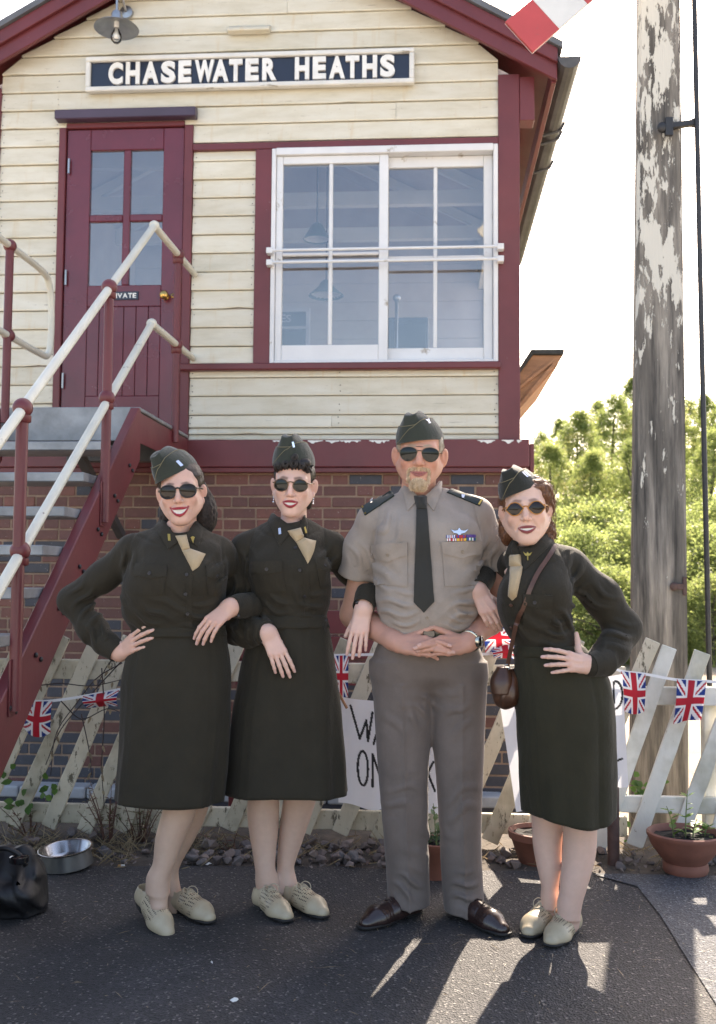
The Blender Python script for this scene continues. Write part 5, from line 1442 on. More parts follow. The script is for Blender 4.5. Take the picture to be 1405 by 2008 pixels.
def loft(rows, nexp=2.2, top=None, bot=None):
    """upright body from rows (z, cx, cy, rx, ry)"""
    rows = sorted(rows); a = np.array(rows, float); z = a[:, 0]; zz = np.linspace(z[0], z[-1], 160)
    cc = np.zeros((160, 4))
    # monotone smooth interpolation
    for k in range(4):
        y = a[:, k + 1]; m = np.gradient(y, z); i = np.clip(np.searchsorted(z, zz) - 1, 0, len(z) - 2); h = z[i + 1] - z[i]; t = (zz - z[i]) / h
        cc[:, k] = (2*t**3-3*t**2+1)*y[i] + (t**3-2*t**2+t)*h*m[i] + (-2*t**3+3*t**2)*y[i+1] + (t**3-t**2)*h*m[i+1]
    def f(p):
        zc = np.clip(p[:, 2], z[0], z[-1]); cx = np.interp(zc, zz, cc[:, 0]); cy = np.interp(zc, zz, cc[:, 1]); rx = np.interp(zc, zz, cc[:, 2]); ry = np.interp(zc, zz, cc[:, 3])
        q = (np.abs((p[:, 0] - cx) / rx) ** nexp + np.abs((p[:, 1] - cy) / ry) ** nexp) ** (1.0 / nexp)
        d = (q - 1) * np.minimum(rx, ry) * 0.92
        dz = np.maximum(p[:, 2] - z[-1], z[0] - p[:, 2])
        return np.where(dz > 0, np.maximum(d, 0) + dz if False else np.maximum(d, dz), np.maximum(d, dz))
    lo = (np.min(cc[:, 0] - cc[:, 2]), np.min(cc[:, 1] - cc[:, 3]), z[0]); hi = (np.max(cc[:, 0] + cc[:, 2]), np.max(cc[:, 1] + cc[:, 3]), z[-1])
    return Prim(f, lo, hi)
def half(pt, n):
    pt, n = A3(pt), A3(n); n = n / np.linalg.norm(n)
    return Prim(lambda p: (p - pt) @ n, (-1e3,) * 3, (1e3,) * 3)
def chain(pts, rs):
    return [cone(pts[i], pts[i + 1], rs[i], rs[i + 1]) for i in range(len(pts) - 1)]

class Field:
    def __init__(s): s.ops = []; s.disp = None
    def u(s, pr, k=0.01):
        for p in (pr if isinstance(pr, list) else [pr]): s.ops.append((0, p, k))
        return s
    def cut(s, pr, k=0.004):
        for p in (pr if isinstance(pr, list) else [pr]): s.ops.append((1, p, k))
        return s
    def ev(s, P_, m=0.03, cell=0.045):
        """distance at points; points are grouped in small cells so that far-off shapes are skipped"""
        if len(s.ops) != getattr(s, 'nops', -1):
            s.nops = len(s.ops); s.LO = np.array([p.lo - k for _, p, k in s.ops]); s.HI = np.array([p.hi + k for _, p, k in s.ops])
        d = np.full(len(P_), 0.5)
        if len(P_) == 0: return d
        q = np.floor(P_ / cell).astype(np.int64); key = (q[:, 0] * 73856093) ^ (q[:, 1] * 19349663) ^ (q[:, 2] * 83492791); order = np.argsort(key, kind='stable'); ks = key[order]
        cuts_ = np.concatenate([[0], np.nonzero(np.diff(ks))[0] + 1, [len(ks)]])
        Ps = P_[order]; ds = d.copy()
        for c0, c1 in zip(cuts_[:-1], cuts_[1:]):
            p = Ps[c0:c1]; lo = p.min(0) - m; hi = p.max(0) + m
            act = np.nonzero(((s.LO < hi) & (s.HI > lo)).all(1))[0]
            a = ds[c0:c1]
            for i in act:
                kind, pr, k = s.ops[i]; b = pr.f(p)
                if kind == 0:
                    h = np.maximum(k - np.abs(a - b), 0) / k; a = np.minimum(a, b) - h * h * k * .25
                else:
                    b = -b; h = np.maximum(k - np.abs(a - b), 0) / k; a = np.maximum(a, b) + h * h * k * .25
            ds[c0:c1] = a
        d[order] = ds
        if s.disp is not None: d = d - s.disp(P_)
        return d
    def grad(s, P_, e=0.0015):
        P_ = np.asarray(P_, float)
        k = np.array([[1, -1, -1], [-1, -1, 1], [-1, 1, -1], [1, 1, 1]], float); g = np.zeros_like(P_)
        for q in k: g += q[None] * s.ev(P_ + q[None] * e, m=0.008)[:, None]
        n = np.linalg.norm(g, axis=1, keepdims=True); return g / np.maximum(n, 1e-9)
    def mesh(s, h, pad=0.012, proj=1):
        lo = np.min([p.lo for k, p, _ in s.ops if k == 0], axis=0) - pad; hi = np.max([p.hi for k, p, _ in s.ops if k == 0], axis=0) + pad
        B = 8; nb = np.ceil((hi - lo) / (h * B)).astype(int); dims = nb * B + 1
        bi = np.stack(np.meshgrid(*[np.arange(n) for n in nb], indexing='ij'), -1).reshape(-1, 3)
        ctr = lo + (bi + 0.5) * B * h
        act = np.abs(s.ev(ctr, m=0.03 + B * h * 1.2)) < B * h * 1.25 + 0.006
        bi = bi[act]; mg = 0.004 if s.disp is not None else 0.0015
        o2 = np.stack(np.meshgrid([0, 1], [0, 1], [0, 1], indexing='ij'), -1).reshape(-1, 3); sb_ = (bi[:, None, :] * 2 + o2[None]).reshape(-1, 3)
        sb_ = sb_[np.abs(s.ev(lo + (sb_ + 0.5) * 4 * h, m=0.02 + 4 * h)) < 4 * h * 0.9 + mg]
        loc = np.stack(np.meshgrid(*[np.arange(5)] * 3, indexing='ij'), -1).reshape(-1, 3)
        D = np.full(dims, 9.0, np.float32); need = np.zeros(dims, bool); gi = (sb_[:, None, :] * 4 + loc[None]).reshape(-1, 3); need[gi[:, 0], gi[:, 1], gi[:, 2]] = True
        gi = np.argwhere(need); D[need] = s.ev(lo + gi * h, m=0.012 + 3 * h)
        ins = D < 0
        known = D < 8
        c8 = [(0,0,0),(1,0,0),(0,1,0),(1,1,0),(0,0,1),(1,0,1),(0,1,1),(1,1,1)]
        sl = lambda a, o: a[o[0]:a.shape[0]-1+o[0], o[1]:a.shape[1]-1+o[1], o[2]:a.shape[2]-1+o[2]]
        cnt = sum(sl(ins, o).astype(np.int8) for o in c8); kn = sum(sl(known, o).astype(np.int8) for o in c8)
        cells = np.argwhere((cnt > 0) & (cnt < 8) & (kn == 8))
        vid = np.full(np.array(D.shape) - 1, -1, np.int32); vid[cells[:, 0], cells[:, 1], cells[:, 2]] = np.arange(len(cells))
        acc = np.zeros((len(cells), 3)); num = np.zeros(len(cells))
        g = {o: D[cells[:, 0] + o[0], cells[:, 1] + o[1], cells[:, 2] + o[2]].astype(float) for o in c8}
        for i, oa in enumerate(c8):
            for ob in c8[i + 1:]:
                if sum(abs(x - y) for x, y in zip(oa, ob)) != 1: continue
                a, b = g[oa], g[ob]; m = (a < 0) != (b < 0); t = np.where(m, a / np.where(m, a - b, 1), 0)
                p = np.array(oa)[None] + t[:, None] * (np.array(ob) - np.array(oa))[None]; acc += p * m[:, None]; num += m
        V = lo + (cells + acc / num[:, None]) * h
        F = []
        for ax in range(3):
            o1 = [0, 0, 0]; o1[ax] = 1
            sa = tuple(slice(0, n - o1[i]) for i, n in enumerate(D.shape)); sb = tuple(slice(o1[i], n) for i, n in enumerate(D.shape))
            ia, ib = ins[sa], ins[sb]; e = np.argwhere((ia != ib) & known[sa] & known[sb]); b1, b2 = [i for i in range(3) if i != ax]
            e = e[(e[:, b1] > 0) & (e[:, b2] > 0) & (e[:, b1] < D.shape[b1] - 1) & (e[:, b2] < D.shape[b2] - 1)]
            flip = ia[e[:, 0], e[:, 1], e[:, 2]]
            q = []
            for (x, y) in ((0, 0), (1, 0), (1, 1), (0, 1)):
                c = e.copy(); c[:, b1] -= x; c[:, b2] -= y; q.append(vid[c[:, 0], c[:, 1], c[:, 2]])
            q = np.stack(q, 1); ok = (q >= 0).all(1); q = q[ok]; fl = flip[ok]
            if ax == 1: fl = ~fl
            q[~fl] = q[~fl][:, ::-1]; F.append(q)
        F = np.vstack(F)
        for _ in range(proj):
            n = s.grad(V); V = V - n * np.clip(s.ev(V, m=0.008), -h, h)[:, None] * 0.9
        return V, F
    def trace(s, px, py, d0, span=0.32, off=0.0):
        """walk the sight line of photograph pixels to the surface"""
        px = np.asarray(px, float).ravel(); py = np.asarray(py, float).ravel()
        o = np.array((0, 0, CAM_H)); Rm = np.array(CAM_R)
        v = np.stack([(px - IW / 2) / FPX, (IH / 2 - py) / FPX, -np.ones_like(px)], 1) @ Rm.T; v /= np.linalg.norm(v, axis=1, keepdims=True)
        t = np.full(len(px), (d0 - span)) / v[:, 1]
        for _ in range(26):
            dd = s.ev(o + v * t[:, None], m=0.08, cell=0.09); t += np.clip(dd - off, -0.03, 0.07) * 0.88
        t = np.clip(t, 0, (d0 + span) / v[:, 1])
        return o + v * t[:, None]

def gabor(folds):
    """cloth folds: (centre, across-direction, wavelength, amplitude, reach)"""
    fs = [(A3(c), A3(a) / np.linalg.norm(A3(a)), w, am, r) for c, a, w, am, r in folds]
    def f(p):
        out = np.zeros(len(p))
        for c, a, w, am, r in fs:
            q = p - c; r2 = (q * q).sum(1); m = r2 < (2.2 * r) ** 2
            if not m.any(): continue
            qm = q[m]; lat = np.cross(a, (0.1, 1.0, 0.2)); s1 = qm @ a; s2 = qm @ lat; ph = 2 * np.pi * s1 / (w * 1.25) + 1.9 * np.sin(s2 * 21 + s1 * 14 + w * 300) + 1.1 * np.sin(s2 * 47 + w * 90)
            sv_ = np.sin(ph); out[m] += 1.5 * am * np.exp(-r2[m] / (r * r)) * (1.35 * np.maximum(sv_, -.25) ** 1 - .35) * (0.65 + 0.5 * np.sin(s2 * 33 + s1 * 19 + 2))
        return out
    return f
def uneven(amp, sc, seed=0):
    rr = np.random.default_rng(seed); K = rr.normal(size=(6, 3)) * sc; ph = rr.uniform(0, 6.28, 6)
    def f(p):
        out = np.zeros(len(p))
        for k, h in zip(K, ph): out += np.sin(p @ k + h)
        return out * amp / 3
    return f
def fsum(*fs): return lambda p: sum(f(p) for f in fs)

def join_parts(parts):
    V, F, C, b = [], [], [], 0
    for v, f, c in parts: V.append(v); F.append(np.asarray(f) + b); C.append(c); b += len(v)
    return np.vstack(V), np.vstack(F), np.vstack(C)

# ------------------------------------------------------------------ patches that lie on a garment
def shell(name, top, nu, nv, depth_dir, th, mat, parent, off, smooth=True, col=None):
    """sheet of nu x nv points with a rim of thickness th behind it"""
    top = np.asarray(top); n = nu * nv; bot = top - depth_dir * th
    V = np.vstack([top, bot]); F = []
    for j in range(nv - 1):
        for i in range(nu - 1):
            a = j * nu + i; F.append((a, a + 1, a + nu + 1, a + nu)); F.append((n + a, n + a + nu, n + a + nu + 1, n + a + 1))
    rim = [i for i in range(nu)] + [j * nu + nu - 1 for j in range(1, nv)] + [(nv - 1) * nu + i for i in range(nu - 2, -1, -1)] + [j * nu for j in range(nv - 2, 0, -1)]
    for a, b in zip(rim, rim[1:] + rim[:1]): F.append((b, a, n + a, n + b))
    c = None if col is None else np.vstack([col, col])
    o = mesh_np(name, V, F, mat, parent, smooth, c, off)
    if smooth: o.data.set_sharp_from_angle(angle=R(50))
    return o
def patch(field, name, quad, d0, th, mat, parent, off, nu=10, nv=10, bottom=None, puff=0.0, col=None):
    """cloth patch whose corners are given as photograph pixels tl, tr, bl, br; bottom(u) adds pixels to the lower edge"""
    u, v = np.meshgrid(np.linspace(0, 1, nu), np.linspace(0, 1, nv)); u = u.ravel(); v = v.ravel(); q = [np.array(x, float) for x in quad]
    px = (q[0] * (1 - u[:, None]) + q[1] * u[:, None]) * (1 - v[:, None]) + (q[2] * (1 - u[:, None]) + q[3] * u[:, None]) * v[:, None]
    if bottom is not None: px[:, 1] += np.array([bottom(x) for x in u]) * v
    S_ = field.trace(px[:, 0], px[:, 1], d0); nrm = field.grad(S_)
    edge = np.minimum(np.minimum(u, 1 - u), np.minimum(v, 1 - v)); lift = th + puff * np.clip(edge * 4, 0, 1)
    return shell(name, S_ + nrm * lift[:, None], nu, nv, nrm, 0.012, mat, parent, off, True, col)
def button(field, px, py, d0, r, mat, parent, off, name='button', lift=0.004):
    S_ = field.trace([px], [py], d0)[0]; n = field.grad(S_[None])[0]; z = Vector(n); M_ = Matrix.Translation(Vector(S_ + n * lift)) @ z.to_track_quat('Z', 'Y').to_matrix().to_4x4()
    m = MB(off=off); m.lathe([(0.001, 0.0005), (r * .35, 0.0002), (r * .6, 0.0012), (r * .85, 0.0018), (r, 0.0008), (r, -0.003)], 12, M_); return m.build(name, mat, parent, smooth=True)
def badge(field, outline, d0, th, mat, parent, off, name, lift=0.004):
    """flat pin cut to an outline of photograph pixels"""
    o = np.array(outline, float); S_ = field.trace(o[:, 0], o[:, 1], d0); n = field.grad(S_.mean(0)[None])[0]; top = S_ + n * (lift + th); c0 = top.mean(0)
    top = top - n * ((top - c0) @ n)[:, None]
    m = MB(off=off); m.prism([Vector(p) for p in top], Vector(-n * th * 2)); return m.build(name, mat, parent)

# ------------------------------------------------------------------ heads
def head_mesh(sc=1.0, smile=0.3, mouth_w=0.025, open_=0.0, jaw=1.0, nose=1.0, age=0.0, lip=(0.30, 0.02, 0.03), skin=(0.60, 0.39, 0.31), brow=(0.10, 0.06, 0.04), male=False, h=0.0028, brow_t=1.0, lipr=1.0, ear=0.5):
    f = Field()
    f.u(ball((0, 0.018, 0.045), (0.073, 0.092, 0.078)))
    f.u(ball((0, -0.020, -0.018), (0.061 * jaw, 0.072, 0.087)), 0.03)
    for s in (-1, 1):
        f.u(cone((s * 0.050 * jaw, 0.002, -0.045), (s * 0.017 * jaw, -0.062, -0.097), 0.024, 0.017), 0.03)
        f.u(ball((s * 0.036, -0.063, -0.028), (0.023, 0.020, 0.019)), 0.025)
        f.u(cone((s * 0.042, -0.064, 0.020), (s * 0.010, -0.083, 0.017), 0.009, 0.009), 0.02)
    f.u(ball((0, -0.073, -0.100), (0.020 * jaw, 0.016, 0.015)), 0.02)
    f.u(ball((0, -0.071, -0.064), (0.038, 0.021, 0.024)), 0.02)
    for s in (-1, 1):
        f.cut(ball((s * 0.031, -0.100, 0.001), (0.019, 0.014, 0.011)), 0.014)
        f.u(ball((s * 0.031, -0.0735, 0.001), 0.0122), 0.003)
    f.u(cone((0, -0.083, 0.014), (0, -0.104 * (0.98 + .02 * nose), -0.030), 0.0075 * nose, 0.0100 * nose), 0.012)
    f.u(ball((0, -0.1055, -0.0335), 0.0102 * nose), 0.006)
    for s in (-1, 1):
        f.u(ball((s * 0.0118 * nose, -0.0945, -0.0375), (0.0078, 0.010, 0.0072)), 0.005)
        f.cut(ball((s * 0.0062, -0.1025, -0.0445), (0.0038, 0.0055, 0.0034)), 0.003)
        f.cut(cone((s * 0.0165, -0.0925, -0.042), (s * (mouth_w + .008), -0.079, -0.068), 0.0022 + .001 * age, 0.0018 + .001 * age), 0.010)
    zc = -0.0665
    def mp(x, dz, dy): t = x / mouth_w; return np.array((x, -0.0955 + 11.0 * x * x + dy, zc + smile * 0.022 * (t * t - .35) + dz))
    xs = np.linspace(-1, 1, 9) * mouth_w
    gap = open_ * 0.5
    up = [mp(x, smile * .008 * ((x / mouth_w) ** 2 - .35) * -1 + 0.0035 * (1 - (x / mouth_w) ** 2) + (0.0018 if 0.25 < abs(x / mouth_w) < .3 else 0) + gap * (1 - (x / mouth_w) ** 2), 0.0006) for x in xs]; dn = [mp(x, -0.0042 * (1 - (x / mouth_w) ** 2) - gap * 1.2 * (1 - (x / mouth_w) ** 2), 0.0012) for x in xs]
    lr = lambda x, a: a * (1 - 0.62 * abs(x / mouth_w) ** 1.5)
    U = [cone(up[i], up[i + 1], lr(xs[i], .0037 * lipr), lr(xs[i + 1], .0037 * lipr)) for i in range(8)]; Dn = [cone(dn[i], dn[i + 1], lr(xs[i], .0047 * lipr), lr(xs[i + 1], .0047 * lipr)) for i in range(8)]
    f.u(U, 0.0025); f.u(Dn, 0.0025)
    line = [mp(x, (up[i][2] + dn[i][2]) / 2 - mp(x, 0, 0)[2], 0.0) for i, x in enumerate(xs)]
    if open_ > 0:
        for i in range(8): f.cut(cone(line[i] + np.array((0, -0.003, 0)), line[i + 1] + np.array((0, -0.003, 0)), max(.0006, (up[i][2] - dn[i][2]) * .5 - .0028), max(.0006, (up[i + 1][2] - dn[i + 1][2]) * .5 - .0028)), 0.0015)
    else:
        for i in range(8): f.cut(cone(line[i] + np.array((0, -0.0045, 0)), line[i + 1] + np.array((0, -0.0045, 0)), .0012, .0012), 0.0015)
    for s in (-1, 1):
        f.u(ball((s * (0.0735 + .006 * ear), 0.012, -0.008), (0.0075 + .002 * ear, 0.017 + .003 * ear, 0.030 + .003 * ear), rot=(8, s * 14, s * -38)), 0.006)
        f.u(ball((s * 0.0735, 0.006, -0.036), (0.007, 0.009, 0.010)), 0.006)
        f.cut(ball((s * (0.082 + .004 * ear), -0.002, -0.005), (0.006, 0.010, 0.018), rot=(8, 0, s * -40)), 0.004)
    nk = 0.057 if male else 0.047
    f.u(cone((0, 0.028, -0.060), (0, 0.046, -0.19), nk, nk * 1.08), 0.022)
    f.u(ball((0, 0.050, -0.20), (0.085, 0.055, 0.03)), 0.03)
    V, F = f.mesh(h)
    C = np.tile(np.array(skin), (len(V), 1))
    def blend(mask, col): nonlocal C; C = C * (1 - mask[:, None]) + np.array(col)[None] * mask[:, None]
    # flush of cheeks, nose and ears; paler jaw
    for c, r, am in (((-.04, -.072, -.03), .026, .4), ((.04, -.072, -.03), .026, .4), ((0, -.11, -.035), .016, .35), ((-.076, .012, -.01), .03, .4), ((.076, .012, -.01), .03, .4)):
        blend(am * np.exp(-((V - np.array(c)) ** 2).sum(1) / r ** 2), (skin[0] * 1.0, skin[1] * .72, skin[2] * .68))
    def near(prims, r): return smoothstep(r, 0, np.min([p.f(V) for p in prims], axis=0))
    ml = np.maximum(near(U, 0.0034), near(Dn, 0.0034)) * (V[:, 1] < -.06)
    blend(ml, lip)
    if open_ > 0:
        inside_ = np.min([cone(line[i], line[i + 1], max(.0005, (up[i][2] - dn[i][2]) * .5 - .0040), max(.0005, (up[i + 1][2] - dn[i + 1][2]) * .5 - .0040)).f(V * np.array((1, 0, 1)) + np.array((0, 1, 0)) * 0 + np.array((0, line[4][1], 0)) * 0 + np.stack([0 * V[:, 0], np.interp(V[:, 0], xs, [l[1] for l in line]), 0 * V[:, 0]], 1)) for i in range(8)], axis=0)
        t = smoothstep(0.0008, -0.0003, inside_) * (V[:, 1] < -.07); blend(t, (0.62, 0.58, 0.52)); dk = t * smoothstep(.62, .95, np.abs(V[:, 0]) / mouth_w); blend(dk, (0.10, 0.03, 0.03))
    else:
        blend(near([cone(line[i], line[i + 1], .0008, .0008) for i in range(8)], .0012) * .8, (0.12, .03, .03))
    eb = [cone((s * .046, -.066, .0215), (s * .030, -.082, .0265), .0016 * brow_t, .0026 * brow_t) for s in (-1, 1)] + [cone((s * .030, -.082, .0265), (s * .014, -.0885, .0225), .0026 * brow_t, .0034 * brow_t) for s in (-1, 1)]
    def near2(prims, r): return smoothstep(r, 0, np.min([p.f(V) for p in prims], axis=0))
    blend(near2(eb, .0055) * .85, brow)
    eye = np.minimum(np.linalg.norm(V - np.array((-.031, -.0735, .001)), axis=1), np.linalg.norm(V - np.array((.031, -.0735, .001)), axis=1)); blend((eye < .0126) * 1.0, (.55, .53, .5))
    return V * sc, F, C

def place(V, T): M_ = np.array(T); return V @ M_[:3, :3].T + M_[:3, 3]
def head_T(px, py, d, yaw=0, pitch=0, roll=0):
    """frame of a head whose eye line centre is seen at a pixel; roll>0 tips the crown to the photograph's left"""
    return Matrix.Translation(P(px, py, d)) @ Matrix.Rotation(R(yaw), 4, 'Z') @ Matrix.Rotation(R(-roll), 4, 'Y') @ Matrix.Rotation(R(pitch), 4, 'X') @ Matrix.Translation((0, 0.085, 0))

# ------------------------------------------------------------------ hands
FING = [(0.028, 0.086, (0.042, 0.026, 0.020), 0.0078), (0.0092, 0.090, (0.046, 0.029, 0.021), 0.0080), (-0.0092, 0.085, (0.042, 0.027, 0.020), 0.0077), (-0.0257, 0.077, (0.033, 0.021, 0.018), 0.0069)]
def hand_arm(wrist, direc, dorsal, right, elbow=None, sc=1.0, curl=(20, 25, 15), spread=4, thumb=(0.75, 0.6, -0.25), thumb_curl=10, arm_r=(0.030, 0.043), skin=(0.6, 0.39, 0.31), nails=(0.62, 0.42, 0.38), per=None, h=0.0026, bulge=0.0, flat=1.0, veins=0.0):
    Yv = Vector(direc).normalized(); Zv = Vector(dorsal); Zv = (Zv - Yv * Zv.dot(Yv)).normalized(); Xv = Yv.cross(Zv) * (-1 if right else 1)
    w = Vector(wrist)
    def L(x, y, z): return w + (Xv * x + Yv * y + Zv * z) * sc
    f = Field(); nl = []; kn = []
    for i, (lx, ly, ph, r) in enumerate(FING):
        f.u(cone(L(lx * .55, 0.004, -0.002), L(lx, ly, 0.001 - 0.06 * lx * lx / .03), 0.0145 * sc * flat, 0.0098 * sc), 0.012 * sc)
    f.u(cone(L(0.012, 0.020, -0.010), L(-0.016, 0.030, -0.010), 0.013 * sc, 0.014 * sc), 0.014 * sc)
    for i, (lx, ly, ph, r) in enumerate(FING):
        cu = curl if per is None or per.get(i) is None else per[i][0]; sp = spread * (1.3, .25, -.8, -1.9)[i] + (0 if per is None or per.get(i) is None else per[i][1])
        a = R(sp); d = (Yv * math.cos(a) + Xv * math.sin(a)).normalized(); nz = Zv.copy(); p = L(lx, ly, 0.001 - 0.06 * lx * lx / .03); rr = r * sc
        kn.append(p)
        ax = d.cross(nz)
        tot = 0; radii = [rr * 1.06, rr * 1.0, rr * 0.92, rr * .74]
        for j in range(3):
            tot += R(cu[j]); dd = d * math.cos(tot) - nz * math.sin(tot); q = p + dd * ph[j] * sc
            f.u(cone(p, q, radii[j], radii[j + 1]), 0.0035 * sc if j else 0.005 * sc)
            if j == 2: nn = (nz * math.cos(tot) + d * math.sin(tot)); nl.append((q - dd * 0.004 * sc + nn * radii[3] * .72, dd, nn))
            p = q
    tv = Vector(thumb).normalized(); td = (Xv * tv.x + Yv * tv.y + Zv * tv.z).normalized()
    t0 = L(0.014, 0.014, -0.010); t1 = t0 + td * 0.043 * sc; td2 = (td * math.cos(R(thumb_curl)) + Yv * math.sin(R(thumb_curl))).normalized(); t2 = t1 + td2 * 0.032 * sc; t3 = t2 + (td2 * .97 + Yv * .15).normalized() * 0.024 * sc
    f.u(cone(t0, t1, 0.016 * sc, 0.0118 * sc), 0.016 * sc); f.u(cone(t1, t2, 0.0112 * sc, 0.0098 * sc), 0.004); f.u(cone(t2, t3, 0.0098 * sc, 0.0078 * sc), 0.003)
    if elbow is not None:
        e = Vector(elbow); mid = w.lerp(e, .62); f.u(cone(w - Yv * 0.004, w.lerp(e, .12), 0.0235 * sc * flat, arm_r[0]), 0.02); f.u(cone(w.lerp(e, .10), mid, arm_r[0], arm_r[1]), 0.02); f.u(cone(mid, e, arm_r[1], arm_r[1] * .95), 0.02)
    if veins > 0:
        fv = gabor([(L(0.0, 0.055, 0.012), Xv, 0.020 * sc, veins, 0.03)]); f.disp = fv
    V, F = f.mesh(h); C = np.tile(np.array(skin), (len(V), 1))
    for k in kn:
        m = 0.35 * np.exp(-((V - np.array(k)) ** 2).sum(1) / (0.011 * sc) ** 2); C = C * (1 - m[:, None]) + np.array((skin[0] * .98, skin[1] * .70, skin[2] * .66)) * m[:, None]
    for p, dd, nn in nl:
        q = V - np.array(p); m = (np.abs(q @ np.array(dd)) < .0062 * sc) & (np.linalg.norm(q - np.outer(q @ np.array(dd), np.array(dd)), axis=1) < .0052 * sc) & (q @ np.array(nn) > -.003); C[m] = np.array(nails)
    tips = np.array([np.array(p) for p, _, _ in nl]); dm = np.min(np.linalg.norm(V[:, None] - tips[None], axis=2), axis=1); m = .25 * np.exp(-(dm / .012) ** 2); C = C * (1 - m[:, None]) + np.array((skin[0], skin[1] * .74, skin[2] * .7)) * m[:, None]
    return V, F, C

# ------------------------------------------------------------------ garments by rows
def rows_from(rows, d0, ry, cyo=None):
    """rows (py, left px, right px) seen at depth d0 -> loft rows; ry list of half depths"""
    out = []
    for i, (py, l, r) in enumerate(rows):
        a, b = P(l, py, d0), P(r, py, d0); off = 0 if cyo is None else (cyo[i] if hasattr(cyo, '__len__') else cyo)
        out.append(((a.z + b.z) / 2, (a.x + b.x) / 2, d0 + off, (b.x - a.x) / 2, ry[i] if hasattr(ry, '__len__') else ry))
    return out
def loft_skirt(name, rows, mat, parent, off, folds=(0.006, 7, 0.3), nu=96, nv=60, th=0.004, hem=None, seams=(), close_top=True):
    a = np.array(sorted(rows)); z = a[:, 0]; zz = np.linspace(z[-1], z[0], nv); cc = np.stack([np.interp(zz, z, a[:, k]) for k in range(1, 5)], 1)
    for k in range(4):   # soften the rows
        for _ in range(3): cc[1:-1, k] = (cc[:-2, k] + 2 * cc[1:-1, k] + cc[2:, k]) / 4
    th_ = np.linspace(0, 2 * np.pi, nu, endpoint=False); V = []
    amp, nf, ph = folds
    for j in range(nv):
        t = j / (nv - 1); cx, cy, rx, ry = cc[j]
        fo = amp * t ** 1.6 * (np.sin(nf * th_ + ph) + .5 * np.sin((nf + 4) * th_ + ph * 2.3 + 2 * t)) + 0.0012 * np.sin(9 * t + 5 * th_ + ph) + 0.0022 * np.sin(21 * t + 3 * th_ + ph * 3 + 2 * np.sin(4 * th_)) * (1 - t) + 0.003 * t * np.sin(11 * th_ + 3 * t + ph)
        for s_ in seams: fo = fo - 0.0045 * np.exp(-((((th_ - s_ + np.pi) % (2 * np.pi)) - np.pi) / 0.022) ** 2)
        ex = 2 / 2.25; x = np.sign(np.cos(th_)) * np.abs(np.cos(th_)) ** ex; y = np.sign(np.sin(th_)) * np.abs(np.sin(th_)) ** ex
        zh = zz[j] + (0 if hem is None else t ** 4 * hem(th_))
        V.append(np.stack([cx + x * (rx + fo), cy + y * (ry + fo), np.full(nu, 1.0) * zh], 1))
    V = np.vstack(V); inner = V.copy(); c3 = np.repeat(cc[:, :2], nu, 0); dv = V[:, :2] - c3; inner[:, :2] = c3 + dv * (1 - th / np.maximum(.02, np.linalg.norm(dv, axis=1)))[:, None]
    F = []; n = nu * nv
    for j in range(nv - 1):
        for i in range(nu):
            i2 = (i + 1) % nu; F.append((j * nu + i, (j + 1) * nu + i, (j + 1) * nu + i2, j * nu + i2)); F.append((n + j * nu + i, n + j * nu + i2, n + (j + 1) * nu + i2, n + (j + 1) * nu + i))
    for i in range(nu):
        i2 = (i + 1) % nu; b = (nv - 1) * nu; F.append((b + i, n + b + i, n + b + i2, b + i2)); F.append((i, i2, n + i2, n + i))
    return mesh_np(name, np.vstack([V, inner]), F, mat, parent, True, None, off)

def collar2(f, d0, c, rx, ry, z0, z1, leaves, mat, parent, off, ncut=1, gap=0.55, tilt=0.0):
    """shirt collar: stand round the nape plus two folded leaves, each inner-top, inner-low, outer-top, tip in pixels"""
    c = A3(c); f2 = Field(); f2.ops = [o for o in f.ops if o[0] == 0] ; f2.disp = f.disp
    f2.u(cone(c + np.array((0, 0, z0)), c + np.array((0, .008, z1 + .01)), rx * 1.05, rx * 1.0), .02)
    th_ = np.linspace(-math.pi * (1 - gap * .5), math.pi * (1 - gap * .5), 40); rows = []
    for (k, o, zz) in ((0, .000, z1), (1, .006, z1 + .003), (2, .012, z1 - .006), (3, .022, z1 - .024), (4, .030, z1 - .046)):
        rows.append(np.stack([c[0] + np.sin(th_) * (rx + o), c[1] + np.cos(th_) * (ry + o) + .006, c[2] + zz - (1 - np.cos(th_)) * .5 * .022 + tilt * np.sin(th_)], 1))
    V = np.vstack(rows[::-1]); nn = np.stack([np.tile(np.sin(th_), 5), np.tile(np.cos(th_), 5), np.full(200, .4)], 1); nn /= np.linalg.norm(nn, axis=1, keepdims=True)
    shell('collar_back', V, 40, 5, nn, .003, mat, parent, off)
    for a, b, c_, d_ in leaves: patch(f2, 'collar_leaf', [c_, a, d_, b], d0, .005, mat, parent, off, 12, 14, puff=.005)
def cuff(a, b, r0, r1, mat, parent, off, btn=None):
    a, b = Vector(a), Vector(b); z = (b - a); L = z.length; M_ = Matrix.Translation(a) @ z.normalized().to_track_quat('Z', 'Y').to_matrix().to_4x4()
    m = MB(off=off); m.lathe([(r0 * .9, .004), (r0, 0), (r0 * 1.01, L * .3), (r1 * 1.01, L * .8), (r1, L), (r1 - .003, L + .0005), (r1 - .006, L * .7), (r1 - .012, L * .3)], 30, M_); o = m.build('cuff', mat, parent, smooth=True, auto=60)
    if btn: m = MB(off=off); q = Vector(btn); m.ball(q, (.006, .004, .006)); m.build('cuff_button', 'dark_button', parent, smooth=True)
    return o
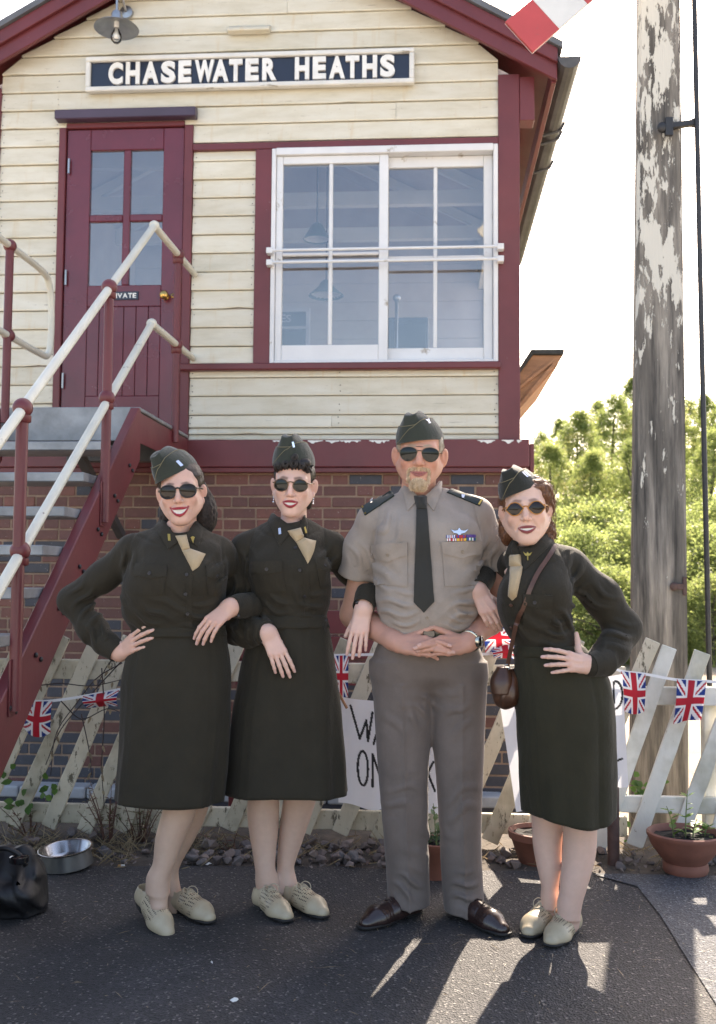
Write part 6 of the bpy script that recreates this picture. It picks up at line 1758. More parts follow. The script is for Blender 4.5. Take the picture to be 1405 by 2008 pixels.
# ------------------------------------------------------------------ caps, glasses, shoes
def cap(parent, off, T, a=0.080, b=0.104, h=0.115, mat='cap_wool', badge_fn=None, sc=1.0, droop=0.0):
    """folded garrison cap in its own frame: front is -y, wearer's left is +x"""
    nphi, nt = 72, 12; ph = np.linspace(0, 2 * np.pi, nphi, endpoint=False); Mx = np.array(T)
    def ztop(y): q = y / b; return h * (0.80 + 0.20 * np.clip(1 - (q + .15) ** 2 * 1.1, -1, 1) - 0.12 * np.clip(q, 0, 1))
    def surf(p, t, o):
        x0, y0 = (a + o) * np.cos(p), (b + o) * np.sin(p); zt = ztop(y0); xr = 0.020 * np.clip(np.cos(p) * 3, -1, 1); yr = y0 * (0.93)
        k = t ** 1.35; x = x0 * (1 - k) + (xr + np.sign(np.cos(p)) * o) * k; bow = 0.010 * np.sin(np.pi * t) * np.cos(p); y = y0 * (1 - t * .07) ; z = zt * t
        return np.stack([x + bow, y, z + droop * 0], -1)
    V = []
    for j in range(nt): V.append(surf(ph, np.full(nphi, j / (nt - 1)), 0.0))
    top = V[-1].copy(); va = top.copy(); va[:, 0] *= .15; va[:, 2] -= 0.022 * (1 - (np.abs(va[:, 1]) / b) ** 3); V.append(top * np.array((.6, 1, 1)) - np.array((0, 0, .006))); V.append(va)
    Vv = np.vstack(V); F = []
    for j in range(len(V) - 1):
        for i in range(nphi): i2 = (i + 1) % nphi; F.append((j * nphi + i, j * nphi + i2, (j + 1) * nphi + i2, (j + 1) * nphi + i))
    root = mesh_np('cap', place(Vv * sc, Mx), F, mat, parent, True, None, off)
    def curtain(p0, p1, hf, o, name, n=60, pip=True):
        p = np.linspace(p0, p1, n); rows = []
        for j in range(7): rows.append(surf(p, np.array([hf(q) for q in p]) * j / 6, o))
        X = np.vstack(rows); nn = np.stack([np.cos(np.tile(p, 7)), np.sin(np.tile(p, 7)) * a / b, np.full(n * 7, .25)], 1); nn /= np.linalg.norm(nn, axis=1, keepdims=True)
        shell(name, place(X * sc, Mx), n, 7, nn @ Mx[:3, :3].T, 0.003, mat, root, (0, 0, 0) if False else off)
        if pip:
            m = MB(off=off); m.tube([Vector(q) for q in place(rows[-1] * sc + np.array((0, 0, .0005)), Mx)], 0.0013, 5); m.build('piping', 'cap_piping', root, smooth=True)
    curtain(R(-90) - 2 * math.pi * .5, R(-90) + 2 * math.pi * .5, lambda q: 0.60, 0.0035, 'curtain', 80)
    s0, s1 = R(-138), R(95)
    curtain(s0, s1, lambda q: 0.02 + 0.70 * float(smoothstep(0, 1, (q - s0) / R(78))), 0.0075, 'front_curtain')
    if badge_fn: badge_fn(lambda p, t, o=0.0105: Vector(place((surf(np.array([p]), np.array([t]), o) * sc), Mx)[0]), root)
    return root

def glasses(parent, off, T, sc, shape, frame_mat, lens_mat, fr=0.0020, cx=0.0315, y0=-0.0985, z0=0.0, w=0.0245, hgt=0.0225, bridge_z=0.006, label=None, double=False):
    Mx = np.array(T); root = empty('sunglasses', parent=parent)
    m4 = lambda q: Vector(place(np.array([q]) * sc, Mx)[0])
    for s in (-1, 1):
        th_ = np.linspace(0, 2 * np.pi, 40, endpoint=False); o2 = [shape(t, s) for t in th_]
        curve = lambda x, z: y0 + 5.5 * (abs(x) - 0.012) ** 2 * (1 if abs(x) > .012 else 0) + 1.5 * (z) ** 2
        pts = [(s * cx + w * q[0] * s, z0 + hgt * q[1]) for q in o2]
        m = MB(off=off); rim = [m4((x, curve(x, z), z)) for x, z in pts]; m.tube(rim, fr * sc, 6, closed=True); m.build('rim', frame_mat, root, smooth=True)
        vs = []; rings = 5
        for j in range(rings + 1):
            for (x, z) in pts:
                k = j / rings; xx = s * cx + (x - s * cx) * k; zz = z0 + (z - z0) * k; vs.append(m4((xx, curve(xx, zz) - 0.0022 * (1 - k * k), zz)))
        m = MB(off=off); m.grid(vs, 40, rings + 1, wrapu=True); m.build('lens', lens_mat, root, smooth=True)
        ox = s * (cx + w * .96); m = MB(off=off)
        m.tube([m4(q) for q in ((ox, curve(ox, .006), z0 + hgt * .42), (s * 0.0635, -0.078, z0 + 0.0075), (s * 0.0715, -0.050, 0.007), (s * 0.0765, 0.0, 0.006), (s * 0.0765, 0.022, -0.006))], fr * 1.05 * sc, 6); m.build('temple', frame_mat, root, smooth=True)
    m = MB(off=off); b0 = cx - w * .93; m.tube([m4(q) for q in ((-b0, y0 + .001, z0 + bridge_z), (-b0 * .5, y0 - .0035, z0 + bridge_z + .0022), (0, y0 - .005, z0 + bridge_z + .003), (b0 * .5, y0 - .0035, z0 + bridge_z + .0022), (b0, y0 + .001, z0 + bridge_z))], fr * 1.05 * sc, 6)
    if double: m.tube([m4(q) for q in ((-b0 * 1.15, y0 + .000, z0 + hgt * .9), (0, y0 - .005, z0 + hgt * .93), (b0 * 1.15, y0 + .000, z0 + hgt * .9))], fr * sc, 6)
    m.build('bridge', frame_mat, root, smooth=True)
    return root

def shoe(parent, off, heel, toe, length, mat, sole_mat, lace_mat, wide=0.043, pitch=0.0, lift=0.0, dress=False, ankle=None, sgn=1):
    """laced shoe from heel point to toe point on the ground"""
    h, t = Vector(heel), Vector(toe); d = (t - h); d.z = 0; d.normalize(); s = Vector((d.y, -d.x, 0))
    M_ = Matrix((s, d, Vector((0, 0, 1)))).transposed().to_4x4(); M_.translation = Vector((h.x, h.y, 0.004 + lift)); M_ = M_ @ Matrix.Translation((0, length * .72, 0)) @ Matrix.Rotation(R(-pitch), 4, 'X') @ Matrix.Translation((0, -length * .72, 0))
    k = length / 0.255; f = Field(); w = wide
    f.u(cone((0, 0.036 * k, 0.040), (0, 0.036 * k, 0.075), 0.033, 0.031)); f.u(cone((0, 0.036 * k, 0.034), (0, 0.115 * k, 0.040), 0.034, w * .86), .02); f.u(cone((0, 0.085 * k, 0.066), (0, 0.155 * k, 0.036), 0.027, 0.030), .02)
    f.u(cone((0, 0.115 * k, 0.030), (0.004 * sgn, 0.178 * k, 0.022), w * .88, w), .02); f.u(cone((0.003 * sgn, 0.178 * k, 0.022), (-0.001, 0.226 * k, 0.017), w * .97, 0.028), .02)
    f.cut(half((0, 0, 0.013), (0, 0, 1)), 0.006)
    f.cut(half((0, 0, 0.090), (0, 0, -1)), .004)
    f.cut(cone((0, 0.034 * k, 0.062), (0, 0.036 * k, 0.14), 0.0265, 0.034), .006); f.cut(ball((0, 0.075 * k, 0.105), (0.024, 0.040, 0.022)), .008)
    f.cut(cone((0, 0.052 * k, .075), (0, .06 * k, .12), .022, .03), .006)
    # seams of toe cap, facings and heel counter
    def seam(p):
        o = -0.0009 * np.exp(-((p[:, 1] - (0.188 * k - 6 * p[:, 0] ** 2)) / .0022) ** 2) - 0.0009 * np.exp(-((p[:, 1] - (0.075 * k)) / .002) ** 2) * (np.abs(p[:, 0]) > .022)
        o += -0.0008 * np.exp(-((np.abs(p[:, 0]) - .013) / .0016) ** 2) * (p[:, 1] > .085 * k) * (p[:, 1] < .15 * k) * (p[:, 2] > .04)
        if dress: o += 0.0006 * np.sin((p[:, 1] - .15 * k) * 420) * np.exp(-((p[:, 1] - .158 * k) / .016) ** 2)
        return o
    f.disp = seam
    V, F = f.mesh(0.0034)
    root = empty('shoe', parent=parent); root.matrix_basis = Matrix.Translation(-Vector(off)) @ M_
    mesh_np('upper', V, F, mat, root, True)
    # sole and heel
    n = 44; m = MB(); out = []
    for i in range(n):
        a = 2 * math.pi * i / n; y = 0.128 * k - 0.129 * k * math.cos(a); q = y / (0.257 * k); hw = (0.031 + (w + .0015 - .031) * float(smoothstep(.30, .68, q))) * max(0.0, math.sin(a)) ** .55 if math.sin(a) > 0 else -(0.031 + (w + .0015 - .031) * float(smoothstep(.30, .68, q))) * max(0.0, -math.sin(a)) ** .55
        hw *= (1 - .13 * math.exp(-((q - .38) / .13) ** 2)); out.append((hw + 0.003 * sgn * math.sin(math.pi * min(1, max(0, q)) ) * .5, y))
    m.prism([(x, y, 0.007) for x, y in out], (0, 0, 0.008)); m.build('sole', sole_mat, root, bevel=.002)
    hl = [(x * .97, y) for x, y in out if y < 0.075 * k]
    hl = sorted([q for q in hl if q[0] >= 0], key=lambda q: q[1]) + sorted([q for q in hl if q[0] < 0], key=lambda q: -q[1])
    if len(hl) > 3: m = MB(); m.prism([(x, y, -0.006 if not dress else -.008) for x, y in hl], (0, 0, 0.0128)); m.build('heel', sole_mat, root, bevel=.002)
    m = MB(); m2 = f
    for i in range(4):
        y = (0.088 + 0.017 * i) * k; z = 0.0
        pts = []
        for x in np.linspace(-.014, .014, 7):
            q = np.array([[x, y + (.006 if x > 0 else -.002) * (1 if i % 2 else -1), 0.11]])
            for _ in range(40): q[0, 2] -= max(-.01, min(.01, f.ev(q)[0])) * .8
            pts.append(Vector((q[0, 0], q[0, 1], q[0, 2] + .0018)))
        m.tube(pts, 0.0019, 5)
    top = pts[3] if False else Vector((0, 0.086 * k, 0)); q = np.array([[0, .086 * k, .12]])
    for _ in range(40): q[0, 2] -= max(-.01, min(.01, f.ev(q)[0])) * .8
    c = Vector((0, .086 * k, q[0, 2] + .003)); sz = 0.55 if dress else 1.0
    for s_ in (-1, 1):
        m.tube(cat_rom([c, c + Vector((s_ * .016, .010, .012)) * sz, c + Vector((s_ * .030, .022, .004)) * sz, c + Vector((s_ * .026, .034, -.012)) * sz, c + Vector((s_ * .010, .022, -.002)) * sz, c], 16), 0.0018, 5)
        m.tube(cat_rom([c, c + Vector((s_ * .010, .020, .004)) * sz, c + Vector((s_ * .020, .045, -.016)) * sz, c + Vector((s_ * .024, .055, -.024)) * sz], 10), 0.0017, 5)
    m.ball(c, .004, 8, 6); m.build('laces', lace_mat, root, smooth=True)
    return root, M_
# ================================================================== PEOPLE
attr_mat('skin', 0.50, var=0.10, scale=38, bump=0.12, bscale=420, spec=0.35, sss=0.12)
def wool(name, col, sheen=0.25, rough=0.85, bump=0.5):
    m, nd, ln, b = new_mat(name)
    tc = nd.new('ShaderNodeTexCoord'); co = tc.outputs['Object']
    n1 = noise_node(nd, ln, co, 9, 5, 0.6); r1 = ramp(nd, [(0.3, tuple(c * .86 for c in col)), (0.7, tuple(c * 1.14 for c in col))]); ln.new(n1.outputs['Fac'], r1.inputs['Fac'])
    n0 = noise_node(nd, ln, co, 900, 2, 0.5); mr = nd.new('ShaderNodeMapRange'); mr.inputs['To Min'].default_value = .75; mr.inputs['To Max'].default_value = 1.25; ln.new(n0.outputs['Fac'], mr.inputs['Value'])
    hv = nd.new('ShaderNodeHueSaturation'); ln.new(mr.outputs[0], hv.inputs['Value']); ln.new(r1.outputs['Color'], hv.inputs['Color']); ln.new(hv.outputs['Color'], b.inputs['Base Color'])
    b.inputs['Roughness'].default_value = rough; b.inputs['Sheen Weight'].default_value = sheen; b.inputs['Sheen Roughness'].default_value = .45; b.inputs['Specular IOR Level'].default_value = .3
    # twill relief and soft rumples
    wv = nd.new('ShaderNodeTexWave'); wv.inputs['Scale'].default_value = 260; wv.inputs['Distortion'].default_value = 1.2; wv.bands_direction = 'DIAGONAL'; ln.new(co, wv.inputs['Vector'])
    b1 = nd.new('ShaderNodeBump'); b1.inputs['Strength'].default_value = bump * .5; b1.inputs['Distance'].default_value = .001; ln.new(wv.outputs['Fac'], b1.inputs['Height'])
    n2 = noise_node(nd, ln, co, 16, 4, .55, (1, 1, .55)); b2 = nd.new('ShaderNodeBump'); b2.inputs['Strength'].default_value = bump; b2.inputs['Distance'].default_value = .014
    ln.new(n2.outputs['Fac'], b2.inputs['Height']); ln.new(b1.outputs[0], b2.inputs['Normal']); ln.new(b2.outputs[0], b.inputs['Normal'])
wool('olive_shirt', (0.0250, 0.0206, 0.0132), .07); wool('olive_shirt_dark', (0.0215, 0.0178, 0.0112), .07); wool('olive_skirt', (0.0238, 0.0198, 0.0122), .07); wool('olive_skirt_green', (0.0225, 0.0198, 0.0098), .07)
wool('khaki_shirt', (0.270, 0.228, 0.195), .1, .8, .3); wool('taupe_trousers', (0.140, 0.112, 0.098), .15, .8, .3)
wool('cap_wool', (0.028, 0.033, 0.025), .3); wool('cap_wool_dark', (0.017, 0.018, 0.014), .3); wool('tan_tie', (0.36, 0.265, 0.155), .3, .6, .12); wool('dark_tie', (0.026, 0.025, 0.021), .2, .75, .08)
simple('cap_piping', (0.16, 0.135, 0.075), .7, .1); simple('silver_pin', (0.75, 0.75, 0.78), .2, .05, metal=.9); simple('gold_pin', (0.62, 0.40, 0.10), .28, .05, metal=1.0)
simple('dark_button', (0.022, 0.019, 0.020), .35, .2); simple('shirt_button', (0.22, 0.175, 0.13), .35, .15)
simple('lens_brown', (0.012, 0.006, 0.004), .05, .1, spec=.32); simple('lens_green', (0.006, 0.008, 0.007), .05, .1, spec=.32)
simple('frame_black', (0.012, 0.009, 0.008), .25, .1); simple('frame_metal', (0.10, 0.085, 0.06), .3, .1, metal=.9); simple('frame_amber', (0.42, 0.17, 0.03), .2, .15, spec=.6); simple('frame_tortoise', (0.10, 0.055, 0.025), .25, .4, 80)
simple('belt_web', (0.10, 0.09, 0.05), .8, .15); simple('strap_leather', (0.075, 0.033, 0.020), .45, .25, 20, .2, 80)
simple('bag_leather', (0.060, 0.026, 0.015), .32, .4, 14, .25, 60); simple('brown_shoe', (0.028, 0.014, 0.012), .25, .3, 12, .12, 80, coat=.3); simple('shoe_sole_black', (0.012, .011, .011), .6, .2); simple('shoe_sole_tan', (0.10, .075, .05), .6, .2); simple('lace_cream', (0.42, .36, .26), .7, .1); simple('lace_brown', (0.03, .018, .014), .7, .1)
simple('shoulder_board', (0.012, 0.022, 0.022), .7, .15, 60); simple('watch_black', (0.006, .006, .007), .08, .1, spec=.8); simple('watch_steel', (0.55, .52, .42), .25, .2, 60, metal=1.0)
def brogue():
    m, nd, ln, b = new_mat('cream_shoe'); tc = nd.new('ShaderNodeTexCoord'); co = tc.outputs['Object']
    n1 = noise_node(nd, ln, co, 14, 5); r1 = ramp(nd, [(.3, (.36, .29, .19)), (.7, (.47, .39, .27))]); ln.new(n1.outputs['Fac'], r1.inputs['Fac'])
    vo = nd.new('ShaderNodeTexVoronoi'); vo.inputs['Scale'].default_value = 112; vo.inputs['Randomness'].default_value = 0.0; ln.new(co, vo.inputs['Vector'])
    lt = nd.new('ShaderNodeMath'); lt.operation = 'LESS_THAN'; lt.inputs[1].default_value = .36; ln.new(vo.outputs['Distance'], lt.inputs[0])
    sp_ = nd.new('ShaderNodeSeparateXYZ'); ln.new(co, sp_.inputs[0])
    g1 = nd.new('ShaderNodeMath'); g1.operation = 'GREATER_THAN'; g1.inputs[1].default_value = .085; ln.new(sp_.outputs[1], g1.inputs[0])
    g2 = nd.new('ShaderNodeMath'); g2.operation = 'LESS_THAN'; g2.inputs[1].default_value = .178; ln.new(sp_.outputs[1], g2.inputs[0])
    g3 = nd.new('ShaderNodeMath'); g3.operation = 'GREATER_THAN'; g3.inputs[1].default_value = .022; ln.new(sp_.outputs[2], g3.inputs[0])
    cur = lt.outputs[0]
    for g in (g1, g2, g3):
        mu = nd.new('ShaderNodeMath'); mu.operation = 'MULTIPLY'; ln.new(cur, mu.inputs[0]); ln.new(g.outputs[0], mu.inputs[1]); cur = mu.outputs[0]
    mx = nd.new('ShaderNodeMixRGB'); mx.inputs['Color2'].default_value = (.055, .04, .026, 1); ln.new(cur, mx.inputs['Fac']); ln.new(r1.outputs['Color'], mx.inputs['Color1']); ln.new(mx.outputs['Color'], b.inputs['Base Color']); b.inputs['Roughness'].default_value = .42
brogue()
def hair_mat(name, c0, c1, scale=(60, 60, 9)):
    m, nd, ln, b = new_mat(name); tc = nd.new('ShaderNodeTexCoord'); co = tc.outputs['Object']
    n1 = noise_node(nd, ln, co, 4, 6, .65, scale, .6); r1 = ramp(nd, [(.32, c0), (.68, c1)]); ln.new(n1.outputs['Fac'], r1.inputs['Fac']); ln.new(r1.outputs['Color'], b.inputs['Base Color']); b.inputs['Roughness'].default_value = .42; b.inputs['Anisotropic'].default_value = .5; b.inputs['Specular IOR Level'].default_value = .45
    bp = nd.new('ShaderNodeBump'); bp.inputs['Strength'].default_value = .75; bp.inputs['Distance'].default_value = .004; ln.new(n1.outputs['Fac'], bp.inputs['Height']); ln.new(bp.outputs[0], b.inputs['Normal'])
hair_mat('hair_dark_brown', (.012, .008, .006), (.045, .028, .020)); hair_mat('hair_black', (.004, .003, .003), (.020, .014, .012)); hair_mat('hair_auburn', (.050, .018, .008), (.19, .078, .034)); hair_mat('hair_grey', (.20, .165, .125), (.50, .43, .34)); hair_mat('beard_fair', (.50, .33, .19), (.86, .69, .47))
def snood_mat():
    m, nd, ln, b = new_mat('snood_net'); tc = nd.new('ShaderNodeTexCoord'); n1 = noise_node(nd, ln, tc.outputs['Object'], 30, 6, .7); r1 = ramp(nd, [(.35, (.004, .003, .003)), (.7, (.030, .017, .013))]); ln.new(n1.outputs['Fac'], r1.inputs['Fac']); ln.new(r1.outputs['Color'], b.inputs['Base Color']); b.inputs['Roughness'].default_value = .7
    bp = nd.new('ShaderNodeBump'); bp.inputs['Strength'].default_value = 1; bp.inputs['Distance'].default_value = .01; ln.new(n1.outputs['Fac'], bp.inputs['Height']); ln.new(bp.outputs[0], b.inputs['Normal'])
snood_mat()

def person(label, cx, d0):
    root = empty('person', (cx, d0, 0)); tag(root, label, 'person'); return root, np.array((cx, d0, 0.0))
def finish_body(parts, root, off):
    V, F, C = join_parts(parts); return mesh_np('body', V, F, 'skin', root, True, C, off)
def legs_field(legs, skin, h=0.0045):
    """bare legs from outline rows (py, left, right) at a depth, thigh hidden by the skirt above, ankle into the shoe"""
    f = Field()
    for rows, d, foot in legs:
        rr = [(P((l + r) / 2, y, d), (P(r, y, d) - P(l, y, d)).length / 2) for y, l, r in rows]
        lr = [(p.z, p.x, d + .012 * math.sin(i * 1.1), w, w * 1.06) for i, (p, w) in enumerate(rr)]; t = rr[0]
        lr.append((t[0].z + .30, t[0].x, d, t[1] * 1.35, t[1] * 1.4)); f.u(loft(lr, 2.05), .02); b = rr[-1]; f.u(cone(b[0] + Vector((0, .004, .035)), foot, b[1] * 1.03, .030), .035)
    V, F = f.mesh(h); C = np.tile(np.array(skin), (len(V), 1)); return V, F, C
def torso_core(top, pel, skin, w=.07):
    f = Field(); t, p = Vector(top), Vector(pel); f.u(cone(t + Vector((0, .03, -.12)), p, .07, .085)); f.u(ball(p, (.12, .09, .08)), .05); f.u(cone(t + Vector((-w, .02, -.1)), t + Vector((w, .02, -.1)), .05, .05), .04); f.u(cone(t, t + Vector((0, .02, -.12)), .05, .06), .03)
    V, F = f.mesh(.012); return V, F, np.tile(np.array(skin), (len(V), 1))
def hair_strands(name, paths, mat, parent, off, r=0.0011):
    m = MB(off=off)
    for p in paths: m.tube([Vector(q) for q in p], [r * (1 - .5 * i / (len(p) - 1)) for i in range(len(p))], 4)
    return m.build(name, mat, parent, smooth=True)
def strands_on(V, F, n, flow, mat, parent, off, seed, L=(.03, .06), r=.0007, lift=.0012, curl=.25, mask=None):
    rr = np.random.default_rng(seed); nrm = np.zeros_like(V); nn = np.cross(V[F[:, 1]] - V[F[:, 0]], V[F[:, 2]] - V[F[:, 0]])
    for k in range(4): np.add.at(nrm, F[:, k], nn)
    nrm /= np.maximum(1e-12, np.linalg.norm(nrm, axis=1, keepdims=True)); sel = np.arange(len(V)) if mask is None else np.nonzero(mask)[0]; paths = []
    for i in rr.choice(sel, n):
        p = V[i] + nrm[i] * lift; q = nrm[i]; d = np.array(flow, float) + rr.normal(0, .25, 3); pts = [p]; st_ = rr.uniform(*L) / 6; w = rr.normal(0, curl)
        for k in range(6):
            t = d - q * (d @ q); t /= np.linalg.norm(t); t = t + np.cross(q, t) * w * math.sin(k * 1.1 + i); p = p + t * st_ - q * st_ * .10 * k; pts.append(p)
        paths.append(pts)
    return hair_strands('strands', paths, mat, parent, off, r)
def sdf_part(field, h, name, mat, parent, off, col=None): V, F = field.mesh(h); return mesh_np(name, V, F, mat, parent, True, col, off)
def women_tie(field, d0, knot, blade, root, off, mat='tan_tie'):
    """tie tucked to one side: knot quad then twisted blade, as photograph pixels"""
    t = empty('neck_tie', parent=root)
    patch(field, 'tie_knot', knot, d0, .012, mat, t, off, 9, 9, puff=.010); patch(field, 'tie_blade', blade, d0, .006, mat, t, off, 10, 14, puff=.012, bottom=lambda u: 8 * (1 - abs(2 * u - 1)) - 4)
    return t
def pocket(field, d0, body, flap, point, root, off, mat, bmat, btn, scallop=3.0):
    pk_ = patch(field, 'pocket', body, d0, .0045, mat, root, off, 12, 12); fl = patch(field, 'pocket_flap', flap, d0, .0095, mat, root, off, 13, 6, bottom=lambda u: point * (1 - abs(2 * u - 1)) - scallop * .3 * math.sin(2 * math.pi * min(u, 1 - u)))
    button(field, btn[0], btn[1], d0, .0065, bmat, root, off, lift=.0105)
def seams(*ss):
    """stitched seam grooves: (point, direction across, reach)"""
    q = [(A3(c), A3(n) / np.linalg.norm(A3(n)), r) for c, n, r in ss]
    return lambda p: sum(-.0032 * np.exp(-(((p - c) @ n) / .0048) ** 2) * np.exp(-(((p - c) ** 2).sum(1) / r ** 2) ** 2) for c, n, r in q)

SKIN_A, SKIN_B, SKIN_M, SKIN_D = (.575, .350, .272), (.63, .405, .328), (.52, .265, .185), (.595, .385, .300)
# ------------------------------------------------------------------ WOMAN WITH SNOOD (left)
def woman_snood():
    d0 = 3.72; J = lambda px, py, dz=0.0: P(px, py, d0 + dz); root, off = person('laughing woman in olive uniform with dark snood, hand on hip beside the stair', P(345, 1500, d0).x, d0)
    T = head_T(350, 963, d0 - .105, yaw=3, pitch=2, roll=5); sc = 1.03
    V, F, C = head_mesh(smile=.75, mouth_w=.031, open_=.0115, lip=(.30, .012, .03), skin=SKIN_A, brow=(.09, .05, .035), brow_t=.7)
    parts = [(place(V * sc, T), F, C)]
    # arms
    r_el, r_wr = J(143, 1178, .06), J(236, 1281, -.02)
    parts.append(hand_arm(r_wr, J(272, 1254, -.09) - J(238, 1281, -.02), Vector((-.25, -.92, .30)), True, J(206, 1259, .005), .98, curl=(12, 14, 10), spread=5, thumb=(.5, .35, -.8), skin=SKIN_A, arm_r=(.028, .035)))
    l_el, l_wr = J(505, 1188, .17), J(450, 1191, -.085)
    parts.append(hand_arm(l_wr, J(415, 1222, -.135) - J(450, 1191, -.085), Vector((-.15, -.85, .5)), False, J(474, 1188, -.03), .98, curl=(22, 20, 14), spread=2.5, thumb=(.62, .72, -.35), skin=SKIN_A, arm_r=(.028, .035)))
    parts.append(legs_field([([(1560, 328, 396), (1600, 316, 382), (1641, 305, 364), (1695, 300, 344), (1725, 293, 331), (1745, 291, 328)], 3.69, P(312, 1778, 3.66)), ([(1560, 352, 414), (1610, 345, 400), (1652, 332, 379), (1695, 322, 355), (1725, 320, 346), (1745, 321, 347)], 3.86, P(345, 1780, 3.84))], (.50, .345, .26)))
    parts.append(torso_core(J(350, 1040), J(350, 1330), SKIN_A)); finish_body(parts, root, off)
    # shirt
    f = Field()
    rows = [(1040, 316, 392), (1052, 292, 412), (1070, 266, 438), (1100, 252, 448), (1140, 246, 447), (1180, 242, 443), (1208, 244, 440), (1224, 253, 438), (1240, 264, 438)]
    f.u(loft(rows_from(rows, d0, [.060, .075, .095, .118, .135, .128, .118, .108, .100], [-.0, -.0, -.0, -.006, -.014, -.010, -.004, 0, 0]), 2.3))
    for px in (316, 388): f.u(ball(J(px, 1130, -.098), (.055, .042, .050)), .05)
    f.u(chain([J(325, 1050, .01), J(262, 1080, .01), J(203, 1130, .04), r_el], [.042, .058, .053, .051]), .03)
    f.u(chain([r_el, J(180, 1232, .03), J(210, 1264, .0)], [.050, .051, .044]), .03); f.u(chain([J(206, 1260, .005), J(222, 1272, -.008)], [.046, .034]), .012)
    f.u(chain([J(378, 1050, .01), J(428, 1084, .05), J(470, 1130, .15), l_el], [.042, .056, .054, .050]), .03); f.u(chain([l_el, J(490, 1188, .05), J(468, 1189, -.04)], [.048, .046, .038]), .02)
    f.cut(ball(J(352, 1030, -.02), (.058, .060, .045)), .01)
    f.disp = fsum(uneven(.0022, 26, 1), seams((J(256, 1085, -.03), (-1, .1, .15), .10), (J(437, 1095, -.03), (1, .1, .1), .10), (J(290, 1058, -.05), (.15, -.3, 1), .07), (J(410, 1058, -.05), (-.15, -.3, 1), .07)), gabor([(J(176, 1185, .0), (.9, 0, -.5), .032, .0062, .07), (J(193, 1240, -.02), (.75, 0, .65), .036, .0062, .06), (J(250, 1175, -.07), (.7, 0, .7), .038, .002, .07), (J(280, 1215, -.11), (.25, 0, 1), .030, .004, .07), (J(380, 1215, -.11), (-.2, 0, 1), .032, .004, .07), (J(330, 1185, -.12), (.5, 0, .9), .045, .003, .09), (J(252, 1095, -.07), (1, 0, .35), .035, .004, .06), (J(430, 1130, -.08), (-.8, 0, .6), .04, .004, .07), (J(212, 1262, -.03), (.8, 0, -.6), .016, .0022, .035)]))
    sh = sdf_part(f, .0048, 'shirt', 'olive_shirt', root, off)
    mdl = 'olive_shirt'; cuff(J(203, 1257, .008), J(232, 1279, -.018), .047, .040, mdl, sh, off); cuff(J(478, 1187, -.02), J(454, 1191, -.078), .045, .040, mdl, sh, off, J(468, 1208, -.092))
    collar2(f, d0, J(351, 1040, .012), .058, .060, -.03, .022, [((317, 1016), (354, 1061), (304, 1034), (331, 1078)), ((386, 1016), (362, 1056), (399, 1040), (389, 1074))], mdl, sh, off)
    pocket(f, d0, [(266, 1112), (326, 1114), (262, 1166), (322, 1166)], [(265, 1106), (327, 1110), (265, 1129), (327, 1131)], 4, sh, off, mdl, 'dark_button', (296, 1125), 1)
    pocket(f, d0, [(404, 1118), (434, 1117), (408, 1166), (433, 1166)], [(402, 1110), (436, 1109), (406, 1130), (435, 1130)], 5, sh, off, mdl, 'dark_button', (422, 1128), 1)
    patch(f, 'placket', [(366, 1120), (378, 1120), (366, 1228), (377, 1228)], d0, .0025, mdl, sh, off, 5, 16)
    for px, py in ((367, 1127), (364, 1165), (368, 1204)): button(f, px, py, d0, .006, 'dark_button', sh, off)
    women_tie(f, d0, [(345, 1054), (366, 1052), (358, 1080), (373, 1078)], [(357, 1079), (373, 1077), (378, 1124), (403, 1092)], root, off)
    badge(f, [(330, 1050), (335, 1050), (336, 1063), (331, 1063)], d0, .0015, 'gold_pin', root, off, 'collar_pin', .009); badge(f, [(374, 1057), (378, 1055), (382, 1057), (380, 1062), (379, 1069), (376, 1062)], d0, .0015, 'gold_pin', root, off, 'collar_pin', .010)
    # skirt
    rs_ = [(1229, 263, 441), (1245, 259, 444), (1290, 247, 450), (1340, 240, 453), (1400, 237, 452), (1450, 236, 449), (1500, 232, 446), (1540, 229, 442), (1568, 227, 440)]
    sk = loft_skirt('skirt', rows_from(rs_, d0, [.100, .108, .125, .132, .135, .138, .142, .146, .15]), 'olive_skirt', root, off, folds=(.006, 5, .6), seams=(R(268), R(225), R(315)), hem=lambda t: .004 * np.sin(2 * t + 1))
    loft_skirt('waistband', rows_from([(1226, 262, 441), (1246, 257, 445)], d0, [.105, .114]), 'olive_skirt', sk, off, folds=(.001, 3, 0), nv=6)
    shoe(root, off, Vector((P(272, 1768, 3.80).x, 3.79, 0)), G(345, 1843), .252, 'cream_shoe', 'shoe_sole_black', 'lace_cream', pitch=20, lift=.0)
    shoe(root, off, G(340, 1783), G(402, 1810), .250, 'cream_shoe', 'shoe_sole_black', 'lace_cream', sgn=-1)
    # hair, snood, cap, glasses
    hr = Field(); hr.u(ball((0, .022, .042), (.081, .096, .085))); hr.u(ball((0, .075, -.045), (.080, .055, .075)), .03); hr.cut(half((0, -.035, .03), (0, 1, .55)), .006); hr.cut(ball((0, -.07, -.03), (.085, .085, .105)), .006)
    for s in (-1, 1): hr.cut(ball((s * .085, .008, -.020), (.02, .022, .034)), .004)
    hr.disp = uneven(.0015, 120, 4)
    V, F = hr.mesh(.004); hro = mesh_np('hair', place(V * sc, T), F, 'hair_dark_brown', root, True, None, off); strands_on(place(V * sc, T), F, 420, (.1, .8, -.6), 'hair_dark_brown', hro, off, 1, mask=V[:, 2] < .075)
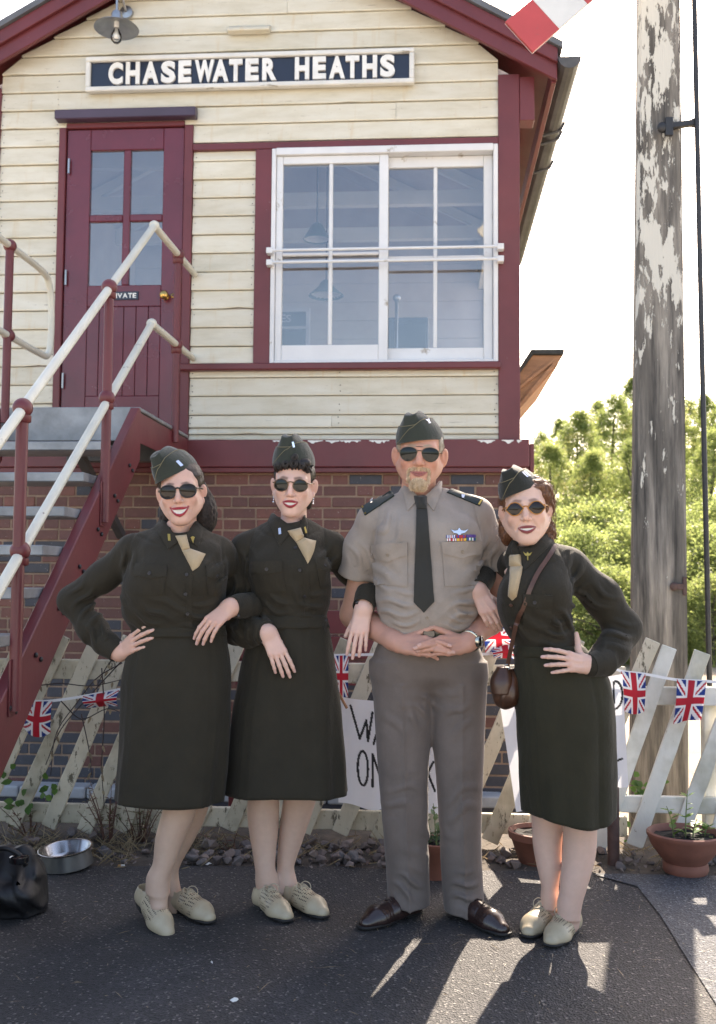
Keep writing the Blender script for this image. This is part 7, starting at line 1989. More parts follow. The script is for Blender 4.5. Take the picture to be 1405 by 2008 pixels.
    sn = Field(); sn.u(ball((.020, .078, -.065), (.092, .060, .088))); sn.u(ball((-.056, .06, -.075), (.034, .045, .062)), .03); sn.u(ball((.070, .060, -.085), (.040, .05, .062)), .03); sn.u(ball((.066, .050, -.02), (.026, .045, .06)), .03); sn.disp = fsum(uneven(.004, 70, 2), uneven(.0015, 220, 5))
    V, F = sn.mesh(.005); mesh_np('snood', place(V * sc, T), F, 'snood_net', root, True, None, off)
    def bd(S_, r_):
        a = [S_(R(-42), .40), S_(R(-34), .40), S_(R(-30), .16), S_(R(-38), .16)]; m = MB(off=off); m.prism(a, (a[1] - a[0]).cross(a[2] - a[1]).normalized() * .002); m.build('rank_bar', 'silver_pin', r_)
    cap(root, off, T @ Matrix.Translation((-.012, .012, .066)) @ Matrix.Rotation(R(-20), 4, 'Y') @ Matrix.Rotation(R(-24), 4, 'Z') @ Matrix.Rotation(R(4), 4, 'X'), a=.070, b=.097, h=.108, badge_fn=bd)
    shp = lambda t, s: (math.copysign(abs(math.cos(t)) ** .9, math.cos(t)) * (1 + .05 * math.sin(t)), math.copysign(abs(math.sin(t)) ** .9, math.sin(t)) + (.0))
    glasses(root, off, T, sc, shp, 'frame_black', 'lens_brown', fr=.0027, w=.0270, hgt=.0225, cx=.0343, z0=-.002, bridge_z=.009)

# ------------------------------------------------------------------ WOMAN WITH CURLED FRINGE
def woman_curls():
    d0 = 3.83; J = lambda px, py, dz=0.0: P(px, py, d0 + dz); root, off = person('woman in olive uniform with black curled fringe between the snooded woman and the man', P(565, 1500, d0).x, d0)
    T = head_T(571, 951, d0 - .105, yaw=-3, pitch=6, roll=-2); sc = 1.0
    V, F, C = head_mesh(smile=.3, mouth_w=.027, open_=.0085, lip=(.28, .008, .022), skin=SKIN_B, brow=(.16, .09, .06), jaw=.96)
    parts = [(place(V * sc, T), F, C)]
    r_el, r_wr = J(466, 1232, .02), J(526, 1240, -.14)
    parts.append(hand_arm(r_wr, J(543, 1278, -.155) - J(526, 1240, -.14), Vector((.15, -.97, .2)), True, J(503, 1238, -.095), .98, curl=(8, 16, 12), spread=3, thumb=(.35, .85, -.5), skin=SKIN_B, arm_r=(.027, .035)))
    l_el, l_wr = J(736, 1160, .16), J(713, 1196, -.09)
    parts.append(hand_arm(l_wr, J(706, 1236, -.11) - J(713, 1196, -.09), Vector((-.05, -.97, .2)), False, J(723, 1163, -.02), .98, curl=(6, 12, 10), spread=3, thumb=(.42, .85, -.35), skin=SKIN_B, arm_r=(.027, .035)))
    parts.append(legs_field([([(1550, 487, 548), (1600, 485, 547), (1634, 489, 545), (1677, 497, 541), (1705, 502, 540), (1745, 507, 541)], 3.90, P(530, 1778, 3.88)), ([(1550, 557, 625), (1606, 551, 609), (1652, 546, 593), (1702, 544, 577), (1745, 547, 577)], 3.95, P(580, 1772, 3.92))], (.54, .37, .29)))
    parts.append(torso_core(J(568, 1035), J(568, 1330), SKIN_B)); finish_body(parts, root, off)
    f = Field()
    rows = [(1018, 540, 597), (1032, 522, 612), (1050, 498, 632), (1080, 482, 644), (1120, 484, 648), (1150, 490, 650), (1180, 496, 648), (1200, 498, 643), (1214, 502, 638)]
    f.u(loft(rows_from(rows, d0, [.055, .07, .09, .112, .125, .122, .112, .104, .098], [0, 0, 0, -.004, -.010, -.008, -.002, 0, 0]), 2.3))
    for px in (532, 606): f.u(ball(J(px, 1112, -.095), (.052, .042, .050)), .05)
    f.u(chain([J(540, 1040, .01), J(486, 1078, .01), J(470, 1150, .02), r_el], [.042, .060, .062, .060]), .03); f.u(chain([r_el, J(490, 1240, -.06), J(512, 1238, -.115)], [.057, .052, .046]), .03); f.u(chain([J(508, 1238, -.105), J(517, 1239, -.125)], [.043, .034]), .012)
    f.u(chain([J(600, 1040, .01), J(648, 1075, .03), J(690, 1118, .09), l_el], [.042, .058, .056, .054]), .03); f.u(chain([l_el, J(728, 1162, .04), J(721, 1170, -.04)], [.050, .047, .039]), .02)
    f.cut(ball(J(568, 1008, -.02), (.056, .060, .042)), .01)
    f.disp = fsum(uneven(.0022, 26, 2), seams((J(490, 1085, -.03), (-1, .1, .2), .10), (J(640, 1085, -.03), (1, .1, .1), .10), (J(520, 1044, -.05), (.2, -.3, 1), .07), (J(618, 1044, -.05), (-.2, -.3, 1), .07)), gabor([(J(470, 1165, -.04), (1, 0, -.1), .036, .006, .10), (J(480, 1225, -.06), (.3, 0, 1), .030, .006, .06), (J(505, 1240, -.12), (.9, 0, .3), .028, .0045, .05), (J(530, 1195, -.1), (.25, 0, 1), .030, .004, .07), (J(610, 1195, -.1), (-.3, 0, 1), .032, .004, .07), (J(640, 1100, -.06), (-.8, 0, .5), .038, .004, .07), (J(492, 1100, -.06), (.9, 0, .5), .036, .004, .06), (J(575, 1165, -.11), (.6, 0, .8), .05, .0028, .08), (J(722, 1172, -.1), (.2, .3, 1), .02, .0025, .05)]))
    sh = sdf_part(f, .0048, 'shirt', 'olive_shirt', root, off); mdl = 'olive_shirt'; cuff(J(503, 1238, -.095), J(525, 1240, -.137), .047, .041, mdl, sh, off); cuff(J(723, 1163, -.02), J(713, 1191, -.085), .046, .041, mdl, sh, off, J(700, 1182, -.10))
    collar2(f, d0, J(567, 1026, .012), .054, .058, -.03, .026, [((535, 1006), (577, 1037), (526, 1024), (549, 1071)), ((597, 1008), (587, 1037), (603, 1028), (603, 1057))], mdl, sh, off)
    pocket(f, d0, [(495, 1112), (553, 1112), (503, 1163), (560, 1158)], [(494, 1102), (553, 1100), (496, 1122), (553, 1121)], 4, sh, off, mdl, 'dark_button', (524, 1116)); pocket(f, d0, [(620, 1108), (645, 1105), (628, 1152), (647, 1150)], [(617, 1096), (646, 1093), (621, 1115), (647, 1113)], 5, sh, off, mdl, 'dark_button', (635, 1111))
    patch(f, 'placket', [(594, 1060), (604, 1060), (598, 1208), (609, 1208)], d0, .0025, mdl, sh, off, 5, 18)
    for px, py in ((580, 1075), (589, 1118), (598, 1169)): button(f, px, py, d0, .006, 'dark_button', sh, off)
    women_tie(f, d0, [(565, 1044), (589, 1038), (581, 1064), (596, 1056)], [(581, 1063), (597, 1056), (604, 1110), (620, 1066)], root, off)
    badge(f, [(547, 1039), (552, 1038), (553, 1050), (548, 1051)], d0, .0015, 'silver_pin', root, off, 'collar_pin', .009); badge(f, [(595, 1037), (598, 1036), (601, 1048), (598, 1049)], d0, .0015, 'gold_pin', root, off, 'collar_pin', .010)
    rs_ = [(1207, 499, 640), (1232, 494, 645), (1270, 483, 652), (1320, 471, 661), (1380, 460, 668), (1440, 453, 673), (1500, 447, 678), (1553, 441, 681)]
    sk = loft_skirt('skirt', rows_from(rs_, d0, [.096, .108, .122, .13, .138, .145, .152, .16]), 'olive_skirt', root, off, folds=(.007, 6, 1.4), seams=(R(262), R(232), R(292)), hem=lambda t: .004 * np.sin(3 * t))
    loft_skirt('waistband', rows_from([(1205, 498, 641), (1230, 493, 646)], d0, [.100, .112]), 'olive_skirt', sk, off, folds=(.001, 3, 0), nv=6)
    m = MB(off=off); q = J(639, 1217, -.03); m.ball(q, (.008, .006, .008)); m.build('waist_button', 'dark_button', sk, smooth=True)
    shoe(root, off, G(505, 1776), G(575, 1818), .250, 'cream_shoe', 'shoe_sole_black', 'lace_cream', sgn=1); shoe(root, off, G(562, 1772), G(637, 1805), .250, 'cream_shoe', 'shoe_sole_black', 'lace_cream', sgn=-1)
    hr = Field(); hr.u(ball((0, .022, .040), (.0775, .096, .082))); hr.u(ball((0, .062, -.04), (.066, .05, .07)), .03); hr.cut(half((0, -.028, .03), (0, 1, .25)), .006); hr.cut(ball((0, -.075, -.03), (.085, .085, .125)), .006)
    for s in (-1, 1): hr.cut(ball((s * .085, .008, -.020), (.02, .022, .034)), .004); hr.u(cone((s * .062, .035, -.05), (s * .056, .04, -.085), .012, .008), .01)
    V, F = hr.mesh(.004); hro = mesh_np('hair', place(V * sc, T), F, 'hair_black', root, True, None, off); strands_on(place(V * sc, T), F, 260, (0, .8, -.6), 'hair_black', hro, off, 2, L=(.015, .035), mask=V[:, 2] < .06)
    # rolled curls over the forehead
    cu = Field(); rr = random.Random(6)
    cu.u(cone((-.045, -.062, .080), (.050, -.060, .082), .018, .018), .01)
    V, F = cu.mesh(.004); mesh_np('fringe_roll', place(V * sc, T), F, 'hair_black', hro, True, None, off)
    for i in range(64):
        x = -.062 + .126 * ((i * 0.618) % 1.0); rq = rr.uniform(.015, .024); dr_ = rr.uniform(-.014, .014); a0 = rr.uniform(60, 140); sp_ = rr.uniform(200, 380); zc_ = .078 - 3.2 * x * x + rr.uniform(-.004, .006); pts = []
        for k in range(16):
            u = k / 15; a = R(a0 + sp_ * u); q = rq * (1 - .45 * u); pts.append((x + dr_ * u + .004 * math.sin(u * 9 + i), -.066 + 6 * x * x + q * math.cos(a) * 1.0 - .004, zc_ + q * math.sin(a)))
        m = MB(off=off); m.tube([Vector(place(np.array([p_]) * sc, T)[0]) for p_ in pts], [.0040 * (1 - .55 * abs(k / 7.5 - 1) ** 2) for k in range(16)], 6); m.build('curl', 'hair_black', hro, smooth=True)
    for i, (x, z, r0) in enumerate([(-.022, .074, .014), (.010, .078, .017), (.038, .072, .012), (.012, .104, .012), (-.046, .070, .011)]):
        pts = []
        for k in range(30): u = k / 29; a = u * 13 + i; q = r0 * (1 - .75 * u); pts.append((x + q * math.cos(a), -.094 + 6 * x * x - .004 * u, z + q * math.sin(a)))
        m = MB(off=off); m.tube([Vector(place(np.array([p_]) * sc, T)[0]) for p_ in pts], .0036, 6); m.build('curl', 'hair_black', hro, smooth=True)
    def bd(S_, r_):
        a = [S_(R(-78), .80), S_(R(-72), .80), S_(R(-68), .58), S_(R(-74), .58)]; m = MB(off=off); m.prism(a, (a[1] - a[0]).cross(a[2] - a[1]).normalized() * .002); m.build('rank_bar', 'silver_pin', r_)
    cap(root, off, T @ Matrix.Translation((-.006, .018, .070)) @ Matrix.Rotation(R(-4), 4, 'Y') @ Matrix.Rotation(R(-8), 4, 'Z') @ Matrix.Rotation(R(-6), 4, 'X'), a=.072, b=.104, h=.118, badge_fn=bd)
    shp = lambda t, s: (math.cos(t) * (1 - .04 * math.sin(t)), math.sin(t) * (1 - .05 * abs(math.cos(t))))
    glasses(root, off, T, sc, shp, 'frame_tortoise', 'lens_green', fr=.0019, w=.0262, hgt=.0225, cx=.0352, z0=-.001, bridge_z=.010)
    for s in (-1, 1):
        m = MB(off=off)
        for k in range(3): m.ball(Vector(place(np.array([(s * .0745, .004, -.050 - .009 * k)]) * sc, T)[0]), .0035 if k < 2 else .0045, 8, 6)
        m.build('earring', 'silver_pin', root, smooth=True)

# ------------------------------------------------------------------ MAN
def man():
    d0 = 3.80; J = lambda px, py, dz=0.0: P(px, py, d0 + dz); root, off = person('bearded man in tan shirt and dark tie with hands clasped', P(843, 1500, d0).x, d0)
    T = head_T(823, 889, d0 - .115, yaw=-4, pitch=3, roll=-2); sc = 1.09
    V, F, C = head_mesh(smile=.45, mouth_w=.028, open_=0, lipr=.6, ear=1.35, lip=(.30, .10, .09), skin=SKIN_M, brow=(.30, .22, .15), jaw=1.07, nose=1.15, age=1, male=True)
    # fair stubble colour of moustache and chin
    X_, Z_ = np.abs(V[:, 0]), V[:, 2]; fr_ = V[:, 1] < -.045; mst = np.exp(-((Z_ + .0515 + .10 * np.maximum(0, X_ - .012)) / .0062) ** 2) * (X_ < .034) * fr_ + smoothstep(1.1, .7, np.sqrt((X_ / .031) ** 2 + ((Z_ + .103) / .024) ** 2)) * fr_ + smoothstep(.006, .002, np.abs(X_ - .033)) * (Z_ > -.095) * (Z_ < -.056) * fr_
    lipm = (np.abs(V[:, 2] + .069) < .0075) & (np.abs(V[:, 0]) < .028); mst = np.clip(mst, 0, 1) * ~lipm
    C = C * (1 - .5 * mst[:, None]) + np.array((.60, .40, .27)) * .5 * mst[:, None]
    parts = [(place(V * sc, T), F, C)]; headV, headF = place(V * sc, T), F; mloc = V
    r_el, r_wr = J(694, 1205, .10), J(782, 1262, -.145); l_el, l_wr = J(985, 1195, .06), J(916, 1262, -.150)
    dr = J(836, 1268, -.195) - r_wr; dl = J(862, 1268, -.200) - l_wr
    parts.append(hand_arm(r_wr, dr, Vector((-.25, -.85, .45)), True, r_el, 1.12, curl=(10, 12, 8), spread=-3, thumb=(.62, .75, .05), thumb_curl=20, arm_r=(.034, .047), skin=(.47, .25, .185), nails=(.55, .36, .30), veins=.0007, per={0: ((4, 6, 6), -4), 1: ((14, 14, 10), -2), 2: ((12, 14, 10), 4), 3: ((26, 30, 20), 5)}))
    parts.append(hand_arm(l_wr, dl, Vector((.25, -.85, .45)), False, l_el, 1.12, curl=(10, 12, 8), spread=-3, thumb=(.62, .75, .05), thumb_curl=20, arm_r=(.034, .047), skin=(.47, .25, .185), nails=(.55, .36, .30), veins=.0007, per={0: ((0, 4, 4), -6), 1: ((2, 10, 8), 0), 2: ((10, 14, 10), 6), 3: ((18, 26, 18), 8)}))
    up = Field(); up.u(chain([J(735, 1030, .02), r_el], [.058, .050])); up.u(chain([J(940, 1025, .02), l_el], [.058, .050])); up.u(chain([r_el, Vector(r_el).lerp(r_wr, .4)], [.05, .047]), .02); up.u(chain([l_el, Vector(l_el).lerp(l_wr, .4)], [.05, .047]), .02)
    V2, F2 = up.mesh(.005); parts.append((V2, F2, np.tile(np.array((.50, .275, .20)), (len(V2), 1))))
    parts.append(torso_core(J(832, 985), J(842, 1300), SKIN_M, .12))
    lg = Field()
    for a, b, c in ((J(790, 1330), J(792, 1560), P(805, 1760, d0 + .02)), (J(895, 1330), J(902, 1560), P(908, 1765, d0 + .02))): lg.u(chain([a, b, c], [.08, .055, .04]), .02)
    V2, F2 = lg.mesh(.010); parts.append((V2, F2, np.tile(np.array(SKIN_M), (len(V2), 1)))); finish_body(parts, root, off)
    # beard hairs
    rr = np.random.default_rng(3); sel = np.nonzero(mst > .4)[0]; bv, bf = [], []
    M3 = np.array(T)[:3, :3]
    fn = {}
    nrm = np.zeros_like(headV); tri = headF[:, :3]; nn = np.cross(headV[tri[:, 1]] - headV[tri[:, 0]], headV[tri[:, 2]] - headV[tri[:, 0]])
    for k in range(4): np.add.at(nrm, headF[:, k], nn)
    nrm /= np.maximum(1e-12, np.linalg.norm(nrm, axis=1, keepdims=True))
    for i in rr.choice(sel, 3800):
        p = headV[i] + rr.normal(0, .0012, 3); l = mloc[i]; chin = l[2] < -.075; L = rr.uniform(.008, .017) if chin else rr.uniform(.005, .010)
        dn = M3 @ np.array((np.sign(l[0]) * (.12 if chin else .55), -.25, -1.0)); dv = nrm[i] * .55 + dn / np.linalg.norm(dn) * .8 + rr.normal(0, .16, 3); dv /= np.linalg.norm(dv); sd = np.cross(dv, nrm[i] + rr.normal(0, .3, 3)); sd /= np.linalg.norm(sd); w = .0007; b = len(bv)
        bv += [p - sd * w, p + sd * w, p + dv * L * .6 + sd * w * .8 - nrm[i] * .001, p + dv * L * .6 - sd * w * .8 - nrm[i] * .001, p + dv * L - nrm[i] * L * .2]; bf += [(b, b + 1, b + 2), (b, b + 2, b + 3), (b + 3, b + 2, b + 4)]
    mesh_np('beard', np.array(bv), bf, 'beard_fair', root, True, None, off)
    # shirt
    f = Field()
    rows = [(968, 792, 868), (980, 776, 884), (995, 750, 912), (1020, 732, 934), (1060, 734, 944), (1100, 736, 946), (1150, 736, 944), (1185, 738, 938), (1210, 744, 931), (1230, 751, 926), (1246, 757, 922)]
    f.u(loft(rows_from(rows, d0, [.068, .08, .10, .122, .138, .143, .148, .150, .148, .142, .136], [.01, .01, .008, .0, -.006, -.012, -.022, -.026, -.024, -.018, -.012]), 2.35))
    for px in (790, 890): f.u(ball(J(px, 1060, -.09), (.085, .055, .07)), .06)
    f.u(chain([J(795, 990, .01), J(740, 1022, .01), J(712, 1075, .03), J(698, 1130, .06)], [.054, .069, .069, .0695]), .035); f.u(chain([J(868, 985, .01), J(930, 1012, .01), J(955, 1065, .025), J(972, 1118, .045)], [.054, .069, .067, .067]), .035)
    ra, rb_ = J(698, 1130, .06), J(712, 1075, .03); dr_ = (ra - rb_).normalized(); la, lb = J(972, 1116, .045), J(955, 1065, .025); dl_ = (la - lb).normalized()
    f.cut(half(ra + dr_ * .0, -dr_) if False else Prim(lambda p: np.maximum(-((p - A3(ra)) @ A3(dr_)), p[:, 0] - A3(J(736, 1130))[0]), (-9,) * 3, (9,) * 3), .003)
    f.cut(Prim(lambda p: np.maximum(-((p - A3(la)) @ A3(dl_)), A3(J(945, 1130))[0] - p[:, 0]), (-9,) * 3, (9,) * 3), .003)
    f.cut(cone(ra - dr_ * .05, ra + dr_ * .05, .062, .066), .003); f.cut(cone(la - dl_ * .05, la + dl_ * .05, .060, .063), .003)
    f.cut(ball(J(829, 955, -.02), (.074, .075, .050)), .01)
    f.disp = fsum(uneven(.0022, 20, 3), seams((J(738, 1040, -.03), (-1, .1, .2), .12), (J(934, 1035, -.03), (1, .1, .15), .12)), gabor([(J(752, 1125, -.09), (.6, 0, .8), .045, .005, .08), (J(930, 1120, -.09), (-.6, 0, .8), .045, .005, .08), (J(770, 1190, -.14), (.3, 0, 1), .040, .003, .09), (J(910, 1195, -.14), (-.35, 0, 1), .036, .004, .09), (J(770, 1035, -.11), (.75, 0, -.6), .06, .004, .08), (J(900, 1215, -.15), (.2, 0, 1), .026, .0035, .06), (J(715, 1090, -.03), (.9, 0, .4), .04, .0035, .06), (J(955, 1080, -.03), (-.9, 0, .4), .04, .0035, .06), (J(790, 1225, -.15), (-.2, 0, 1), .028, .003, .06)]))
    sh = sdf_part(f, .0048, 'shirt', 'khaki_shirt', root, off); mdl = 'khaki_shirt'
    collar2(f, d0, J(828, 966, .012), .070, .072, -.03, .030, [((792, 944), (824, 977), (790, 962), (800, 1003)), ((865, 943), (830, 977), (866, 965), (851, 1003))], mdl, sh, off)
    pocket(f, d0, [(728, 1070), (800, 1064), (736, 1146), (800, 1150)], [(727, 1069), (800, 1063), (728, 1093), (800, 1088)], 10, sh, off, mdl, 'shirt_button', (762, 1087), 3); pocket(f, d0, [(867, 1066), (942, 1064), (872, 1150), (938, 1148)], [(866, 1063), (942, 1062), (869, 1086), (942, 1086)], 9, sh, off, mdl, 'shirt_button', (906, 1081), 3)
    patch(f, 'placket', [(826, 1195), (842, 1195), (826, 1246), (842, 1246)], d0, .0025, mdl, sh, off, 5, 8); button(f, 838, 1211, d0, .006, 'shirt_button', sh, off)
    tie = empty('neck_tie', parent=root)
    patch(f, 'tie_knot', [(812, 976), (838, 976), (818, 1000), (837, 1000)], d0, .010, 'dark_tie', tie, off, 9, 9, puff=.010)
    patch(f, 'tie_blade', [(817, 999), (838, 999), (812, 1182), (852, 1180)], d0, .007, 'dark_tie', tie, off, 13, 40, bottom=lambda u: 20 * (1 - abs(2 * u - 1)), puff=.003)
    # shoulder boards
    for quad, pin in (([(766, 962), (774, 973), (711, 996), (717, 1011)], [(727, 984), (733, 981), (732, 988), (728, 990)]), ([(876, 966), (884, 960), (941, 993), (947, 983)], [(905, 973), (912, 974), (910, 980), (906, 979)])):
        patch(f, 'shoulder_board', quad, d0, .007, 'shoulder_board', sh, off, 6, 14); badge(f, pin, d0, .0015, 'silver_pin', sh, off, 'shoulder_pin', .009)
        e = [np.array(q, float) for q in quad]; g = [e[2] * .93 + e[0] * .07, e[3] * .93 + e[1] * .07, e[3] * .98 + e[1] * .02, e[2] * .98 + e[0] * .02]; badge(f, [tuple(x) for x in g], d0, .001, 'gold_pin', sh, off, 'shoulder_bar', .0085)
    # wings and ribbons
    wg = [(883, 1039), (890, 1042), (897, 1041), (900, 1036), (904, 1041), (911, 1042), (918, 1039), (911, 1046), (905, 1047), (902, 1050), (899, 1050), (896, 1047), (890, 1046)]
    badge(f, wg, d0, .002, 'silver_pin', sh, off, 'wings_badge', .006)
    cols = dict(r=(.38, .02, .03), w=(.65, .65, .65), b=(.02, .04, .25), y=(.62, .36, .04), p=(.09, .05, .22), g=(.03, .16, .12), k=(.30, .06, .08))
    simple_r = attr_mat('ribbon_silk', .5, var=.02)
    for x0, y0, pat in ((876, 1050, 'bwbwrwbwb'), (895, 1050, 'rbrrrbr'), (914, 1049, 'pppppp'), (877, 1056, 'wkwrrwkw'), (896, 1056, 'yyrykyy'), (914, 1055, 'gbwgwbg')):
        nU = len(pat) * 3; u = np.repeat(np.linspace(0, 1, nU), 1); px, py = np.meshgrid(x0 + np.linspace(0, 17.6, nU), y0 + np.array((0, 2.6, 5.2))); S_ = f.trace(px, py, d0); n_ = f.grad(S_); cc_ = np.tile(np.array([cols[pat[min(len(pat) - 1, int(q * len(pat) * .999))]] for q in u]), (3, 1)); shell('ribbon', S_ + n_ * .006, nU, 3, n_, .004, 'ribbon_silk', sh, off, False, cc_)
    # trousers
    t = Field()
    t.u(loft(rows_from([(1232, 753, 925), (1250, 745, 932), (1275, 735, 944), (1305, 729, 952), (1330, 735, 948), (1352, 760, 925)], d0, [.135, .137, .136, .130, .110, .06], [-.012, -.010, -.006, 0, 0, 0]), 2.3))
    t.u(loft(rows_from([(1300, 730, 846), (1350, 732, 847), (1400, 735, 845), (1480, 740, 842), (1560, 746, 841), (1640, 752, 841), (1720, 758, 843), (1772, 762, 845)], d0, [.11, .108, .102, .093, .088, .086, .088, .094], [0, 0, 0, 0, 0, .005, .010, .005]), 2.1), .035)
    t.u(loft(rows_from([(1300, 842, 952), (1350, 845, 955), (1400, 848, 953), (1480, 852, 949), (1560, 857, 946), (1640, 863, 945), (1720, 867, 947), (1784, 871, 950)], d0, [.11, .108, .102, .093, .088, .086, .088, .094], [0, 0, 0, 0, 0, .005, .010, .0]), 2.1), .03)
    zk = [J(0, y).z for y in (1380, 1560, 1775)]
    def crease(p):
        o = np.zeros(len(p))
        for xs in ((786, 794, 803), (902, 902, 911)):
            cx = np.interp(p[:, 2], zk[::-1], [J(x, 1500).x for x in xs][::-1]); o += .0075 * np.exp(-np.abs(p[:, 0] - cx) / .008) * (p[:, 1] < d0 - .01) * (p[:, 2] < J(0, 1330).z)
        return o
    t.disp = fsum(crease, uneven(.0022, 16, 7), gabor([(J(835, 1385, -.10), (.4, 0, 1), .035, .004, .06), (J(800, 1400, -.1), (.7, 0, .8), .05, .003, .09), (J(890, 1400, -.1), (-.7, 0, .8), .05, .003, .09), (J(800, 1735, -.08), (.3, 0, 1), .034, .006, .05), (J(910, 1745, -.08), (-.3, 0, 1), .034, .006, .05), (J(790, 1560, -.08), (.3, 0, 1), .06, .0025, .10), (J(905, 1570, -.08), (-.3, 0, 1), .06, .0025, .10), (J(835, 1640, -.02), (.5, 0, 1), .05, .003, .09)]))
    tr = sdf_part(t, .0055, 'trousers', 'taupe_trousers', root, off)
    patch(t, 'fly', [(840, 1262), (843, 1262), (840, 1345), (843, 1345)], d0, .0012, 'taupe_trousers', tr, off, 4, 14)
    loft_skirt('belt', rows_from([(1231, 751, 927), (1247, 744, 934)], d0, [.140, .143], [-.012, -.011]), 'belt_web', tr, off, folds=(0, 3, 0), nv=5)
    m = MB(off=off); q = J(842, 1245, -.165); m.box((q.x - .022, q.y, q.z - .016), (q.x + .022, q.y + .01, q.z + .016)); m.build('buckle', 'watch_black', tr, bevel=.003)
    shoe(root, off, G(826, 1792), G(716, 1824), .30, 'brown_shoe', 'shoe_sole_black', 'lace_brown', wide=.047, dress=True, sgn=1); shoe(root, off, G(890, 1793), G(990, 1838), .30, 'brown_shoe', 'shoe_sole_black', 'lace_brown', wide=.047, dress=True, sgn=-1)
    # watch
    wd_ = (Vector(l_el) - Vector(l_wr)).normalized(); wc = Vector(l_wr) + wd_ * .022; wn = Vector((.55, -.80, -.15)); wn = (wn - wd_ * wn.dot(wd_)).normalized(); sd = wd_.cross(wn)
    wt = empty('wrist_watch', parent=root); m = MB(off=off)
    m.tube([wc + (wn * math.cos(a) + sd * math.sin(a)) * .0375 for a in np.linspace(0, 6.283, 28, endpoint=False)], .0062, 6, closed=True); m.build('bracelet', 'watch_steel', wt, smooth=True)
    Mw = Matrix((sd, wd_, wn)).transposed().to_4x4(); Mw.translation = wc + wn * .038
    m = MB(off=off); m.lathe([(.001, .009), (.016, .009), (.019, .008), (.021, .004), (.021, -.004)], 24, Mw); m.build('case', 'watch_steel', wt, smooth=True, auto=40); m = MB(off=off); m.lathe([(.001, .0098), (.0175, .0095), (.0176, .008)], 24, Mw); m.build('dial', 'watch_black', wt, smooth=True)
    # hair cap glasses
    hr = Field(); hr.u(ball((0, .022, .040), (.0765, .096, .081))); hr.u(ball((0, .06, -.03), (.066, .05, .06)), .03); hr.cut(half((0, -.026, .03), (0, 1, .25)), .006); hr.cut(ball((0, -.075, -.03), (.085, .085, .125)), .006)
    for s in (-1, 1): hr.cut(ball((s * .085, .008, -.022), (.02, .024, .036)), .004); hr.u(ball((s * .068, -.012, .035), (.010, .026, .030)), .012)
    hr.disp = uneven(.0016, 160, 3); V, F = hr.mesh(.004); hro = mesh_np('hair', place(V * sc, T), F, 'hair_grey', root, True, None, off); strands_on(place(V * sc, T), F, 420, (0, .7, -.7), 'hair_grey', hro, off, 4, L=(.012, .03), mask=V[:, 2] < .06)
    def bd(S_, r_):
        c, ux, uy = S_(R(-38), .62), None, None; e1 = (S_(R(-32), .62) - S_(R(-44), .62)).normalized(); e2 = (S_(R(-38), .72) - S_(R(-38), .52)).normalized(); nn_ = e1.cross(e2).normalized()
        pts = [(-12, 11), (-7, 9), (-3, 5), (0, 10), (3, 5), (8, 10), (13, 13), (9, 4), (4, -1), (4, -5), (9, -6), (9, -9), (-8, -10), (-8, -7), (-3, -6), (-4, -1), (-9, 4)]
        m = MB(off=off); m.prism([c + e1 * x * .00095 + e2 * y * .00095 for x, y in pts], nn_ * .002); m.build('eagle_pin', 'silver_pin', r_)
    cap(root, off, T @ Matrix.Translation((-.002, .010, .046)) @ Matrix.Rotation(R(-9), 4, 'Y') @ Matrix.Rotation(R(-14), 4, 'Z'), a=.0745, b=.101, h=.106, badge_fn=bd, sc=sc)
    shp = lambda t, s: (math.cos(t) * (1 + .10 * math.sin(t)) + (.06 if math.sin(t) < 0 else 0) * math.sin(t) * -1, (math.sin(t) * .82 if math.sin(t) > 0 else math.sin(t) * 1.12))
    glasses(root, off, T, sc, shp, 'frame_metal', 'lens_green', fr=.0012, w=.0282, hgt=.0240, cx=.0362, z0=-.001, bridge_z=.006, double=True)

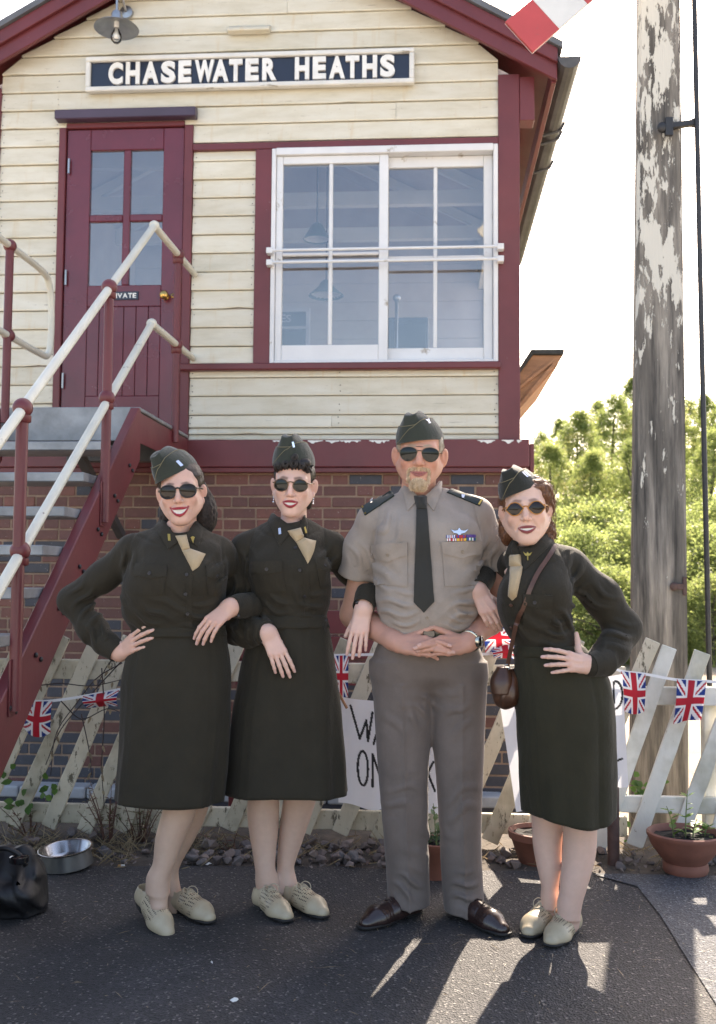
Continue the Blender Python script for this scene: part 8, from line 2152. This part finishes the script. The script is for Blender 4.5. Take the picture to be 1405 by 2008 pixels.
# ------------------------------------------------------------------ WOMAN WITH BAG (right)
def woman_bag():
    d0 = 3.60; J = lambda px, py, dz=0.0: P(px, py, d0 + dz); root, off = person('auburn haired woman in olive uniform with brown shoulder bag, hand on hip at the right', P(1095, 1500, d0).x, d0)
    T = head_T(1031, 997, d0 - .10, yaw=-9, pitch=-1, roll=4); sc = 1.06
    V, F, C = head_mesh(smile=.35, mouth_w=.028, open_=.006, lip=(.20, .035, .04), skin=SKIN_D, brow=(.20, .11, .08), age=1.2, jaw=1.02, brow_t=.9)
    parts = [(place(V * sc, T), F, C)]
    r_el, r_wr = J(968, 1118, .36), J(938, 1160, .085)
    parts.append(hand_arm(r_wr, J(957, 1196, .055) - J(938, 1160, .085), Vector((-.25, -.92, .25)), True, J(949, 1135, .16), .98, curl=(22, 34, 26), spread=1, thumb=(.5, .75, -.4), skin=(.55, .34, .27), arm_r=(.027, .034), veins=.0006))
    l_el, l_wr = J(1222, 1232, .06), J(1152, 1304, -.115)
    parts.append(hand_arm(l_wr, J(1112, 1297, -.165) - J(1150, 1304, -.115), Vector((.10, -.95, .25)), False, J(1186, 1298, -.072), .98, curl=(16, 22, 18), spread=7, thumb=(.95, .25, -.15), thumb_curl=-20, skin=(.56, .36, .29), arm_r=(.027, .034), veins=.0008))
    parts.append(legs_field([([(1585, 1042, 1106), (1626, 1045, 1105), (1660, 1047, 1103), (1698, 1053, 1100), (1732, 1060, 1095), (1778, 1067, 1091)], 3.68, P(1084, 1796, 3.69)), ([(1585, 1107, 1173), (1630, 1107, 1172), (1677, 1105, 1169), (1741, 1098, 1150), (1797, 1098, 1131)], 3.60, P(1119, 1812, 3.60))], (.60, .40, .32)))
    parts.append(torso_core(J(1052, 1085), J(1090, 1390), SKIN_D, .03)); finish_body(parts, root, off)
    f = Field()
    rows = [(1062, 1010, 1072), (1078, 1004, 1092), (1095, 1004, 1112), (1120, 995, 1121), (1155, 978, 1121), (1190, 974, 1120), (1225, 984, 1122), (1250, 998, 1128), (1268, 1010, 1138), (1282, 1012, 1146)]
    f.u(loft(rows_from(rows, d0, [.058, .075, .095, .115, .13, .13, .12, .112, .106, .105], [.0, .0, 0, -.006, -.016, -.014, -.006, 0, 0, 0]), 2.3))
    f.u(ball(J(1022, 1160, -.095), (.056, .048, .055)), .05); f.u(ball(J(1082, 1160, -.095), (.055, .045, .055)), .05)
    f.u(chain([J(1065, 1085, .01), J(1118, 1112, .015), J(1178, 1168, .04), l_el], [.046, .062, .064, .062]), .035); f.u(chain([l_el, J(1200, 1275, -.02), J(1182, 1298, -.07)], [.060, .056, .047]), .03); f.u(chain([J(1184, 1300, -.075), J(1160, 1306, -.105)], [.045, .041]), .012)
    f.u(chain([J(1022, 1088, .03), J(1006, 1108, .16), r_el], [.042, .050, .046]), .03); f.u(chain([r_el, J(949, 1135, .16)], [.046, .038]), .02)
    f.cut(ball(J(1036, 1052, -.02), (.058, .062, .045)), .01)
    f.disp = fsum(uneven(.0024, 24, 5), seams((J(1106, 1130, -.03), (1, .1, .25), .12), (J(1085, 1092, -.04), (-.3, -.3, 1), .07)), gabor([(J(1150, 1175, -.03), (.6, 0, .8), .045, .006, .08), (J(1205, 1250, -.02), (.3, 0, 1), .042, .007, .06), (J(1180, 1285, -.06), (.9, 0, -.4), .034, .006, .05), (J(1105, 1215, -.09), (.8, 0, .5), .042, .006, .07), (J(1030, 1225, -.11), (.3, 0, 1), .034, .004, .08), (J(1085, 1245, -.1), (-.2, 0, 1), .030, .0045, .07), (J(1130, 1125, -.05), (.8, 0, -.6), .045, .005, .06), (J(1010, 1180, -.12), (.8, 0, .5), .05, .003, .08)]))
    sh = sdf_part(f, .0048, 'shirt', 'olive_shirt_dark', root, off); mdl = 'olive_shirt_dark'; cuff(J(1190, 1297, -.068), J(1156, 1305, -.112), .047, .040, mdl, sh, off, J(1182, 1316, -.105)); cuff(J(951, 1130, .18), J(939, 1156, .092), .042, .038, mdl, sh, off)
    collar2(f, d0, J(1040, 1068, .012), .056, .060, -.03, .026, [((1009, 1062), (1021, 1084), (1004, 1072), (1008, 1094)), ((1074, 1044), (1023, 1083), (1085, 1064), (1028, 1120))], mdl, sh, off)
    pocket(f, d0, [(1028, 1172), (1083, 1172), (1026, 1230), (1080, 1232)], [(1027, 1165), (1084, 1167), (1026, 1185), (1084, 1188)], 6, sh, off, mdl, 'dark_button', (1050, 1181), 2)
    for px, py in ((1003, 1186), (1003, 1230)): button(f, px, py, d0, .006, 'strap_leather', sh, off)
    women_tie(f, d0, [(1006, 1088), (1022, 1088), (1004, 1112), (1024, 1112)], [(1003, 1111), (1026, 1112), (998, 1172), (1014, 1174)], root, off)
    cad = [(1028, 1085), (1034, 1089), (1037, 1085), (1040, 1089), (1046, 1086), (1042, 1092), (1038, 1093), (1038, 1101), (1036, 1101), (1036, 1093), (1032, 1092)]
    badge(f, cad, d0, .0015, 'gold_pin', root, off, 'collar_pin', .012)
    rs_ = [(1270, 1011, 1148), (1288, 1009, 1163), (1330, 1009, 1193), (1380, 1012, 1203), (1450, 1016, 1205), (1520, 1021, 1205), (1575, 1027, 1204), (1590, 1029, 1203)]
    sk = loft_skirt('skirt', rows_from(rs_, d0, [.106, .118, .135, .145, .15, .155, .16, .165]), 'olive_skirt_green', root, off, folds=(.006, 4, 2.2), seams=(R(258), R(222), R(300)), hem=lambda t: -.030 * np.exp(-((((t - R(290) + np.pi) % (2 * np.pi)) - np.pi) / .7) ** 2))
    loft_skirt('waistband', rows_from([(1264, 1010, 1142), (1286, 1008, 1162)], d0, [.107, .12]), 'olive_skirt_green', sk, off, folds=(.001, 3, 0), nv=6); button(f, 1132, 1268, d0, .009, 'dark_button', sk, off, 'waist_button', .008)
    shoe(root, off, G(1086, 1806), G(1022, 1852), .245, 'cream_shoe', 'shoe_sole_black', 'lace_cream', sgn=1); shoe(root, off, G(1128, 1822), G(1062, 1874), .245, 'cream_shoe', 'shoe_sole_black', 'lace_cream', sgn=-1)
    # strap and bag
    bag = empty('shoulder_bag', tuple(J(990, 1345, -.01))); tag(bag, 'brown leather shoulder bag hanging in front of the right-hand woman', 'bag'); bo = np.array(bag.location)
    spx = [(1088, 1072), (1078, 1090), (1060, 1118), (1042, 1150), (1025, 1190), (1014, 1225), (1006, 1262), (999, 1290)]
    cp = cat_rom([(x, y, 0) for x, y in spx], 40); S_ = f.trace(cp[:, 0], cp[:, 1], d0); n_ = f.grad(S_); S_ = S_ + n_ * .006
    S_[-12:] = np.array([S_[-12] * (1 - k / 11) + np.array(J(996, 1306, -.035)) * k / 11 for k in range(12)])
    m = MB(off=bo); vs = []
    for i in range(40):
        t_ = S_[min(39, i + 1)] - S_[max(0, i - 1)]; t_ /= np.linalg.norm(t_); s_ = np.cross(t_, n_[min(i, 28)]); s_ /= np.linalg.norm(s_); nn_ = n_[min(i, 28)]
        for a, b in ((-.0075, 0), (.0075, 0), (.0075, .003), (-.0075, .003)): vs.append(S_[i] + s_ * a + nn_ * b)
    fs = [(i * 4 + k, i * 4 + (k + 1) % 4, (i + 1) * 4 + (k + 1) % 4, (i + 1) * 4 + k) for i in range(39) for k in range(4)]
    m.add([Vector(v) for v in vs], fs); m.build('strap', 'strap_leather', bag, smooth=True, auto=40)
    b = Field(); b.u(ball(J(990, 1362, -.01), (.043, .050, .050))); b.u(ball(J(1002, 1350, .0), (.030, .05, .055)), .03); b.u(cone(J(983, 1322, -.01), J(1008, 1325, .005), .022, .022), .04); b.disp = fsum(uneven(.0015, 60, 2), gabor([(J(985, 1365, -.05), (1, 0, .3), .03, .002, .04)]))
    V, F = b.mesh(.004); mesh_np('pouch', V, F, 'bag_leather', bag, True, None, bo)
    b2 = Field(); b2.u(loft([(P(985, 1362, d0 - .04).z, P(984, 1350, d0 - .04).x, d0 - .028, .034, .040), (P(985, 1335, d0 - .04).z, P(986, 1335, d0 - .04).x, d0 - .020, .040, .046), (P(985, 1309, d0 - .04).z, P(990, 1310, d0 - .04).x, d0 - .010, .022, .034)], 2.2)); V, F = b2.mesh(.004); mesh_np('flap', V, F, 'bag_leather', bag, True, None, bo)
    m = MB(off=bo); q = J(995, 1308, -.04); m.tube([q + Vector((.009 * math.cos(a), 0, .009 * math.sin(a))) for a in np.linspace(0, 6.283, 16, endpoint=False)], .0022, 6, closed=True); m.build('ring', 'lamp_steel', bag, smooth=True)
    # hair
    hr = Field(); hr.u(ball((0, .022, .042), (.082, .097, .084))); hr.u(ball((.058, .035, .020), (.040, .050, .058)), .03); hr.u(ball((.062, -.004, .062), (.030, .040, .030)), .02); hr.u(ball((0, .07, -.06), (.078, .05, .07)), .03); hr.u(ball((.062, .055, -.075), (.034, .04, .045)), .02); hr.u(ball((-.064, .05, -.055), (.028, .04, .055)), .02)
    hr.cut(half((0, -.036, .03), (0, 1, .50)), .008); hr.cut(ball((0, -.07, -.035), (.084, .088, .112)), .006); hr.cut(ball((-.085, .006, -.020), (.02, .022, .034)), .004); hr.cut(ball((.087, .004, -.022), (.022, .022, .034)), .004)
    wave = lambda p: .0024 * np.sin(p[:, 2] * 190 + p[:, 1] * 120 + 2 * np.sin(p[:, 0] * 60)) + .0012 * np.sin(p[:, 1] * 500 + p[:, 2] * 260)
    hr.disp = wave; V, F = hr.mesh(.0036); hro = mesh_np('hair', place(V * sc, T), F, 'hair_auburn', root, True, None, off); strands_on(place(V * sc, T), F, 700, (.2, .8, -.5), 'hair_auburn', hro, off, 3, L=(.03, .07), curl=.6, lift=.002)
    rr = random.Random(12); paths = []
    for i in range(150):
        a = rr.uniform(-.2, 1.0); x = .078 + rr.uniform(-.006, .012); z0_ = rr.uniform(-.08, .08); y0_ = rr.uniform(-.02, .07); pts = []
        for k in range(8): u = k / 7; pts.append((x + .012 * math.sin(u * 3 + i) + rr.uniform(-.001, .001), y0_ + .05 * u, z0_ - .03 * u + .008 * math.sin(u * 5 + i)))
        paths.append([tuple(place(np.array([p_]) * sc, T)[0]) for p_ in pts])
    hair_strands('loose_strands', paths, 'hair_auburn', hro, off, .0006)
    def bd(S_, r_):
        for dp in (0, 9):
            a = [S_(R(-48 + dp), .66), S_(R(-43 + dp), .66), S_(R(-39 + dp), .42), S_(R(-44 + dp), .42)]; m = MB(off=off); m.prism(a, (a[1] - a[0]).cross(a[2] - a[1]).normalized() * .002); m.build('rank_bar', 'silver_pin', r_)
    cap(root, off, T @ Matrix.Translation((-.012, .012, .060)) @ Matrix.Rotation(R(-17), 4, 'Y') @ Matrix.Rotation(R(-12), 4, 'Z'), a=.069, b=.096, h=.104, mat='cap_wool_dark', badge_fn=bd)
    def hexa(t, s):
        c, q = math.cos(t), math.sin(t); k = 1 / ((abs(q) / .95) ** 7 + ((abs(c) * .80 + abs(q) * .56) / .86) ** 7) ** (1 / 7); return (c * k, q * k)
    glasses(root, off, T, sc, hexa, 'frame_amber', 'lens_brown', fr=.0019, w=.0268, hgt=.0225, cx=.0350, z0=-.001, bridge_z=.004)
woman_snood(); woman_curls(); man(); woman_bag()
# ================================================================== BLACK BAG AND LITTER
simple('black_nylon', (0.006, 0.006, 0.0075), 0.55, 0.3, 12, 0.5, 40)
bg = empty('camera_bag', tuple(G(25, 1800))); tag(bg, 'slumped black bag on the tarmac at the bottom left', 'bag'); bo = np.array(bg.location)
b = Field(); c = G(22, 1800)
b.u(loft([(0.004, c.x - .02, c.y + .06, .125, .10), (.08, c.x - .03, c.y + .06, .135, .105), (.17, c.x - .04, c.y + .07, .115, .09), (.225, c.x - .06, c.y + .08, .07, .05)], 2.8)); b.u(cone(c + Vector((-.10, .06, .20)), c + Vector((.03, .05, .21)), .035, .03), .05); b.u(cone(c + Vector((-.06, -.045, .10)), c + Vector((.05, -.04, .09)), .045, .04), .04)
b.disp = fsum(uneven(.004, 34, 3), gabor([(c + Vector((.02, -.03, .14)), (.6, 0, .8), .05, .006, .08), (c + Vector((.08, 0, .08)), (.9, 0, .4), .045, .006, .07)]))
V, F = b.mesh(.006); mesh_np('pouch', V, F, 'black_nylon', bg, True, None, bo)
m = MB(off=bo); m.tube(cat_rom([c + Vector((-.08, -.01, .215)), c + Vector((-.03, -.03, .255)), c + Vector((.03, -.03, .235)), c + Vector((.055, -.02, .19))], 14), .009, 8); m.build('handle', 'black_nylon', bg, smooth=True)
m = MB(off=bo); m.lathe([(.03, 0), (.034, .004), (.034, .022), (.026, .026), (.001, .026)], 22, Matrix.Translation(c + Vector((.035, -.035, .205)))); m.build('lens_cap', 'watch_black', bg, smooth=True, auto=40)
# cigarette end and scraps
simple('paper_scrap', (0.62, 0.61, 0.58), 0.8, 0.08); simple('filter_tip', (0.45, 0.24, 0.09), 0.8, 0.1)
ci = empty('cigarette_end', tuple(G(243, 1701) + Vector((0, 0, .008)))); tag(ci, 'cigarette end lying by the edge of the bed', 'cigarette end')
m = MB(); m.tube([(-.012, 0, 0), (.004, 0.002, 0)], .004, 8); m.build('paper', 'paper_scrap', ci); m = MB(); m.tube([(-.024, -.0015, 0), (-.0125, -.0001, 0)], .0041, 8); m.build('filter', 'filter_tip', ci)
rr = random.Random(5)
for px, py, sz, lab in ((460, 1968, .014, 'twist of white paper on the tarmac near the bottom edge'), (410, 1699, .016, 'scrap of white paper by the bed stones'), (415, 1895, .006, 'tiny white scrap left of the middle on the tarmac')):
    g = G(px, py); m = MB(); n = 7; vs = []
    for k in range(n): a = k / n * 6.28; r = sz * rr.uniform(.5, 1.1); vs.append((r * math.cos(a), r * .6 * math.sin(a), rr.uniform(.001, .008)))
    vs.append((0, 0, .012)); m.add(vs, [(k, (k + 1) % n, n) for k in range(n)]); o = m.build('paper_scrap', 'paper_scrap'); o.location = (g.x, g.y, .006); tag(o, lab, 'scrap')
m = MB()
for i in range(260):
    g = G(rr.uniform(0, 1400), rr.uniform(1715, 2005)); L = rr.uniform(.003, .012) if rr.random() < .85 else rr.uniform(.02, .05); a = rr.uniform(0, 3.14); d = Vector((math.cos(a), math.sin(a), 0)) * L; s_ = Vector((-math.sin(a), math.cos(a), 0)) * rr.uniform(.0008, .002)
    m.add([g + d + Vector((0, 0, .0105)), g + s_ + Vector((0, 0, .012)), g - d + Vector((0, 0, .0105)), g - s_ + Vector((0, 0, .012))], [(0, 1, 2, 3)])
tag(m.build('litter_flecks', 'dry_grass'), 'scattered straw and pale flecks on the tarmac', 'litter', kind='stuff')
